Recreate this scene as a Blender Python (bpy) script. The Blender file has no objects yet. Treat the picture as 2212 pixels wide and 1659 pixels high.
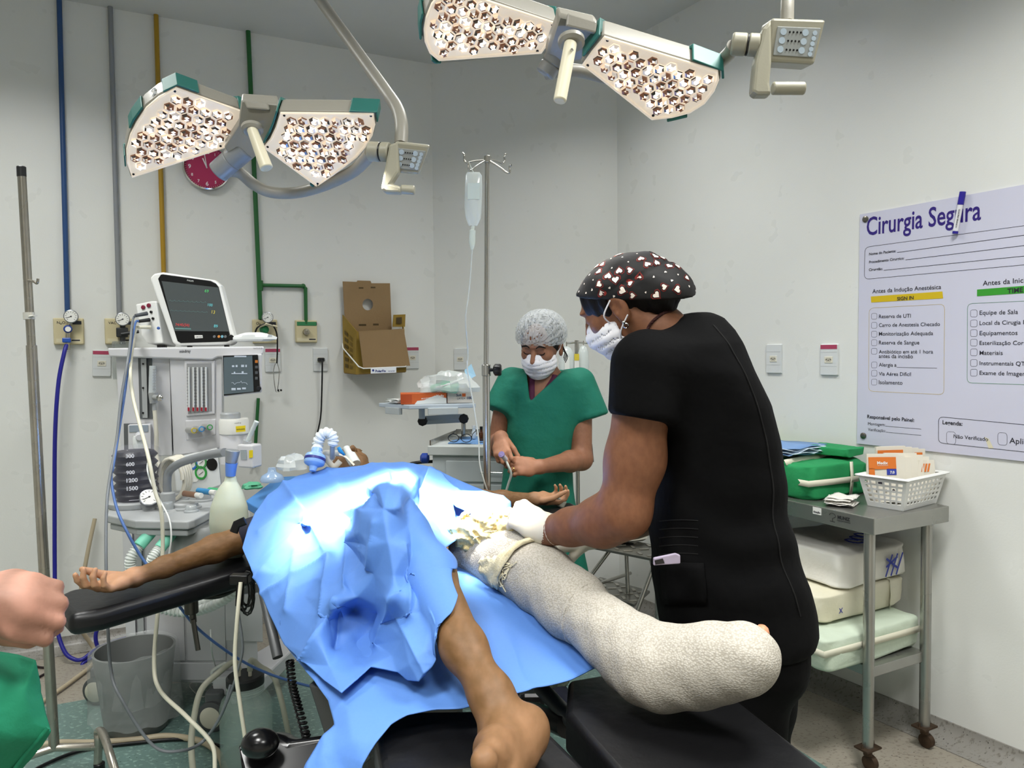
import bpy, bmesh, math, random
import numpy as np
from math import sin, cos, pi, radians, sqrt, atan2
from mathutils import Vector, Matrix, Euler, noise

random.seed(7)
SC = bpy.context.scene
COL = SC.collection

# ------------------------------------------------------------------ camera
W, HH, FPX, CAMH = 2212.0, 1659.0, 1600.0, 1.36
cam_data = bpy.data.cameras.new('camera')
cam = bpy.data.objects.new('camera', cam_data)
COL.objects.link(cam)
cam_data.sensor_fit = 'HORIZONTAL'
cam_data.sensor_width = 36.0
cam_data.lens = 36.0 * FPX / W
cam_data.clip_start = 0.05
CAMROT = Matrix.Rotation(radians(90 - 2.24), 3, 'X') @ Matrix.Rotation(radians(-0.6), 3, 'Z')
CAMPOS = Vector((0, 0, CAMH))
cam.matrix_world = Matrix.Translation(CAMPOS) @ CAMROT.to_4x4()
SC.camera = cam

# ------------------------------------------------------------------ exposure, world, lights
vs = SC.view_settings
vs.view_transform = 'Standard'
vs.look = 'None'
vs.exposure = 0.50
vs.gamma = 1.0
vs.use_curve_mapping = False
world = bpy.data.worlds.new('world')
SC.world = world
world.use_nodes = True
world.node_tree.nodes['Background'].inputs[0].default_value = (0.9, 0.95, 1.0, 1)
world.node_tree.nodes['Background'].inputs[1].default_value = 0.03


def area_light(name, loc, size, power, color=(1, 1, 1), target=None, sy=None, spread=180):
    d = bpy.data.lights.new(name, 'AREA')
    d.energy = power
    d.color = color
    d.shape = 'RECTANGLE'
    d.size = size
    d.size_y = sy or size
    d.spread = radians(spread)
    o = bpy.data.objects.new(name, d)
    COL.objects.link(o)
    o.location = loc
    if target is not None:
        o.rotation_euler = (Vector(target) - Vector(loc)).to_track_quat('-Z', 'Y').to_euler()
    return o


def spot_light(name, loc, target, power, angle, blend=0.4, size=0.06, color=(1, 1, 1)):
    d = bpy.data.lights.new(name, 'SPOT')
    d.energy = power
    d.color = color
    d.spot_size = radians(angle)
    d.spot_blend = blend
    d.shadow_soft_size = size
    o = bpy.data.objects.new(name, d)
    COL.objects.link(o)
    o.location = loc
    o.rotation_euler = (Vector(target) - Vector(loc)).to_track_quat('-Z', 'Y').to_euler()
    return o


# recessed fluorescent panels of the room's ceiling (all above and behind the frame)
CEIL = 3.01
PANELS = ((-1.8, 2.25, 17), (0.15, 2.9, 11), (1.0, 1.25, 27), (-0.9, 0.4, 27), (0.6, -0.4, 24), (-1.2, -1.2, 18))
for (lx, ly, pw) in PANELS:
    area_light('ceiling_panel_light', (lx, ly, CEIL - 0.03), 0.56, pw, (1.0, 1.0, 0.97), (lx, ly, 0), 0.56, 140)
# the two surgical lamps' own beams
KNEE = Vector((-0.17, 1.90, 0.95))
spot_light('surgical_beam', (-0.78, 1.84, 1.88), KNEE + Vector((-.26, .06, 0)), 430, 27, 0.75, 0.10, (1.0, 0.96, 0.88))
spot_light('surgical_beam', (-0.40, 1.80, 1.86), KNEE, 460, 27, 0.75, 0.10, (1.0, 0.96, 0.88))
spot_light('surgical_beam', (-0.05, 1.52, 1.99), KNEE, 330, 25, 0.65, 0.10, (1.0, 0.96, 0.88))
spot_light('surgical_beam', (0.24, 1.50, 1.93), KNEE + Vector((0.12, -.05, 0)), 270, 25, 0.65, 0.10, (1.0, 0.96, 0.88))

SC.cycles.max_bounces = 8
SC.cycles.transparent_max_bounces = 12
SC.cycles.caustics_reflective = False
SC.cycles.caustics_refractive = False
SC.cycles.sample_clamp_indirect = 6.0


# ------------------------------------------------------------------ measuring helpers
def ray(px, py):
    d = CAMROT @ Vector(((px - W / 2) / FPX, -(py - HH / 2) / FPX, -1.0))
    return d / d.y


def D(px, py, y):
    """point seen at pixel px,py at forward distance y"""
    return CAMPOS + ray(px, py) * y


def G(px, py, z):
    """point seen at px,py on the horizontal plane at height z"""
    d = ray(px, py)
    return CAMPOS + d * ((z - CAMH) / d.z)


def PL(px, py, p0, n):
    """point seen at px,py on the plane through p0 with normal n"""
    d = ray(px, py)
    n = Vector(n)
    return CAMPOS + d * ((Vector(p0) - CAMPOS).dot(n) / d.dot(n))


def snap_to(fn, p, gap=0.0):
    """move p onto the surface fn = gap"""
    a = np.array(tuple(p), float)[None]
    for _ in range(5):
        d = float(fn(a)[0])
        e = 1e-3
        g = np.array([float(fn(a + np.eye(3)[i] * e)[0]) - d for i in range(3)]) / e
        a = a - g * (d - gap) / max(.25, float(g @ g))
    return Vector(a[0])


def hit(fn, px, py, y0, gap=0.0):
    """first point of surface fn = gap seen at px,py, starting at distance y0"""
    y = y0
    for _ in range(40):
        y += .8 * (float(fn(np.array(tuple(D(px, py, y)))[None])[0]) - gap)
    return D(px, py, y)


def proj(p):
    q = CAMROT.transposed() @ (Vector(p) - CAMPOS)
    return W / 2 + FPX * q.x / -q.z, HH / 2 - FPX * q.y / -q.z


# ------------------------------------------------------------------ materials
def lin(c):
    if isinstance(c, str):
        c = c.lstrip('#')
        c = [int(c[i:i + 2], 16) / 255 for i in (0, 2, 4)]
        return tuple((x / 12.92 if x <= 0.04045 else ((x + 0.055) / 1.055) ** 2.4) for x in c) + (1.0,)
    return tuple(c) + ((1.0,) if len(c) == 3 else ())


MATS = {}


def mat(name, col='#cccccc', rough=0.5, metal=0.0, bump=0.0, bscale=40.0, var=0.0, vscale=6.0, spec=None, emit=None,
        estr=0.0, trans=0.0, alpha=1.0, ior=1.45, col2=None, sheen=0.0, sss=0.0, coat=0.0, bdist=0.01, aniso=None, var_rough=0.0):
    if name in MATS:
        return MATS[name]
    m = bpy.data.materials.new(name)
    m.use_nodes = True
    nt = m.node_tree
    b = nt.nodes['Principled BSDF']
    c = lin(col)
    b.inputs['Base Color'].default_value = c
    b.inputs['Roughness'].default_value = rough
    b.inputs['Metallic'].default_value = metal
    b.inputs['IOR'].default_value = ior
    if spec is not None:
        b.inputs['Specular IOR Level'].default_value = spec
    if trans:
        b.inputs['Transmission Weight'].default_value = trans
    if alpha < 1:
        b.inputs['Alpha'].default_value = alpha
    if sheen:
        b.inputs['Sheen Weight'].default_value = sheen
    if sss:
        b.inputs['Subsurface Weight'].default_value = sss
        b.inputs['Subsurface Radius'].default_value = (0.012, 0.005, 0.003)
        b.inputs['Subsurface Scale'].default_value = 1.0
    if coat:
        b.inputs['Coat Weight'].default_value = coat
    if emit is not None:
        b.inputs['Emission Color'].default_value = lin(emit)
        b.inputs['Emission Strength'].default_value = estr
    tc = None
    if bump or var or col2 or var_rough:
        tc = nt.nodes.new('ShaderNodeTexCoord')
        mp = nt.nodes.new('ShaderNodeMapping')
        nt.links.new(tc.outputs['Object'], mp.inputs['Vector'])
        if aniso:
            mp.inputs['Scale'].default_value = aniso
    if var or col2:
        n = nt.nodes.new('ShaderNodeTexNoise')
        n.inputs['Scale'].default_value = vscale
        n.inputs['Detail'].default_value = 4
        nt.links.new(mp.outputs[0], n.inputs['Vector'])
        rp = nt.nodes.new('ShaderNodeValToRGB')
        rp.color_ramp.elements[0].position = 0.3
        rp.color_ramp.elements[1].position = 0.7
        if col2:
            rp.color_ramp.elements[0].color = c
            rp.color_ramp.elements[1].color = lin(col2)
        else:
            rp.color_ramp.elements[0].color = tuple(x * (1 - var) for x in c[:3]) + (1,)
            rp.color_ramp.elements[1].color = tuple(min(1, x * (1 + var)) for x in c[:3]) + (1,)
        nt.links.new(n.outputs['Fac'], rp.inputs['Fac'])
        nt.links.new(rp.outputs['Color'], b.inputs['Base Color'])
    if var_rough:
        n3 = nt.nodes.new('ShaderNodeTexNoise')
        n3.inputs['Scale'].default_value = 9
        nt.links.new(mp.outputs[0], n3.inputs['Vector'])
        mr = nt.nodes.new('ShaderNodeMapRange')
        mr.inputs['To Min'].default_value = max(0.02, rough - var_rough)
        mr.inputs['To Max'].default_value = rough + var_rough
        nt.links.new(n3.outputs['Fac'], mr.inputs['Value'])
        nt.links.new(mr.outputs[0], b.inputs['Roughness'])
    if bump:
        n2 = nt.nodes.new('ShaderNodeTexNoise')
        n2.inputs['Scale'].default_value = bscale
        n2.inputs['Detail'].default_value = 4
        nt.links.new(mp.outputs[0], n2.inputs['Vector'])
        bp = nt.nodes.new('ShaderNodeBump')
        bp.inputs['Strength'].default_value = bump
        bp.inputs['Distance'].default_value = bdist
        nt.links.new(n2.outputs['Fac'], bp.inputs['Height'])
        nt.links.new(bp.outputs['Normal'], b.inputs['Normal'])
    MATS[name] = m
    return m


def nodes_of(m):
    return m.node_tree, m.node_tree.nodes['Principled BSDF']


# ------------------------------------------------------------------ mesh builder
def frame(z, x=None):
    """3x3 with given z axis (columns x,y,z)"""
    z = Vector(z).normalized()
    if x is None:
        x = Vector((1, 0, 0)) if abs(z.x) < 0.9 else Vector((0, 1, 0))
    x = Vector(x)
    y = z.cross(x).normalized()
    x = y.cross(z).normalized()
    return Matrix((x, y, z)).transposed()


def axes(x, y=None, z=None):
    x = Vector(x).normalized()
    if z is None:
        z = Vector((0, 0, 1))
    z = Vector(z)
    y = z.cross(x).normalized()
    z = x.cross(y).normalized()
    return Matrix((x, y, z)).transposed()


def catmull(pts, n=8, closed=False):
    P = [Vector(p) for p in pts]
    if len(P) < 3:
        return P
    out = []
    m = len(P)
    rng = range(m if closed else m - 1)
    for i in rng:
        if closed:
            p0, p1, p2, p3 = P[(i - 1) % m], P[i], P[(i + 1) % m], P[(i + 2) % m]
        else:
            p0, p1, p2, p3 = P[max(i - 1, 0)], P[i], P[i + 1], P[min(i + 2, m - 1)]
        for k in range(n):
            t = k / n
            out.append(0.5 * ((2 * p1) + (p2 - p0) * t + (2 * p0 - 5 * p1 + 4 * p2 - p3) * t * t + (3 * p1 - p0 - 3 * p2 + p3) * t ** 3))
    if not closed:
        out.append(P[-1].copy())
    return out


def rrect(w, h, r, n=5):
    out = []
    for cx, cy, a0 in ((w / 2 - r, h / 2 - r, 0), (-w / 2 + r, h / 2 - r, pi / 2), (-w / 2 + r, -h / 2 + r, pi), (w / 2 - r, -h / 2 + r, 3 * pi / 2)):
        for k in range(n + 1):
            a = a0 + pi / 2 * k / n
            out.append((cx + r * cos(a), cy + r * sin(a)))
    return out


class MB:
    def __init__(s):
        s.v, s.f, s.mi, s.m = [], [], [], 0

    def add(s, vs_, fs):
        o = len(s.v)
        s.v += [Vector(p) for p in vs_]
        s.f += [[i + o for i in f] for f in fs]
        s.mi += [s.m] * len(fs)
        return s

    def box(s, c, size, rot=None):
        x, y, z = [d / 2 for d in size]
        R = rot if rot is not None else Matrix.Identity(3)
        c = Vector(c)
        vs_ = [c + R @ Vector((a * x, b * y, d * z)) for a in (-1, 1) for b in (-1, 1) for d in (-1, 1)]
        return s.add(vs_, [(0, 1, 3, 2), (4, 6, 7, 5), (0, 4, 5, 1), (2, 3, 7, 6), (0, 2, 6, 4), (1, 5, 7, 3)])

    def quad(s, a, b, c, d):
        return s.add([a, b, c, d], [(0, 1, 2, 3)])

    def prism(s, poly, c, R, h, top=1.0):
        """poly (x,y) extruded along R.z by h from c; top scales the far end"""
        c = Vector(c)
        n = len(poly)
        a = [c + R @ Vector((p[0], p[1], 0)) for p in poly]
        b = [c + R @ Vector((p[0] * top, p[1] * top, h)) for p in poly]
        fs = [(i, (i + 1) % n, n + (i + 1) % n, n + i) for i in range(n)]
        fs += [tuple(range(n - 1, -1, -1)), tuple(range(n, 2 * n))]
        return s.add(a + b, fs)

    def loft(s, rings, cap=True, closed=True):
        n = len(rings[0])
        vs_ = [p for r in rings for p in r]
        fs = []
        for k in range(len(rings) - 1):
            for i in range(n if closed else n - 1):
                j = (i + 1) % n
                fs.append((k * n + i, k * n + j, (k + 1) * n + j, (k + 1) * n + i))
        if cap and closed:
            fs.append(tuple(range(n - 1, -1, -1)))
            fs.append(tuple(range((len(rings) - 1) * n, len(rings) * n)))
        return s.add(vs_, fs)

    def tube(s, pts, r, n=10, cap=True, closed=False, flat=None):
        """round bar along pts; r a number or a list; flat=(sx,sy) squashes"""
        P = [Vector(p) for p in pts]
        m = len(P)
        rr = r if isinstance(r, (list, tuple)) else [r] * m
        if len(rr) != m:
            rr = [rr[int(i * (len(rr) - 1) / max(1, m - 1))] for i in range(m)]
        T = []
        for i in range(m):
            a = P[(i - 1) % m] if (closed or i > 0) else P[i]
            b = P[(i + 1) % m] if (closed or i < m - 1) else P[i]
            t = (b - a)
            T.append(t.normalized() if t.length > 1e-9 else Vector((0, 0, 1)))
        R = frame(T[0])
        x = R.col[0].copy()
        rings = []
        for i in range(m):
            t = T[i]
            x = (x - t * x.dot(t))
            if x.length < 1e-6:
                x = frame(t).col[0].copy()
            x.normalize()
            y = t.cross(x)
            sx, sy = flat or (1, 1)
            rings.append([P[i] + (x * cos(2 * pi * k / n) * sx + y * sin(2 * pi * k / n) * sy) * rr[i] for k in range(n)])
        if closed:
            rings.append(rings[0])
            return s.loft(rings, False)
        return s.loft(rings, cap)

    def cyl(s, a, b, r, n=20, r2=None):
        return s.tube([a, b], [r, r if r2 is None else r2], n)

    def lathe(s, prof, c, axis=(0, 0, 1), n=28, cap=True, x=None):
        """prof: list of (radius, height) along axis from c"""
        R = frame(axis, x)
        c = Vector(c)
        rings = [[c + R @ Vector((max(r, 1e-5) * cos(2 * pi * k / n), max(r, 1e-5) * sin(2 * pi * k / n), h)) for k in range(n)] for r, h in prof]
        return s.loft(rings, cap)

    def ball(s, c, r, n=16, R=None):
        r = r if isinstance(r, (list, tuple)) else (r, r, r)
        R = R if R is not None else Matrix.Identity(3)
        c = Vector(c)
        rings = []
        m = max(6, n // 2)
        for i in range(m + 1):
            t = pi * i / m
            rr = max(sin(t), 1e-4)
            rings.append([c + R @ Vector((r[0] * rr * cos(2 * pi * k / n), r[1] * rr * sin(2 * pi * k / n), -r[2] * cos(t))) for k in range(n)])
        return s.loft(rings, True)

    def sheet(s, rows, thick=0.0):
        """grid of points; thick>0 makes it a slab along vertex normals (via solidify at build)"""
        n = len(rows[0])
        vs_ = [p for r in rows for p in r]
        fs = [(k * n + i, k * n + i + 1, (k + 1) * n + i + 1, (k + 1) * n + i) for k in range(len(rows) - 1) for i in range(n - 1)]
        return s.add(vs_, fs)

    def build(s, name, mats, parent=None, smooth=None, bevel=0, seg=2, subsurf=0, solid=0, world=True, weld=False, solid_off=-1):
        if not isinstance(mats, (list, tuple)):
            mats = [mats]
        me = bpy.data.meshes.new(name)
        vs_ = s.v
        if parent is not None and world:
            inv = PWORLD[parent.name].inverted()
            vs_ = [inv @ p for p in s.v]
        me.from_pydata([tuple(p) for p in vs_], [], s.f)
        for m in mats:
            me.materials.append(m)
        if len(mats) > 1:
            me.polygons.foreach_set('material_index', s.mi)
        bm = bmesh.new()
        bm.from_mesh(me)
        if weld:
            bmesh.ops.remove_doubles(bm, verts=bm.verts, dist=1e-5)
        bmesh.ops.recalc_face_normals(bm, faces=bm.faces)
        bm.to_mesh(me)
        bm.free()
        if smooth is not None:
            me.polygons.foreach_set('use_smooth', [True] * len(me.polygons))
            if smooth < 179:
                me.set_sharp_from_angle(angle=radians(smooth))
        o = bpy.data.objects.new(name, me)
        COL.objects.link(o)
        if parent is not None:
            o.parent = parent
        if solid:
            md = o.modifiers.new('thickness', 'SOLIDIFY')
            md.thickness = solid
            md.offset = solid_off
        if bevel:
            md = o.modifiers.new('bevel', 'BEVEL')
            md.width = bevel
            md.segments = seg
            md.limit_method = 'ANGLE'
            md.angle_limit = radians(35)
            md.harden_normals = False
        if subsurf:
            md = o.modifiers.new('subdivision', 'SUBSURF')
            md.levels = subsurf
            md.render_levels = subsurf
        PWORLD[o.name] = (PWORLD[parent.name].copy() if parent is not None else Matrix.Identity(4))
        return o


PWORLD = {}


def thing(name, label, cat, loc=(0, 0, 0), rot=0.0, group=None):
    o = bpy.data.objects.new(name, None)
    COL.objects.link(o)
    o.empty_display_size = 0.05
    o.location = loc
    if isinstance(rot, Matrix):
        o.rotation_euler = rot.to_euler()
        M = Matrix.Translation(Vector(loc)) @ rot.to_4x4()
    else:
        o.rotation_euler = (0, 0, rot)
        M = Matrix.Translation(Vector(loc)) @ Matrix.Rotation(rot, 4, 'Z')
    PWORLD[o.name] = M
    return tag(o, label, cat, group)


def tag(o, label, cat, group=None):
    o['label'] = label
    o['category'] = cat
    if group:
        o['group'] = group
    return o


def structure(o):
    o['kind'] = 'structure'
    return o


def dup(root, loc, rot=0.0, label=None):
    r = root.copy()
    COL.objects.link(r)
    r.location = loc
    r.rotation_euler = rot.to_euler() if isinstance(rot, Matrix) else (0, 0, rot)
    PWORLD[r.name] = Matrix.Translation(Vector(loc)) @ (rot.to_4x4() if isinstance(rot, Matrix) else Matrix.Rotation(rot, 4, 'Z'))
    if label:
        r['label'] = label
    for ch in list(root.children):
        c = ch.copy()
        COL.objects.link(c)
        c.parent = r
        for g in list(ch.children):
            d = g.copy()
            COL.objects.link(d)
            d.parent = c
    return r


# writing: built-in font turned into thin mesh laid along a baseline
def text_verts(txt, bold=0.0, align='LEFT'):
    cu = bpy.data.curves.new('writing', 'FONT')
    cu.body = txt
    cu.size = 1.0
    cu.align_x = align
    cu.resolution_u = 3
    cu.offset = bold
    o = bpy.data.objects.new('writing', cu)
    COL.objects.link(o)
    dg = bpy.context.evaluated_depsgraph_get()
    me = o.evaluated_get(dg).to_mesh()
    vs_ = [v.co.copy() for v in me.vertices]
    fs = [list(p.vertices) for p in me.polygons]
    o.evaluated_get(dg).to_mesh_clear()
    bpy.data.objects.remove(o)
    bpy.data.curves.remove(cu)
    return vs_, fs


def write(mb, txt, a, b, up, bold=0.0, h=None, lift=0.0004):
    """lay txt so that its baseline runs a->b; h = letter size, else kept in proportion"""
    a, b = Vector(a), Vector(b)
    u = (b - a).normalized()
    up = Vector(up)
    up = (up - u * up.dot(u)).normalized()
    n = u.cross(up)
    vs_, fs = text_verts(txt, bold)
    if not vs_:
        return
    x0 = min(v.x for v in vs_)
    x1 = max(v.x for v in vs_)
    sx = (b - a).length / max(1e-6, x1 - x0)
    sy = sx if h is None else h
    mb.add([a + u * ((v.x - x0) * sx) + up * (v.y * sy) + n * lift for v in vs_], fs)


def wline(mb, a, b, n, w):
    """thin printed line a->b on surface with normal n"""
    a, b, n = Vector(a), Vector(b), Vector(n)
    t = (b - a).normalized()
    s = n.cross(t).normalized() * w / 2
    l = n * 0.0004
    mb.quad(a - s + l, b - s + l, b + s + l, a + s + l)


# ------------------------------------------------------------------ organic surfaces: smooth union of round cones, meshed by surface nets
def sd_cone(P, a, b, ra, rb):
    a, b = np.array(a, float), np.array(b, float)
    ba = b - a
    l2 = max(1e-12, ba @ ba)
    pa = P - a
    h = np.clip((pa @ ba) / l2, 0, 1)
    d = np.linalg.norm(pa - h[..., None] * ba, axis=-1)
    return d - (ra + (rb - ra) * h)


def sd_ell(P, c, r, R=None):
    q = P - np.array(c, float)
    if R is not None:
        q = q @ np.array(R)
    r = np.array(r, float)
    k0 = np.linalg.norm(q / r, axis=-1)
    k1 = np.linalg.norm(q / (r * r), axis=-1)
    return k0 * (k0 - 1.0) / np.maximum(k1, 1e-9)


def sd_box(P, c, r, R=None, rad=0.0):
    q = P - np.array(c, float)
    if R is not None:
        q = q @ np.array(R)
    q = np.abs(q) - (np.array(r, float) - rad)
    return np.linalg.norm(np.maximum(q, 0), axis=-1) + np.minimum(np.max(q, axis=-1), 0) - rad


def smin(a, b, k):
    if k <= 0:
        return np.minimum(a, b)
    h = np.clip(0.5 + 0.5 * (b - a) / k, 0, 1)
    return b + (a - b) * h - k * h * (1 - h)


def smax(a, b, k):
    return -smin(-a, -b, k)


def chain(P, pts, rad, k=0.02):
    d = None
    for i in range(len(pts) - 1):
        e = sd_cone(P, pts[i], pts[i + 1], rad[i], rad[i + 1])
        d = e if d is None else smin(d, e, k)
    return d


def nets(fn, lo, hi, h):
    """surface of fn(P)<0 inside the box lo..hi at cell size h -> verts, faces"""
    lo, hi = np.array(lo, float), np.array(hi, float)
    n = np.maximum(2, np.ceil((hi - lo) / h).astype(int) + 1)
    ax = [lo[i] + h * np.arange(n[i]) for i in range(3)]
    P = np.stack(np.meshgrid(*ax, indexing='ij'), -1)
    F = np.empty(tuple(n))
    for i in range(0, n[0], 24):
        F[i:i + 24] = fn(P[i:i + 24])
    F[0], F[-1] = np.maximum(F[0], 1e-4), np.maximum(F[-1], 1e-4)
    F[:, 0], F[:, -1] = np.maximum(F[:, 0], 1e-4), np.maximum(F[:, -1], 1e-4)
    F[:, :, 0], F[:, :, -1] = np.maximum(F[:, :, 0], 1e-4), np.maximum(F[:, :, -1], 1e-4)
    S = F < 0
    c = tuple(m - 1 for m in n)
    acc = np.zeros(c + (3,))
    cnt = np.zeros(c)
    corners = [(i, j, k) for i in (0, 1) for j in (0, 1) for k in (0, 1)]
    sl = lambda o: tuple(slice(o[d], o[d] + c[d]) for d in range(3))
    for a in range(8):
        for b in range(a + 1, 8):
            A, B = corners[a], corners[b]
            if sum(abs(A[d] - B[d]) for d in range(3)) != 1:
                continue
            fa, fb = F[sl(A)], F[sl(B)]
            m = (fa < 0) != (fb < 0)
            t = np.where(m, fa / np.where(m, fa - fb, 1), 0)
            for d in range(3):
                acc[..., d] += np.where(m, A[d] + t * (B[d] - A[d]), 0)
            cnt += m
    act = cnt > 0
    idx = -np.ones(c, int)
    idx[act] = np.arange(act.sum())
    I = np.argwhere(act)
    V = lo + (I + acc[act] / cnt[act][:, None]) * h
    faces = []
    for d in range(3):
        e1, e2 = [x for x in range(3) if x != d]
        s0 = [slice(None)] * 3
        s1 = [slice(None)] * 3
        s0[d] = slice(0, -1)
        s1[d] = slice(1, None)
        A, B = S[tuple(s0)], S[tuple(s1)]
        E = np.argwhere(A != B)
        E = E[(E[:, e1] > 0) & (E[:, e2] > 0) & (E[:, e1] < n[e1] - 1) & (E[:, e2] < n[e2] - 1)]
        ins = A[tuple(E.T)]
        q = []
        for (u, v) in ((-1, -1), (0, -1), (0, 0), (-1, 0)):
            g = E.copy()
            g[:, e1] += u
            g[:, e2] += v
            q.append(idx[tuple(g.T)])
        q = np.stack(q, 1)
        flip = ins if d != 1 else ~ins
        q[~flip] = q[~flip][:, ::-1]
        faces.append(q)
    return V, np.concatenate(faces)


def step01(x, a, b):
    t = np.clip((x - a) / (b - a), 0, 1)
    return t * t * (3 - 2 * t)


def skin(name, a, b):
    """skin with a paler tone (palms, soles) where the mesh attribute 'tone' is high"""
    m = mat(name, a, 0.58, sss=0.1, bump=0.05, bscale=140, bdist=0.002)
    nt, bs = nodes_of(m)
    at = nt.nodes.new('ShaderNodeAttribute')
    at.attribute_name = 'tone'
    n = nt.nodes.new('ShaderNodeTexNoise')
    n.inputs['Scale'].default_value = 22
    n.inputs['Detail'].default_value = 5
    mr = nt.nodes.new('ShaderNodeMapRange')
    mr.inputs['From Min'].default_value = .3
    mr.inputs['From Max'].default_value = .7
    mr.inputs['To Min'].default_value = -.12
    mr.inputs['To Max'].default_value = .12
    ad = nt.nodes.new('ShaderNodeMath')
    mx = nt.nodes.new('ShaderNodeMix')
    mx.data_type = 'RGBA'
    mx.clamp_factor = False
    mx.inputs['A'].default_value = lin(a)
    mx.inputs['B'].default_value = lin(b)
    nt.links.new(n.outputs['Fac'], mr.inputs['Value'])
    nt.links.new(mr.outputs[0], ad.inputs[0])
    nt.links.new(at.outputs['Fac'], ad.inputs[1])
    nt.links.new(ad.outputs[0], mx.inputs['Factor'])
    nt.links.new(mx.outputs['Result'], bs.inputs['Base Color'])
    return m


def organic(name, fn, lo, hi, h, m, parent=None, colour=None, mats=None, pick=None, tone=None):
    """mesh of an organic body; pick(V) gives a material index per vertex position"""
    V, Fc = nets(fn, lo, hi, h)
    me = bpy.data.meshes.new(name)
    if parent is not None:
        Mi = np.array(PWORLD[parent.name].inverted())
        V2 = V @ Mi[:3, :3].T + Mi[:3, 3]
    else:
        V2 = V
    me.from_pydata(V2.tolist(), [], Fc.tolist())
    for mm in (mats or [m]):
        me.materials.append(mm)
    if pick is not None:
        fc = V[Fc].mean(1)
        me.polygons.foreach_set('material_index', pick(fc).astype(int).tolist())
    if tone is not None:
        at = me.attributes.new('tone', 'FLOAT', 'POINT')
        at.data.foreach_set('value', np.asarray(tone(V), dtype=np.float32))
    me.polygons.foreach_set('use_smooth', [True] * len(me.polygons))
    o = bpy.data.objects.new(name, me)
    COL.objects.link(o)
    if parent is not None:
        o.parent = parent
    PWORLD[o.name] = (PWORLD[parent.name].copy() if parent is not None else Matrix.Identity(4))
    return o

# ================================================================== the room
M_wall = mat('wall_paint', '#dfe0dc', 0.30, bump=0.12, bscale=160, bdist=0.002, var=0.03, vscale=1.3, var_rough=0.08)
M_ceil = mat('ceiling_paint', '#c9cac6', 0.75, var=0.03, vscale=2)
M_white = mat('white_plastic', '#e6e6e2', 0.35)
M_black = mat('black_plastic', '#0c0c0e', 0.35)
M_steel = mat('stainless_steel', '#b5b3ac', 0.26, .85, var_rough=0.08)
M_chrome = mat('chromed_steel', '#c8c8c6', 0.12, 1.0)
M_ink = mat('dark_print', '#23222c', 0.6)


def speckle(name, base, dark, mid, sc):
    m = mat(name, base, 0.32, spec=0.4)
    nt, b = nodes_of(m)
    tc = nt.nodes.new('ShaderNodeTexCoord')
    mp = nt.nodes.new('ShaderNodeMapping')
    mp.inputs['Scale'].default_value = (1.0, 1.7, 1)
    mp.inputs['Rotation'].default_value = (0, 0, 0.5)
    nt.links.new(tc.outputs['Object'], mp.inputs['Vector'])
    prev = lin(base)
    last = None
    for (scale, lo, hi, colr) in ((sc, 0.56, 0.66, mid), (sc * 1.7, 0.67, 0.70, dark)):
        n = nt.nodes.new('ShaderNodeTexNoise')
        n.inputs['Scale'].default_value = scale
        n.inputs['Detail'].default_value = 2.5
        nt.links.new(mp.outputs[0], n.inputs['Vector'])
        r = nt.nodes.new('ShaderNodeMapRange')
        r.inputs['From Min'].default_value = lo
        r.inputs['From Max'].default_value = hi
        nt.links.new(n.outputs['Fac'], r.inputs['Value'])
        mx = nt.nodes.new('ShaderNodeMix')
        mx.data_type = 'RGBA'
        mx.inputs['A'].default_value = prev
        mx.inputs['B'].default_value = lin(colr)
        if last is not None:
            nt.links.new(last, mx.inputs['A'])
        nt.links.new(r.outputs[0], mx.inputs['Factor'])
        last = mx.outputs['Result']
    nt.links.new(last, b.inputs['Base Color'])
    return m


M_floor = speckle('beige_speckled_vinyl', '#9c9588', '#3b352f', '#857c70', 55)
M_teal = speckle('green_speckled_vinyl', '#66807a', '#2c3d37', '#89a59c', 50)
M_cove = speckle('grey_speckled_cove', '#8d8a84', '#2f2c2a', '#77736c', 60)

# plan of the walls (x, y), measured from the photo
WL = Vector((-0.440, 4.260, 0))          # corner of left wall and end wall
WR = Vector((0.581, 4.047, 0))           # corner of end wall and right wall
dirL = Vector((1.516, 0.750, 0)).normalized()
dirR = Vector((0.915, -1.463, 0)).normalized()
WL0 = WL - dirL * 3.6
WR1 = WR + dirR * 4.6
nL = Vector((dirL.y, -dirL.x, 0))
nC = Vector(((WR - WL).y, -(WR - WL).x, 0)).normalized()
nR = Vector((dirR.y, -dirR.x, 0))
BL = Vector((-2.4, -2.4, 0))
BR = Vector((2.6, -2.4, 0))


def onL(px, py, off=0.0):
    return PL(px, py, WL + nL * off, nL)


def onC(px, py, off=0.0):
    return PL(px, py, WL + nC * off, nC)


def onR(px, py, off=0.0):
    return PL(px, py, WR + nR * off, nR)


def wall(name, a, b, n, m):
    mb = MB()
    t = 0.1
    back = -n * t
    z = Vector((0, 0, CEIL))
    mb.add([a, b, b + z, a + z, a + back, b + back, b + back + z, a + back + z],
           [(0, 1, 2, 3), (5, 4, 7, 6), (1, 5, 6, 2), (4, 0, 3, 7), (3, 2, 6, 7), (0, 4, 5, 1)])
    return structure(mb.build(name, m))


# thin pencil-like dirt and hairline cracks on the paint
def stain_wall(m):
    nt, b = nodes_of(m)


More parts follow.
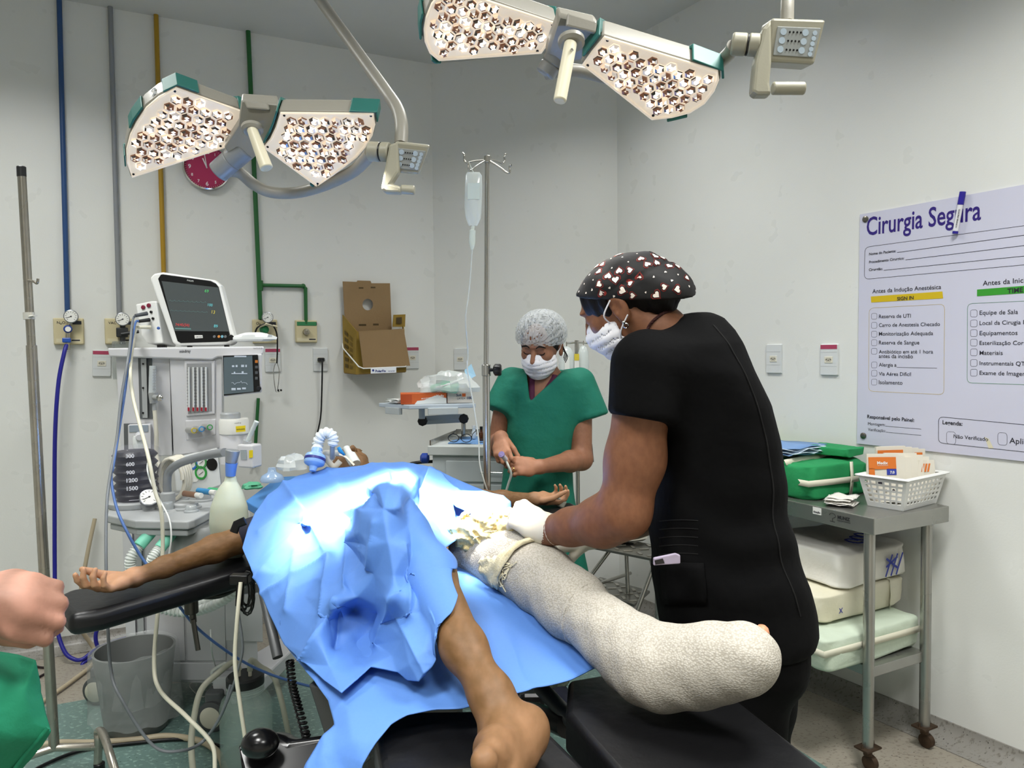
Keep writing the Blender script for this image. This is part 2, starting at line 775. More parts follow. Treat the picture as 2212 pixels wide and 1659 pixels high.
wall('wall_left', WL0, WL, nL, M_wall)
wall('wall_back', WL, WR, nC, M_wall)
wall('wall_right', WR, WR1, nR, M_wall)
nBack = Vector((0, 1, 0))
wall('wall_front', Vector((WR1.x, -2.4, 0)), Vector((WL0.x, -2.4, 0)), nBack, M_wall)
e1 = (Vector((WL0.x, -2.4, 0)) - WL0)
wall('wall_side', Vector((WL0.x, -2.4, 0)), WL0, Vector((1, 0, 0)), M_wall)
wall('wall_entrance', WR1, Vector((WR1.x, -2.4, 0)), Vector((-1, 0, 0)), M_wall)

mb = MB()
tl = [G(60, 1533, 0), G(250, 1499, 0)]
td = (tl[1] - tl[0]).normalized()
ta, tb = tl[0] - td * 1.0, tl[0] + td * 2.45
tn = Vector((td.y, -td.x, 0))
tc_, td_ = tb + tn * 2.6, ta + tn * 2.6
rim = [Vector((-4.2, -2.5, 0)), Vector((3.4, -2.5, 0)), Vector((3.4, 4.6, 0)), Vector((-4.2, 4.6, 0))]
ins = [td_, tc_, tb, ta]
for i in range(4):
    j = (i + 1) % 4
    mb.quad(rim[i], rim[j], ins[j], ins[i])
mb.m = 1
mb.quad(*ins)
mb.m = 0
lowr = [p - Vector((0, 0, 0.1)) for p in rim]
mb.quad(*lowr)
for i in range(4):
    j = (i + 1) % 4
    mb.quad(rim[i], rim[j], lowr[j], lowr[i])
structure(mb.build('floor', [M_floor, M_teal], weld=True))
mb = MB()
mb.box((-0.4, 1.05, CEIL + 0.05), (7.6, 7.1, 0.1))
structure(mb.build('ceiling', M_ceil))


def cove(name, a, b, n):
    prof = [(0.0, 0.062), (0.006, 0.062), (0.008, 0.045), (0.02, 0.024), (0.045, 0.010), (0.09, 0.003), (0.09, 0.0), (0.0, 0.0)]
    mb = MB()
    d = (b - a).normalized()
    rings = [[p + n * x + Vector((0, 0, z)) for x, z in prof] for p in (a, b)]
    mb.loft(rings, True)
    structure(mb.build(name, M_cove, smooth=50))


cove('baseboard_left', WL0, WL, nL)
cove('baseboard_back', WL, WR, nC)
cove('baseboard_right', WR, WR1, nR)
# ceiling luminaires (above the frame)
for (lx, ly, _) in PANELS:
    t = thing('ceiling_light', 'square flush ceiling light panel in white frame', 'light', (lx, ly, CEIL), group='flush ceiling panels')
    mb = MB()
    for (cx, cy, sx, sy) in ((0, .32, .68, .04), (0, -.32, .68, .04), (.32, 0, .04, .6), (-.32, 0, .04, .6)):
        mb.box((cx, cy, -0.01), (sx, sy, 0.02))
    mb.build('frame', M_white, t, world=False)

# ---------------- pipes on the left wall
def pipe(label, pts, colr, r=0.011):
    mb = MB()
    P = [onL(x, y, 0.016) for x, y in pts]
    mb.tube(P, r, 12)
    for p in P[1:-1]:
        mb.ball(p, r * 1.35, 12)
    return tag(mb.build('gas_pipe', mat('pipe_' + colr, colr, 0.4, bump=0.1), smooth=40), label, 'pipe')


pipe('dark blue gas pipe running down left wall above the leftmost gauge', [(127, -30), (146, 690)], '#2a4a78')
pipe('grey gas pipe between blue and ochre pipes on the wall', [(238, 10), (258, 690)], '#85888c')
pipe('ochre yellow gas pipe running down the wall behind the monitor', [(337, 28), (357, 700)], '#a5811d')
tp = thing('gas_pipe', 'dark green gas pipe with a side branch on left wall', 'pipe', onL(536, 65, 0.016))
mg = mat('pipe_green', '#22602f', 0.4, bump=0.1)
mb = MB(); mb.tube([onL(536, 65, .016), onL(563, 690, .016)], 0.0115, 12); mb.build('riser', mg, tp, smooth=40)
mb = MB()
pp = [onL(562, 616, .016), onL(655, 618, .016), onL(660, 622, .016), onL(661, 700, .016)]
mb.tube(pp, 0.0095, 12); mb.ball(pp[1], .013, 10)
mb.build('branch', mg, tp, smooth=40)
mb = MB(); mb.cyl(onL(562, 606, .016), onL(562, 628, .016), 0.0145, 14); mb.build('tee_joint', mg, tp, smooth=40)
mb = MB(); mb.tube([onL(558, 860, .016), onL(549, 1010, .016)], 0.0085, 12)
tag(mb.build('gas_pipe', mg, smooth=40), 'short green pipe low on the wall behind the anaesthesia machine', 'pipe')

# ---------------- wall sockets
M_plate = mat('socket_plate', '#d3d6d6', 0.4)
M_cream = mat('socket_cream', '#dcd8c8', 0.45)
M_red = mat('red_strip', '#a8405c', 0.5)


def socket(px, py, on, n, label, red=False, inv=False, w=0.079, h=0.127, plug=False, tilt=0.0):
    c = on(px, py)
    u = Vector((0, 0, 1)).cross(n).normalized()
    R = Matrix((u, Vector((0, 0, 1)), n)).transposed() @ Matrix.Rotation(tilt, 3, 'Z')
    t = thing('wall_socket', label, 'power socket', c, R)
    mb = MB(); mb.prism(rrect(w, h, .004), (0, 0, 0), Matrix.Identity(3), 0.009, 0.95)
    mb.build('cover_plate', M_plate, t, world=False, bevel=.001)
    mb = MB()
    for yy in (-0.026, 0.03):
        mb.box((0, yy, 0.0091), (w * .93, .0008, .0006))
    mb.build('groove', mat('socket_groove', '#a7abab', 0.6), t, world=False)
    mb = MB(); mb.box((0, 0, .0095), (.036, .026, .003)); mb.build('receptacle', M_cream, t, world=False, bevel=.001)
    mb = MB(); mb.prism([(-.015, 0), (-.009, -.008), (.009, -.008), (.015, 0), (.009, .008), (-.009, .008)], (0, 0, .0105), Matrix.Identity(3), .0008)
    mb.build('recess', mat('socket_recess', '#b9b4a4', 0.6), t, world=False)
    mb = MB()
    for xx in (-.0085, 0, .0085):
        mb.cyl((xx, .001 if xx else -.002, .011), (xx, .001 if xx else -.002, .0118), .0021, 10)
    mb.build('contact_hole', M_black, t, world=False)
    if red:
        mb = MB(); mb.box((0, h * .40, .0088), (w * .93, .017, .0016)); mb.build('red_strip', M_red, t, world=False)
    return t


socket(1673.5, 775, onR, nR, 'white power socket without red strip on right wall behind the woman in black')
socket(1793, 777, onR, nR, 'white power socket with red strip beside the safety poster', True)
socket(220, 785, onL, nL, 'white power socket with red strip left of the anaesthesia machine', True, tilt=-0.03)
socket(589, 778, onL, nL, 'white power socket with red strip behind the stethoscope', True)
socket(692, 777, onL, nL, 'white power socket with a black plug in it on left wall')
socket(890, 773, onL, nL, 'white power socket with red strip half hidden behind the cardboard box', True)
socket(995, 776, onC, nC, 'white power socket on end wall between box and drip stand')
# plug and its cable
c = onL(692, 777)
t = thing('power_plug', 'black power plug and cable hanging from the socket below the green branch', 'power plug', c + nL * .012)
mb = MB(); mb.loft([[c + nL * (.012 + k * .028) + Vector((0, 0, z * s_)) + dirL * (x * s_) for x, z in rrect(.036, .022, .008)] for k, s_ in ((0, 1), (.6, 1), (1, .6))])
mb.build('plug_body', M_black, t, smooth=40)
mb = MB()
mb.tube(catmull([c + nL * .038, c + nL * .045 + Vector((0, 0, -.03)), onL(695, 850, .03), onL(692, 905, .03), onL(680, 960, .03), onL(676, 1010, .04), onL(690, 1060, .06)], 6), .0042, 8)
mb.build('cable', M_black, t, smooth=60)

# ---------------- gas outlets with gauges
M_box = mat('outlet_cream_box', '#cfc39c', 0.5, var=0.05)
M_gface = mat('gauge_face', '#e9e9e4', 0.4)
M_dkgrey = mat('dark_grey_metal', '#3a3b3c', 0.4, 0.6)
M_brass = mat('plated_brass', '#b9b4a6', 0.25, 1.0)


def gas_box(px, py, label, txt, w=.125, h=.125):
    c = onL(px, py)
    R = Matrix((dirL, Vector((0, 0, 1)), nL)).transposed()
    t = thing('gas_outlet', label, 'gas outlet', c, R)
    mb = MB(); mb.prism(rrect(w, h, .006), (0, 0, 0), Matrix.Identity(3), .022, .93); mb.build('housing', M_box, t, world=False, bevel=.002)
    mb = MB(); mb.box((.028, .04, .0225), (.05, .016, .002)); mb.build('indicator_window', mat('indicator_dark', '#2c2f38', .3), t, world=False)
    mb = MB(); mb.quad((-.05, -.05, .0224), (.05, -.05, .0224), (.05, -.034, .0224), (-.05, -.034, .0224)); mb.build('label_strip', mat('label_tan', '#d8cfae', .6), t, world=False)
    mb = MB(); write(mb, txt, (-.045, .034, .0222), (-.045 + .011 * len(txt), .034, .0222), (0, 1, 0), .01)
    mb.box((.028, -.042, .0228), (.034, .006, .0006))
    mb.build('lettering', M_ink, t, world=False)
    return t, R


def gauge(parent, c, n, r, name='gauge'):
    mb = MB(); mb.lathe([(r * .6, 0), (r, .006), (r, .02), (r * .9, .0215)], c, n, 24); g = mb.build('gauge_case', mat('gauge_case', '#8d9094', .3, .8), parent, smooth=35)
    R = frame(n, Vector((0, 0, 1)).cross(Vector(n)))
    cc = Vector(c) + Vector(n).normalized() * .0216
    mb = MB(); mb.lathe([(r * .88, 0), (r * .88, .0006)], cc, n, 24); mb.build('dial', M_gface, g)
    mb = MB()
    for k in range(11):
        a = radians(225 - 27 * k)
        d = Vector((cos(a), sin(a), 0))
        mb.box(cc + R @ (d * r * .68) + R.col[2] * .001, (r * .22, r * .05, .0005), R @ Matrix.Rotation(a, 3, 'Z'))
    a = radians(205)
    mb.box(cc + R @ (Vector((cos(a), sin(a), 0)) * r * .25) + R.col[2] * .0014, (r * .8, r * .07, .0006), R @ Matrix.Rotation(a, 3, 'Z'))
    mb.cyl(cc, cc + R.col[2] * .002, r * .1, 10)
    mb.build('pointer', M_ink, g)
    return g


t, R = gas_box(149, 716, 'cream gas outlet box marked N2O with blue knob at far left', 'N₂O')
mb = MB(); mb.cyl(onL(148, 724, .03), onL(153, 690, .05), .009, 12); mb.cyl(onL(146, 756, .045), onL(147, 712, .045), .011, 14); mb.build('regulator_body', M_brass, t, smooth=40)
mb = MB(); mb.lathe([(.010, 0), (.018, .004), (.018, .014), (.013, .018)], onL(147, 711, .05), nL, 20); k = mb.build('blue_knob', mat('blue_knob', '#27408c', .35), t, smooth=35)
mb = MB(); mb.lathe([(.012, 0), (.012, .001)], onL(147, 711, .069), nL, 20); mb.build('knob_disc', M_gface, k)
mb = MB(); mb.box(onL(144, 735, .05), (.034, .03, .022), axes(dirL)); mb.build('blue_coupling', mat('blue_coupling', '#2450a8', .35), t, bevel=.004)
gauge(t, onL(154, 684, .045), nL, .030)
t, R = gas_box(258, 716, 'cream gas outlet box marked VAC with jar below gauge', 'VAC')
mb = MB(); mb.box(onL(264, 718, .045), (.05, .03, .045), axes(dirL)); mb.cyl(onL(265, 745, .045), onL(265, 690, .045), .012, 12); mb.build('regulator_body', M_dkgrey, t, bevel=.004)
mb = MB(); mb.cyl(onL(262, 722, .06), onL(300, 716, .07), .008, 12); mb.build('side_valve', M_dkgrey, t, smooth=40)
gauge(t, onL(265, 690, .05), nL, .031)
M_jar = mat('jar_clear', '#dfe8e4', 0.08, trans=0.75, alpha=0.6)
mb = MB(); mb.lathe([(.0, .0), (.042, .002), (.044, .02), (.044, .17), (.04, .18)], onL(266, 820, .06), (0, 0, 1), 24)
j = mb.build('collection_jar', M_jar, t, smooth=40)
t, R = gas_box(572, 716, 'cream gas outlet box with green valve and hanging stethoscope', 'O₂')
mb = MB(); mb.cyl(onL(575, 720, .04), onL(576, 690, .05), .010, 12); mb.build('regulator_body', M_brass, t, smooth=40)
mb = MB(); mb.lathe([(.014, 0), (.02, .005), (.02, .03), (.014, .036)], onL(566, 712, .03), (nL + dirL * .6).normalized(), 18); mb.build('green_valve', mat('green_valve', '#1d7a4a', .35), t, smooth=35)
gauge(t, onL(577, 686, .05), nL, .028)
mb = MB(); mb.tube([onL(560, 706, .06), onL(575, 700, .075), onL(597, 706, .06)], .014, 10, flat=(1, .5)); mb.build('paper_tape', mat('masking_tape', '#d8cfb2', .6), t, smooth=60)
t, R = gas_box(661, 716, 'cream gas outlet box with a green label under the pipe branch', 'O₂', .115, .12)
mb = MB(); mb.box((.0, .04, .0236), (.1, .02, .001)); mb.build('green_label', mat('green_label', '#2f7d4c', .5), t, world=False)
mb = MB(); mb.lathe([(.016, 0), (.018, .005), (.016, .02), (.007, .021), (.007, .03)], (-.004, -.004, .022), (0, 0, 1), 20); mb.build('outlet_nozzle', M_brass, t, world=False, smooth=35)

# stethoscope on the valve
t = thing('stethoscope', 'black stethoscope hanging from the green valve on the wall', 'stethoscope', onL(590, 705, .06))
mb = MB()
mb.tube(catmull([onL(551, 720, .045), onL(556, 708, .065), onL(572, 700, .08), onL(588, 702, .075), onL(598, 722, .06), onL(599, 760, .05), onL(598, 785, .05)], 6), .0042, 8)
mb.build('tubing', M_black, t, smooth=60)
for s_ in (-1, 1):
    mb = MB()
    q = [onL(597 + s_ * 2, 785, .05), onL(597 + s_ * 6, 800, .05), onL(597 + s_ * 5, 822, .05), onL(598 + s_ * 2, 845, .045), onL(604 + s_ * 3, 843, .045)]
    mb.tube(catmull(q, 5), .0026, 8)
    e = mb.build('ear_tube', M_chrome, t, smooth=60)
    mb = MB(); mb.ball(q[-1], .006, 10); mb.build('ear_tip', M_black, e, smooth=80)

# blue hose of the leftmost outlet
M_hose = mat('blue_hose', '#20208a', 0.4)
mb = MB()
P = [onL(144, 745, .05), onL(138, 765, .07), onL(126, 830, .09), onL(119, 940, .10), onL(118, 1100, .10), onL(119, 1280, .12), onL(124, 1360, .16), onL(140, 1408, .2), onL(160, 1424, .22), onL(178, 1424, .23), onL(205, 1405, .2), onL(250, 1385, .15), onL(300, 1372, .12)]
mb.tube(catmull(P, 8), .0088, 10)
tag(mb.build('gas_hose', M_hose, smooth=60), 'dark blue gas hose drooping from the leftmost wall outlet', 'hose')
mb = MB()
P = [onL(222, 1345, .3), onL(206, 1372, .3), onL(212, 1398, .3), onL(232, 1415, .3)]
P = [onL(300, 1392, .14), onL(250, 1400, .17), onL(190, 1425, .22), onL(177, 1440, .24), onL(190, 1447, .24), onL(215, 1450, .25)]
mb.tube(catmull(P, 8), .0085, 10)
tag(mb.build('gas_hose', M_hose, smooth=60), 'second dark blue hose lying lower along the wall behind the bin', 'hose')
mb = MB()
P = [onL(218, 1345, .25), onL(207, 1370, .25), onL(212, 1398, .25), onL(236, 1412, .25), onL(262, 1408, .2), onL(300, 1398, .16)]
mb.tube(catmull(P, 8), .0085, 10)
tag(mb.build('gas_hose', M_hose, smooth=60), 'third dark blue hose curling down behind the arm board', 'hose')

# ---------------- clock
c = onL(446, 364)
R = Matrix((dirL, Vector((0, 0, 1)), nL)).transposed()
t = thing('wall_clock', 'round pink wall clock with white numerals half hidden by lamp', 'clock', c, R)
r = 0.112
mb = MB(); mb.lathe([(r, 0), (r * 1.0, .02), (r * .98, .034), (r * .93, .036), (r * .90, .028), (r * .9, .01)], (0, 0, 0), (0, 0, 1), 48); mb.build('chrome_rim', M_chrome, t, world=False, smooth=40)
mb = MB(); mb.lathe([(r * .9, 0), (r * .9, .018)], (0, 0, 0), (0, 0, 1), 48); mb.build('dial', mat('clock_pink', '#b2315c', .4), t, world=False, smooth=40)
mb = MB()
for k in range(1, 13):
    a = radians(90 - 30 * k)
    s_ = .028 if k in (12, 3, 6, 9) else .019
    vs_, fs = text_verts(str(k), .02, 'CENTER')
    x, y = r * .70 * cos(a), r * .70 * sin(a)
    mb.add([(x + v.x * s_, y + (v.y - .35) * s_, .0186) for v in vs_], fs)
for k in range(60):
    a = radians(6 * k)
    mb.box((r * .86 * cos(a), r * .86 * sin(a), .0186), (.004, .0012, .0004), Matrix.Rotation(a, 3, 'Z'))
mb.build('numerals', mat('clock_white', '#f0e8ec', .5), t, world=False)
for (ang, ln, w_) in ((112, .05, .006), (98, .075, .004)):
    mb = MB(); a = radians(ang); mb.box((cos(a) * ln * .45, sin(a) * ln * .45, .021), (ln, w_, .001), Matrix.Rotation(a, 3, 'Z')); mb.build('clock_hand', MATS['clock_white'], t, world=False)

# ---------------- cardboard sharps box on a wire bracket
M_card = mat('brown_cardboard', '#8d7350', 0.8, bump=0.08, bscale=90, var=0.05)
M_cardy = mat('yellow_printed_card', '#8f7428', 0.65, var=0.06)
t = thing('sharps_box', 'open brown cardboard sharps box in a wire bracket on left wall', 'cardboard box', onL(810, 800, .06))
o_ = lambda x, y, k: onL(x, y, k)
mb = MB()
F_ = [(775, 716), (872, 710), (886, 790), (785, 796)]
front = [o_(x, y, .20) for x, y in F_]
mb.add(front + [p - nL * .006 for p in front], [(0, 1, 2, 3), (7, 6, 5, 4), (0, 4, 5, 1), (1, 5, 6, 2), (2, 6, 7, 3), (3, 7, 4, 0)])
mb.build('loose_front_flap', M_card, t)
bl, br_, fl, fr = o_(744, 805, .015), o_(870, 800, .015), o_(770, 808, .16), o_(876, 803, .16)
tl_, tr_, ftl, ftr = o_(741, 680, .015), o_(868, 690, .015), o_(772, 716, .16), o_(872, 712, .16)
mb = MB(); mb.add([bl, fl, ftl, tl_], [(0, 1, 2, 3)]); side = mb.build('printed_side', M_cardy, t, solid=.004)
mb = MB(); mb.add([fl, fr, ftr, ftl], [(0, 1, 2, 3)]); mb.build('front_panel', M_cardy, t, solid=.004)
mb = MB(); mb.add([br_, fr, ftr, tr_], [(0, 1, 2, 3)]); mb.build('far_side', M_cardy, t, solid=.004)
mb = MB(); mb.add([bl, br_, fr, fl], [(0, 1, 2, 3)]); mb.build('bottom', M_card, t, solid=.004)
mb = MB(); mb.add([o_(850, 680, .10), o_(876, 679, .10), o_(875, 706, .10), o_(848, 706, .10)], [(0, 1, 2, 3)]); tab = mb.build('yellow_flap', M_cardy, t, solid=.004)
mb = MB(); mb.add([o_(856, 686, .106), o_(868, 685, .106), o_(868, 699, .106), o_(856, 699, .106)], [(0, 1, 2, 3)]); mb.build('flap_slot', mat('card_shadow', '#4a3c22', .9), tab)
# back flap with round hole
outl = [(740, 608), (770, 609), (772, 606), (800, 607), (802, 612), (842, 612), (846, 715), (746, 720)]
hole = [(794 + 11.5 * cos(2 * pi * k / 20), 658 + 12.5 * sin(2 * pi * k / 20)) for k in range(20)]
bmv = bmesh.new()
ov = [bmv.verts.new(o_(x, y, .03)) for x, y in outl]
hv = [bmv.verts.new(o_(x, y, .03)) for x, y in hole]
ed = [bmv.edges.new((L[i], L[(i + 1) % len(L)])) for L in (ov, hv) for i in range(len(L))]
bmesh.ops.triangle_fill(bmv, use_beauty=True, use_dissolve=False, edges=ed)
bmv.verts.index_update()
mb = MB(); mb.add([v.co.copy() for v in bmv.verts], [[v.index for v in f.verts] for f in bmv.faces]); bmv.free()
flap = mb.build('back_flap', M_card, t, solid=.004)
mb = MB()
for (x, y, w_, h_) in ((780, 622, 10, 3), (806, 621, 10, 3), (783, 702, 16, 4), (812, 701, 12, 4)):
    mb.add([o_(x - w_ / 2, y - h_ / 2, .0345), o_(x + w_ / 2, y - h_ / 2, .0345), o_(x + w_ / 2, y + h_ / 2, .0345), o_(x - w_ / 2, y + h_ / 2, .0345)], [(0, 1, 2, 3)])
mb.build('flap_slots', MATS['card_shadow'], flap)
# print on the yellow side
mb = MB()
for i in range(6):
    for k in range(2):
        f1, f2 = .16 + k * .36, .16 + k * .36 + .26
        z1, z2 = .10 + i * .12, .10 + i * .12 + .07
        lerp = lambda u, v: (bl.lerp(fl, u)).lerp(tl_.lerp(ftl, u), v) - dirL * .006
        if k == 1:
            for q in range(3):
                mb.add([lerp(f1, z1 + q * .028), lerp(f2, z1 + q * .028), lerp(f2, z1 + q * .028 + .01), lerp(f1, z1 + q * .028 + .01)], [(0, 1, 2, 3)])
        else:
            mb.add([lerp(f1, z1), lerp(f2, z1), lerp(f2, z2), lerp(f1, z2)], [(0, 1, 2, 3)])
            mb.add([lerp(f1 + .05, z1 + .015) - dirL * .0005, lerp(f2 - .05, z1 + .015) - dirL * .0005, lerp(f2 - .05, z2 - .015) - dirL * .0005, lerp(f1 + .05, z2 - .015) - dirL * .0005], [(0, 1, 2, 3)])
mb.build('side_print', mat('card_print', '#5c4a1c', .8), side)
t2 = thing('wire_bracket', 'white wire bracket holding the cardboard sharps box', 'bracket', onL(790, 805, .1))
mb = MB(); mb.tube([o_(740, 742, .01), o_(741, 752, .06), o_(775, 792, .21), o_(785, 796, .22), o_(876, 792, .22), o_(880, 785, .1), o_(880, 780, .01)], .0035, 8); mb.build('wire', M_white, t2, smooth=60)
q = [o_(801, 795, .224), o_(856, 793, .224), o_(856, 805, .224), o_(801, 807, .224)]
mb = MB(); mb.add(q, [(3, 2, 1, 0)]); tg_ = mb.build('name_plate', mat('plate_white', '#e8ecf2', .4), t2, solid=.002)
mb = MB(); write(mb, 'PolarFix', o_(811, 804, .2244), o_(834, 803.5, .2244), (0, 0, 1), .03)
write(mb, 'www', o_(838, 803, .2244), o_(853, 802.5, .2244), (0, 0, 1), 0, .012)
vv = o_(806, 800, .2248); mb.lathe([(.006, 0), (.006, .0004)], vv, nL, 12)
mb.build('plate_lettering', mat('polar_blue', '#27357e', .5), tg_)


def slab(mb, pts, n, d):
    """closed plate: outline pts (front), thickness d along -n"""
    n = Vector(n)
    m = len(pts)
    mb.add([Vector(p) for p in pts] + [Vector(p) - n * d for p in pts],
           [tuple(range(m)), tuple(range(2 * m - 1, m - 1, -1))] + [(i, (i + 1) % m, m + (i + 1) % m, m + i) for i in range(m)])


def inside(p, poly):
    c = False
    j = len(poly) - 1
    for i in range(len(poly)):
        a, b = poly[i], poly[j]
        if (a[1] > p[1]) != (b[1] > p[1]) and p[0] < (b[0] - a[0]) * (p[1] - a[1]) / (b[1] - a[1]) + a[0]:
            c = not c
        j = i
    return c


def edge_dist(p, poly):
    best = 9
    for i in range(len(poly)):
        a, b = Vector(poly[i]), Vector(poly[(i + 1) % len(poly)])
        t = max(0, min(1, (Vector(p) - a).dot(b - a) / max(1e-9, (b - a).length_squared)))
        best = min(best, (a + (b - a) * t - Vector(p)).length)
    return best


# ================================================================== surgical lamps
M_lamp = mat('lamp_shell', '#8f8c82', 0.4, bump=0.03, bscale=200)
M_lampg = mat('lamp_green_bumper', '#25665e', 0.45)
M_diff = mat('lamp_diffuser', '#d3c8b0', 0.35, emit='#ffeedd', estr=0.30)
M_lit = mat('lens_lit', '#ffffff', 0.1, emit='#fff8ee', estr=2.0)
M_warm = mat('lens_warm', '#f5d9b8', 0.1, emit='#ffdfc0', estr=0.42)
M_brown_refl = mat('lens_brown_reflection', '#7a5540', 0.08, spec=0.8, emit='#a8694a', estr=0.12)  # brown reflection of an unlit lens, painted as colour with a faint glow
M_clear = mat('lens_clear', '#c9c4c2', 0.06, spec=0.9, emit='#fff1e4', estr=0.22)
M_dark = mat('lens_dark', '#4a3e3a', 0.08, spec=0.9)  # dark facets painted in for contrast beside the bright glints
LENS = []
rl = random.Random(3)
for k in range(16):  # glints and reflections are painted
    mb = MB()
    brown_refl = k % 8 in (2, 5, 7)
    prof = [(.0138, .0), (.0125, .0035), (.0068, .0062)]
    ring = [[Vector((r * cos(pi / 3 * i + pi / 6), r * sin(pi / 3 * i + pi / 6), h)) for i in range(6)] for r, h in prof]
    mb.add([p for r in ring for p in r] + [Vector((0, 0, .0066))], [])
    for q in range(2):
        for i in range(6):
            j = (i + 1) % 6
            mb.f.append((q * 6 + i, q * 6 + j, q * 6 + 6 + j, q * 6 + 6 + i))
            if brown_refl:
                mb.mi.append(rl.choice((2, 2, 1, 4, 3)))
            else:
                mb.mi.append(rl.choice((0, 3, 3, 1, 4, 2) if q else (0, 1, 3, 3, 4)))
    for i in range(6):
        mb.f.append((12 + i, 12 + (i + 1) % 6, 18))
        mb.mi.append(rl.choice((2, 1, 2, 0)) if brown_refl else rl.choice((0, 0, 0, 1)))
    me = bpy.data.meshes.new('lens')
    me.from_pydata([tuple(v) for v in mb.v], [], mb.f)
    for m in (M_lit, M_warm, M_brown_refl, M_clear, M_dark):
        me.materials.append(m)
    me.polygons.foreach_set('material_index', mb.mi)
    LENS.append(me)


def petal(parent, px, p0, n, caps, off, band=0.05, maxn=50, pitch=0.0285, rot=0.0):
    """one lamp head half: face outline px (clockwise from hub top), plane through p0"""
    n = Vector(n).normalized()
    P = [PL(x, y, p0, n) for x, y in px]
    c = sum(P, Vector()) / len(P)
    u = (P[1] - P[0]).normalized()
    v = n.cross(u).normalized()
    R = Matrix((u, v, n)).transposed()
    loc = lambda p: (R.transposed() @ (p - c)).to_2d()
    q = [loc(p) for p in P]
    # shell
    mb = MB()
    big = [p + (p - c).normalized() * .006 for p in P]
    b2 = [p - n * band for p in big]
    b3 = [c + (p - c) * .93 - n * (band + .012) for p in P]
    mb.loft([[p - n * .002 for p in big], b2, b3], True)
    body = mb.build('lamp_head', M_lamp, parent, bevel=.004, smooth=40)
    mb = MB()
    slab(mb, P, n, .006)
    mb.build('diffuser_plate', M_diff, body, bevel=.002)
    # raised rim
    mb = MB()
    mb.tube([p + n * .001 for p in P], .0032, 6, closed=True)
    mb.build('face_rim', M_diff, body, smooth=60)
    # lenses
    ca, sa = cos(rot), sin(rot)
    pitch = .023
    while True:
        cand = []
        for i in range(-16, 17):
            for j in range(-16, 17):
                x = (i + (j % 2) * .5) * pitch
                y = j * pitch * .866
                x, y = x * ca - y * sa, x * sa + y * ca
                if inside((x, y), q):
                    e = edge_dist((x, y), q)
                    if e > pitch * .45:
                        cand.append((x, y, e))
        if len(cand) <= maxn:
            break
        pitch += .0003
    Mi = PWORLD[parent.name].inverted()
    for x, y, e in cand:
        o = bpy.data.objects.new('lens', rl.choice(LENS))
        COL.objects.link(o)
        o.parent = body
        w = c + R @ Vector((x, y, .001))
        o.matrix_local = Mi @ (Matrix.Translation(w) @ (R @ Matrix.Rotation(rot, 3, 'Z') * (pitch / .0285)).to_4x4())
    for i in range(len(P)):
        if edge_dist(q[i], [q[i - 1], q[(i + 1) % len(q)]]) > .02:
            mb = MB()
            mb.cyl(P[i] + (c - P[i]).normalized() * .009 + n * .0005, P[i] + (c - P[i]).normalized() * .009 + n * .002, .003, 8)
            mb.build('screw', M_black, body)
    # green bumpers: (i0, t0, i1, t1, ...) stretch along the outline
    for (path, depth, over) in caps:
        L = []
        for (i, t) in path:
            a, b = P[i], P[(i + 1) % len(P)]
            L.append(a + (b - a) * t)
        mb = MB()
        o_ = [p + (p - c).normalized() * .013 for p in L]
        i_ = [p + (c - p).normalized() * .010 for p in L]
        rings = []
        for a, b in zip(o_, i_):
            rings.append([a + n * .003, a - n * depth, b - n * (depth + .006), b - n * (depth - .01), a - n * (depth - .008) - (a - b) * .2, a + n * .003 - (a - b) * .22])
        mb.loft(rings, True)
        mb.build('green_bumper', M_lampg, body, bevel=.003)
    return body, c, n, P


def control_box(parent, quad, y, bar, plate, joint):
    """grey keypad box with its U handle"""
    P = [D(px, py, y + dy) for px, py, dy in quad]
    n = (P[1] - P[0]).cross(P[3] - P[0]).normalized()
    if n.y > 0:
        n = -n
    mb = MB(); slab(mb, P, n, .05)
    box = mb.build('control_box', M_lampc, parent, bevel=.005)
    lerp = lambda u, v: P[0].lerp(P[1], u).lerp(P[3].lerp(P[2], u), v)
    mb = MB(); slab(mb, [lerp(a, b) + n * .0025 for a, b in ((.12, .2), (.93, .2), (.93, .86), (.12, .86))], n, .003)
    k = mb.build('keypad', mat('keypad_grey', '#8f9391', .4), box, bevel=.001)
    for uu, vv, s_ in [(a_, b_, .0062) for b_ in (.32, .52, .72) for a_ in (.24, .66)] + [(.84, b_, .0045) for b_ in (.32, .44, .56, .68, .79)]:
        mb = MB(); mb.lathe([(s_, 0), (s_, .0008)], lerp(uu, vv) + n * .0026, n, 14)
        mb.build('key', mat('key_pale', '#a9b8c4', .4), box)
    for uu, vv in [(a_, b_) for b_ in (.32, .52, .72) for a_ in (.36, .43, .5, .57)]:
        mb = MB(); mb.lathe([(.0018, 0), (.0018, .001)], lerp(uu, vv) + n * .0026, n, 8)
        mb.build('indicator_dot', M_black, box)
    mb = MB(); slab(mb, [D(px, py, y) for px, py in plate], Vector((0, -1, 0)), .03)
    mb.build('handle_plate', M_lampc, box, bevel=.006)
    mb = MB(); mb.cyl(D(bar[0], bar[1], y - .015), D(bar[2], bar[3], y - .015), bar[4], 18)
    mb.build('handle_bar', M_lampc, box, bevel=.003, smooth=40)
    (x0, y0, x1, y1, r) = joint
    a, b = D(x0, y0, y + .03), D(x1, y1, y + .02)
    mb = MB(); mb.tube([a, a.lerp(b, .55)], r, 24); mb.build('swivel_joint', M_lampc, parent, bevel=.004, smooth=40)
    mb = MB(); mb.tube([a.lerp(b, .55), a.lerp(b, .6)], r * .97, 24); mb.build('swivel_seal', M_black, parent, smooth=40)
    mb = MB(); mb.tube([a.lerp(b, .6), b], r, 24); mb.build('swivel_end', M_lampc, parent, bevel=.003, smooth=40)
    return a, b


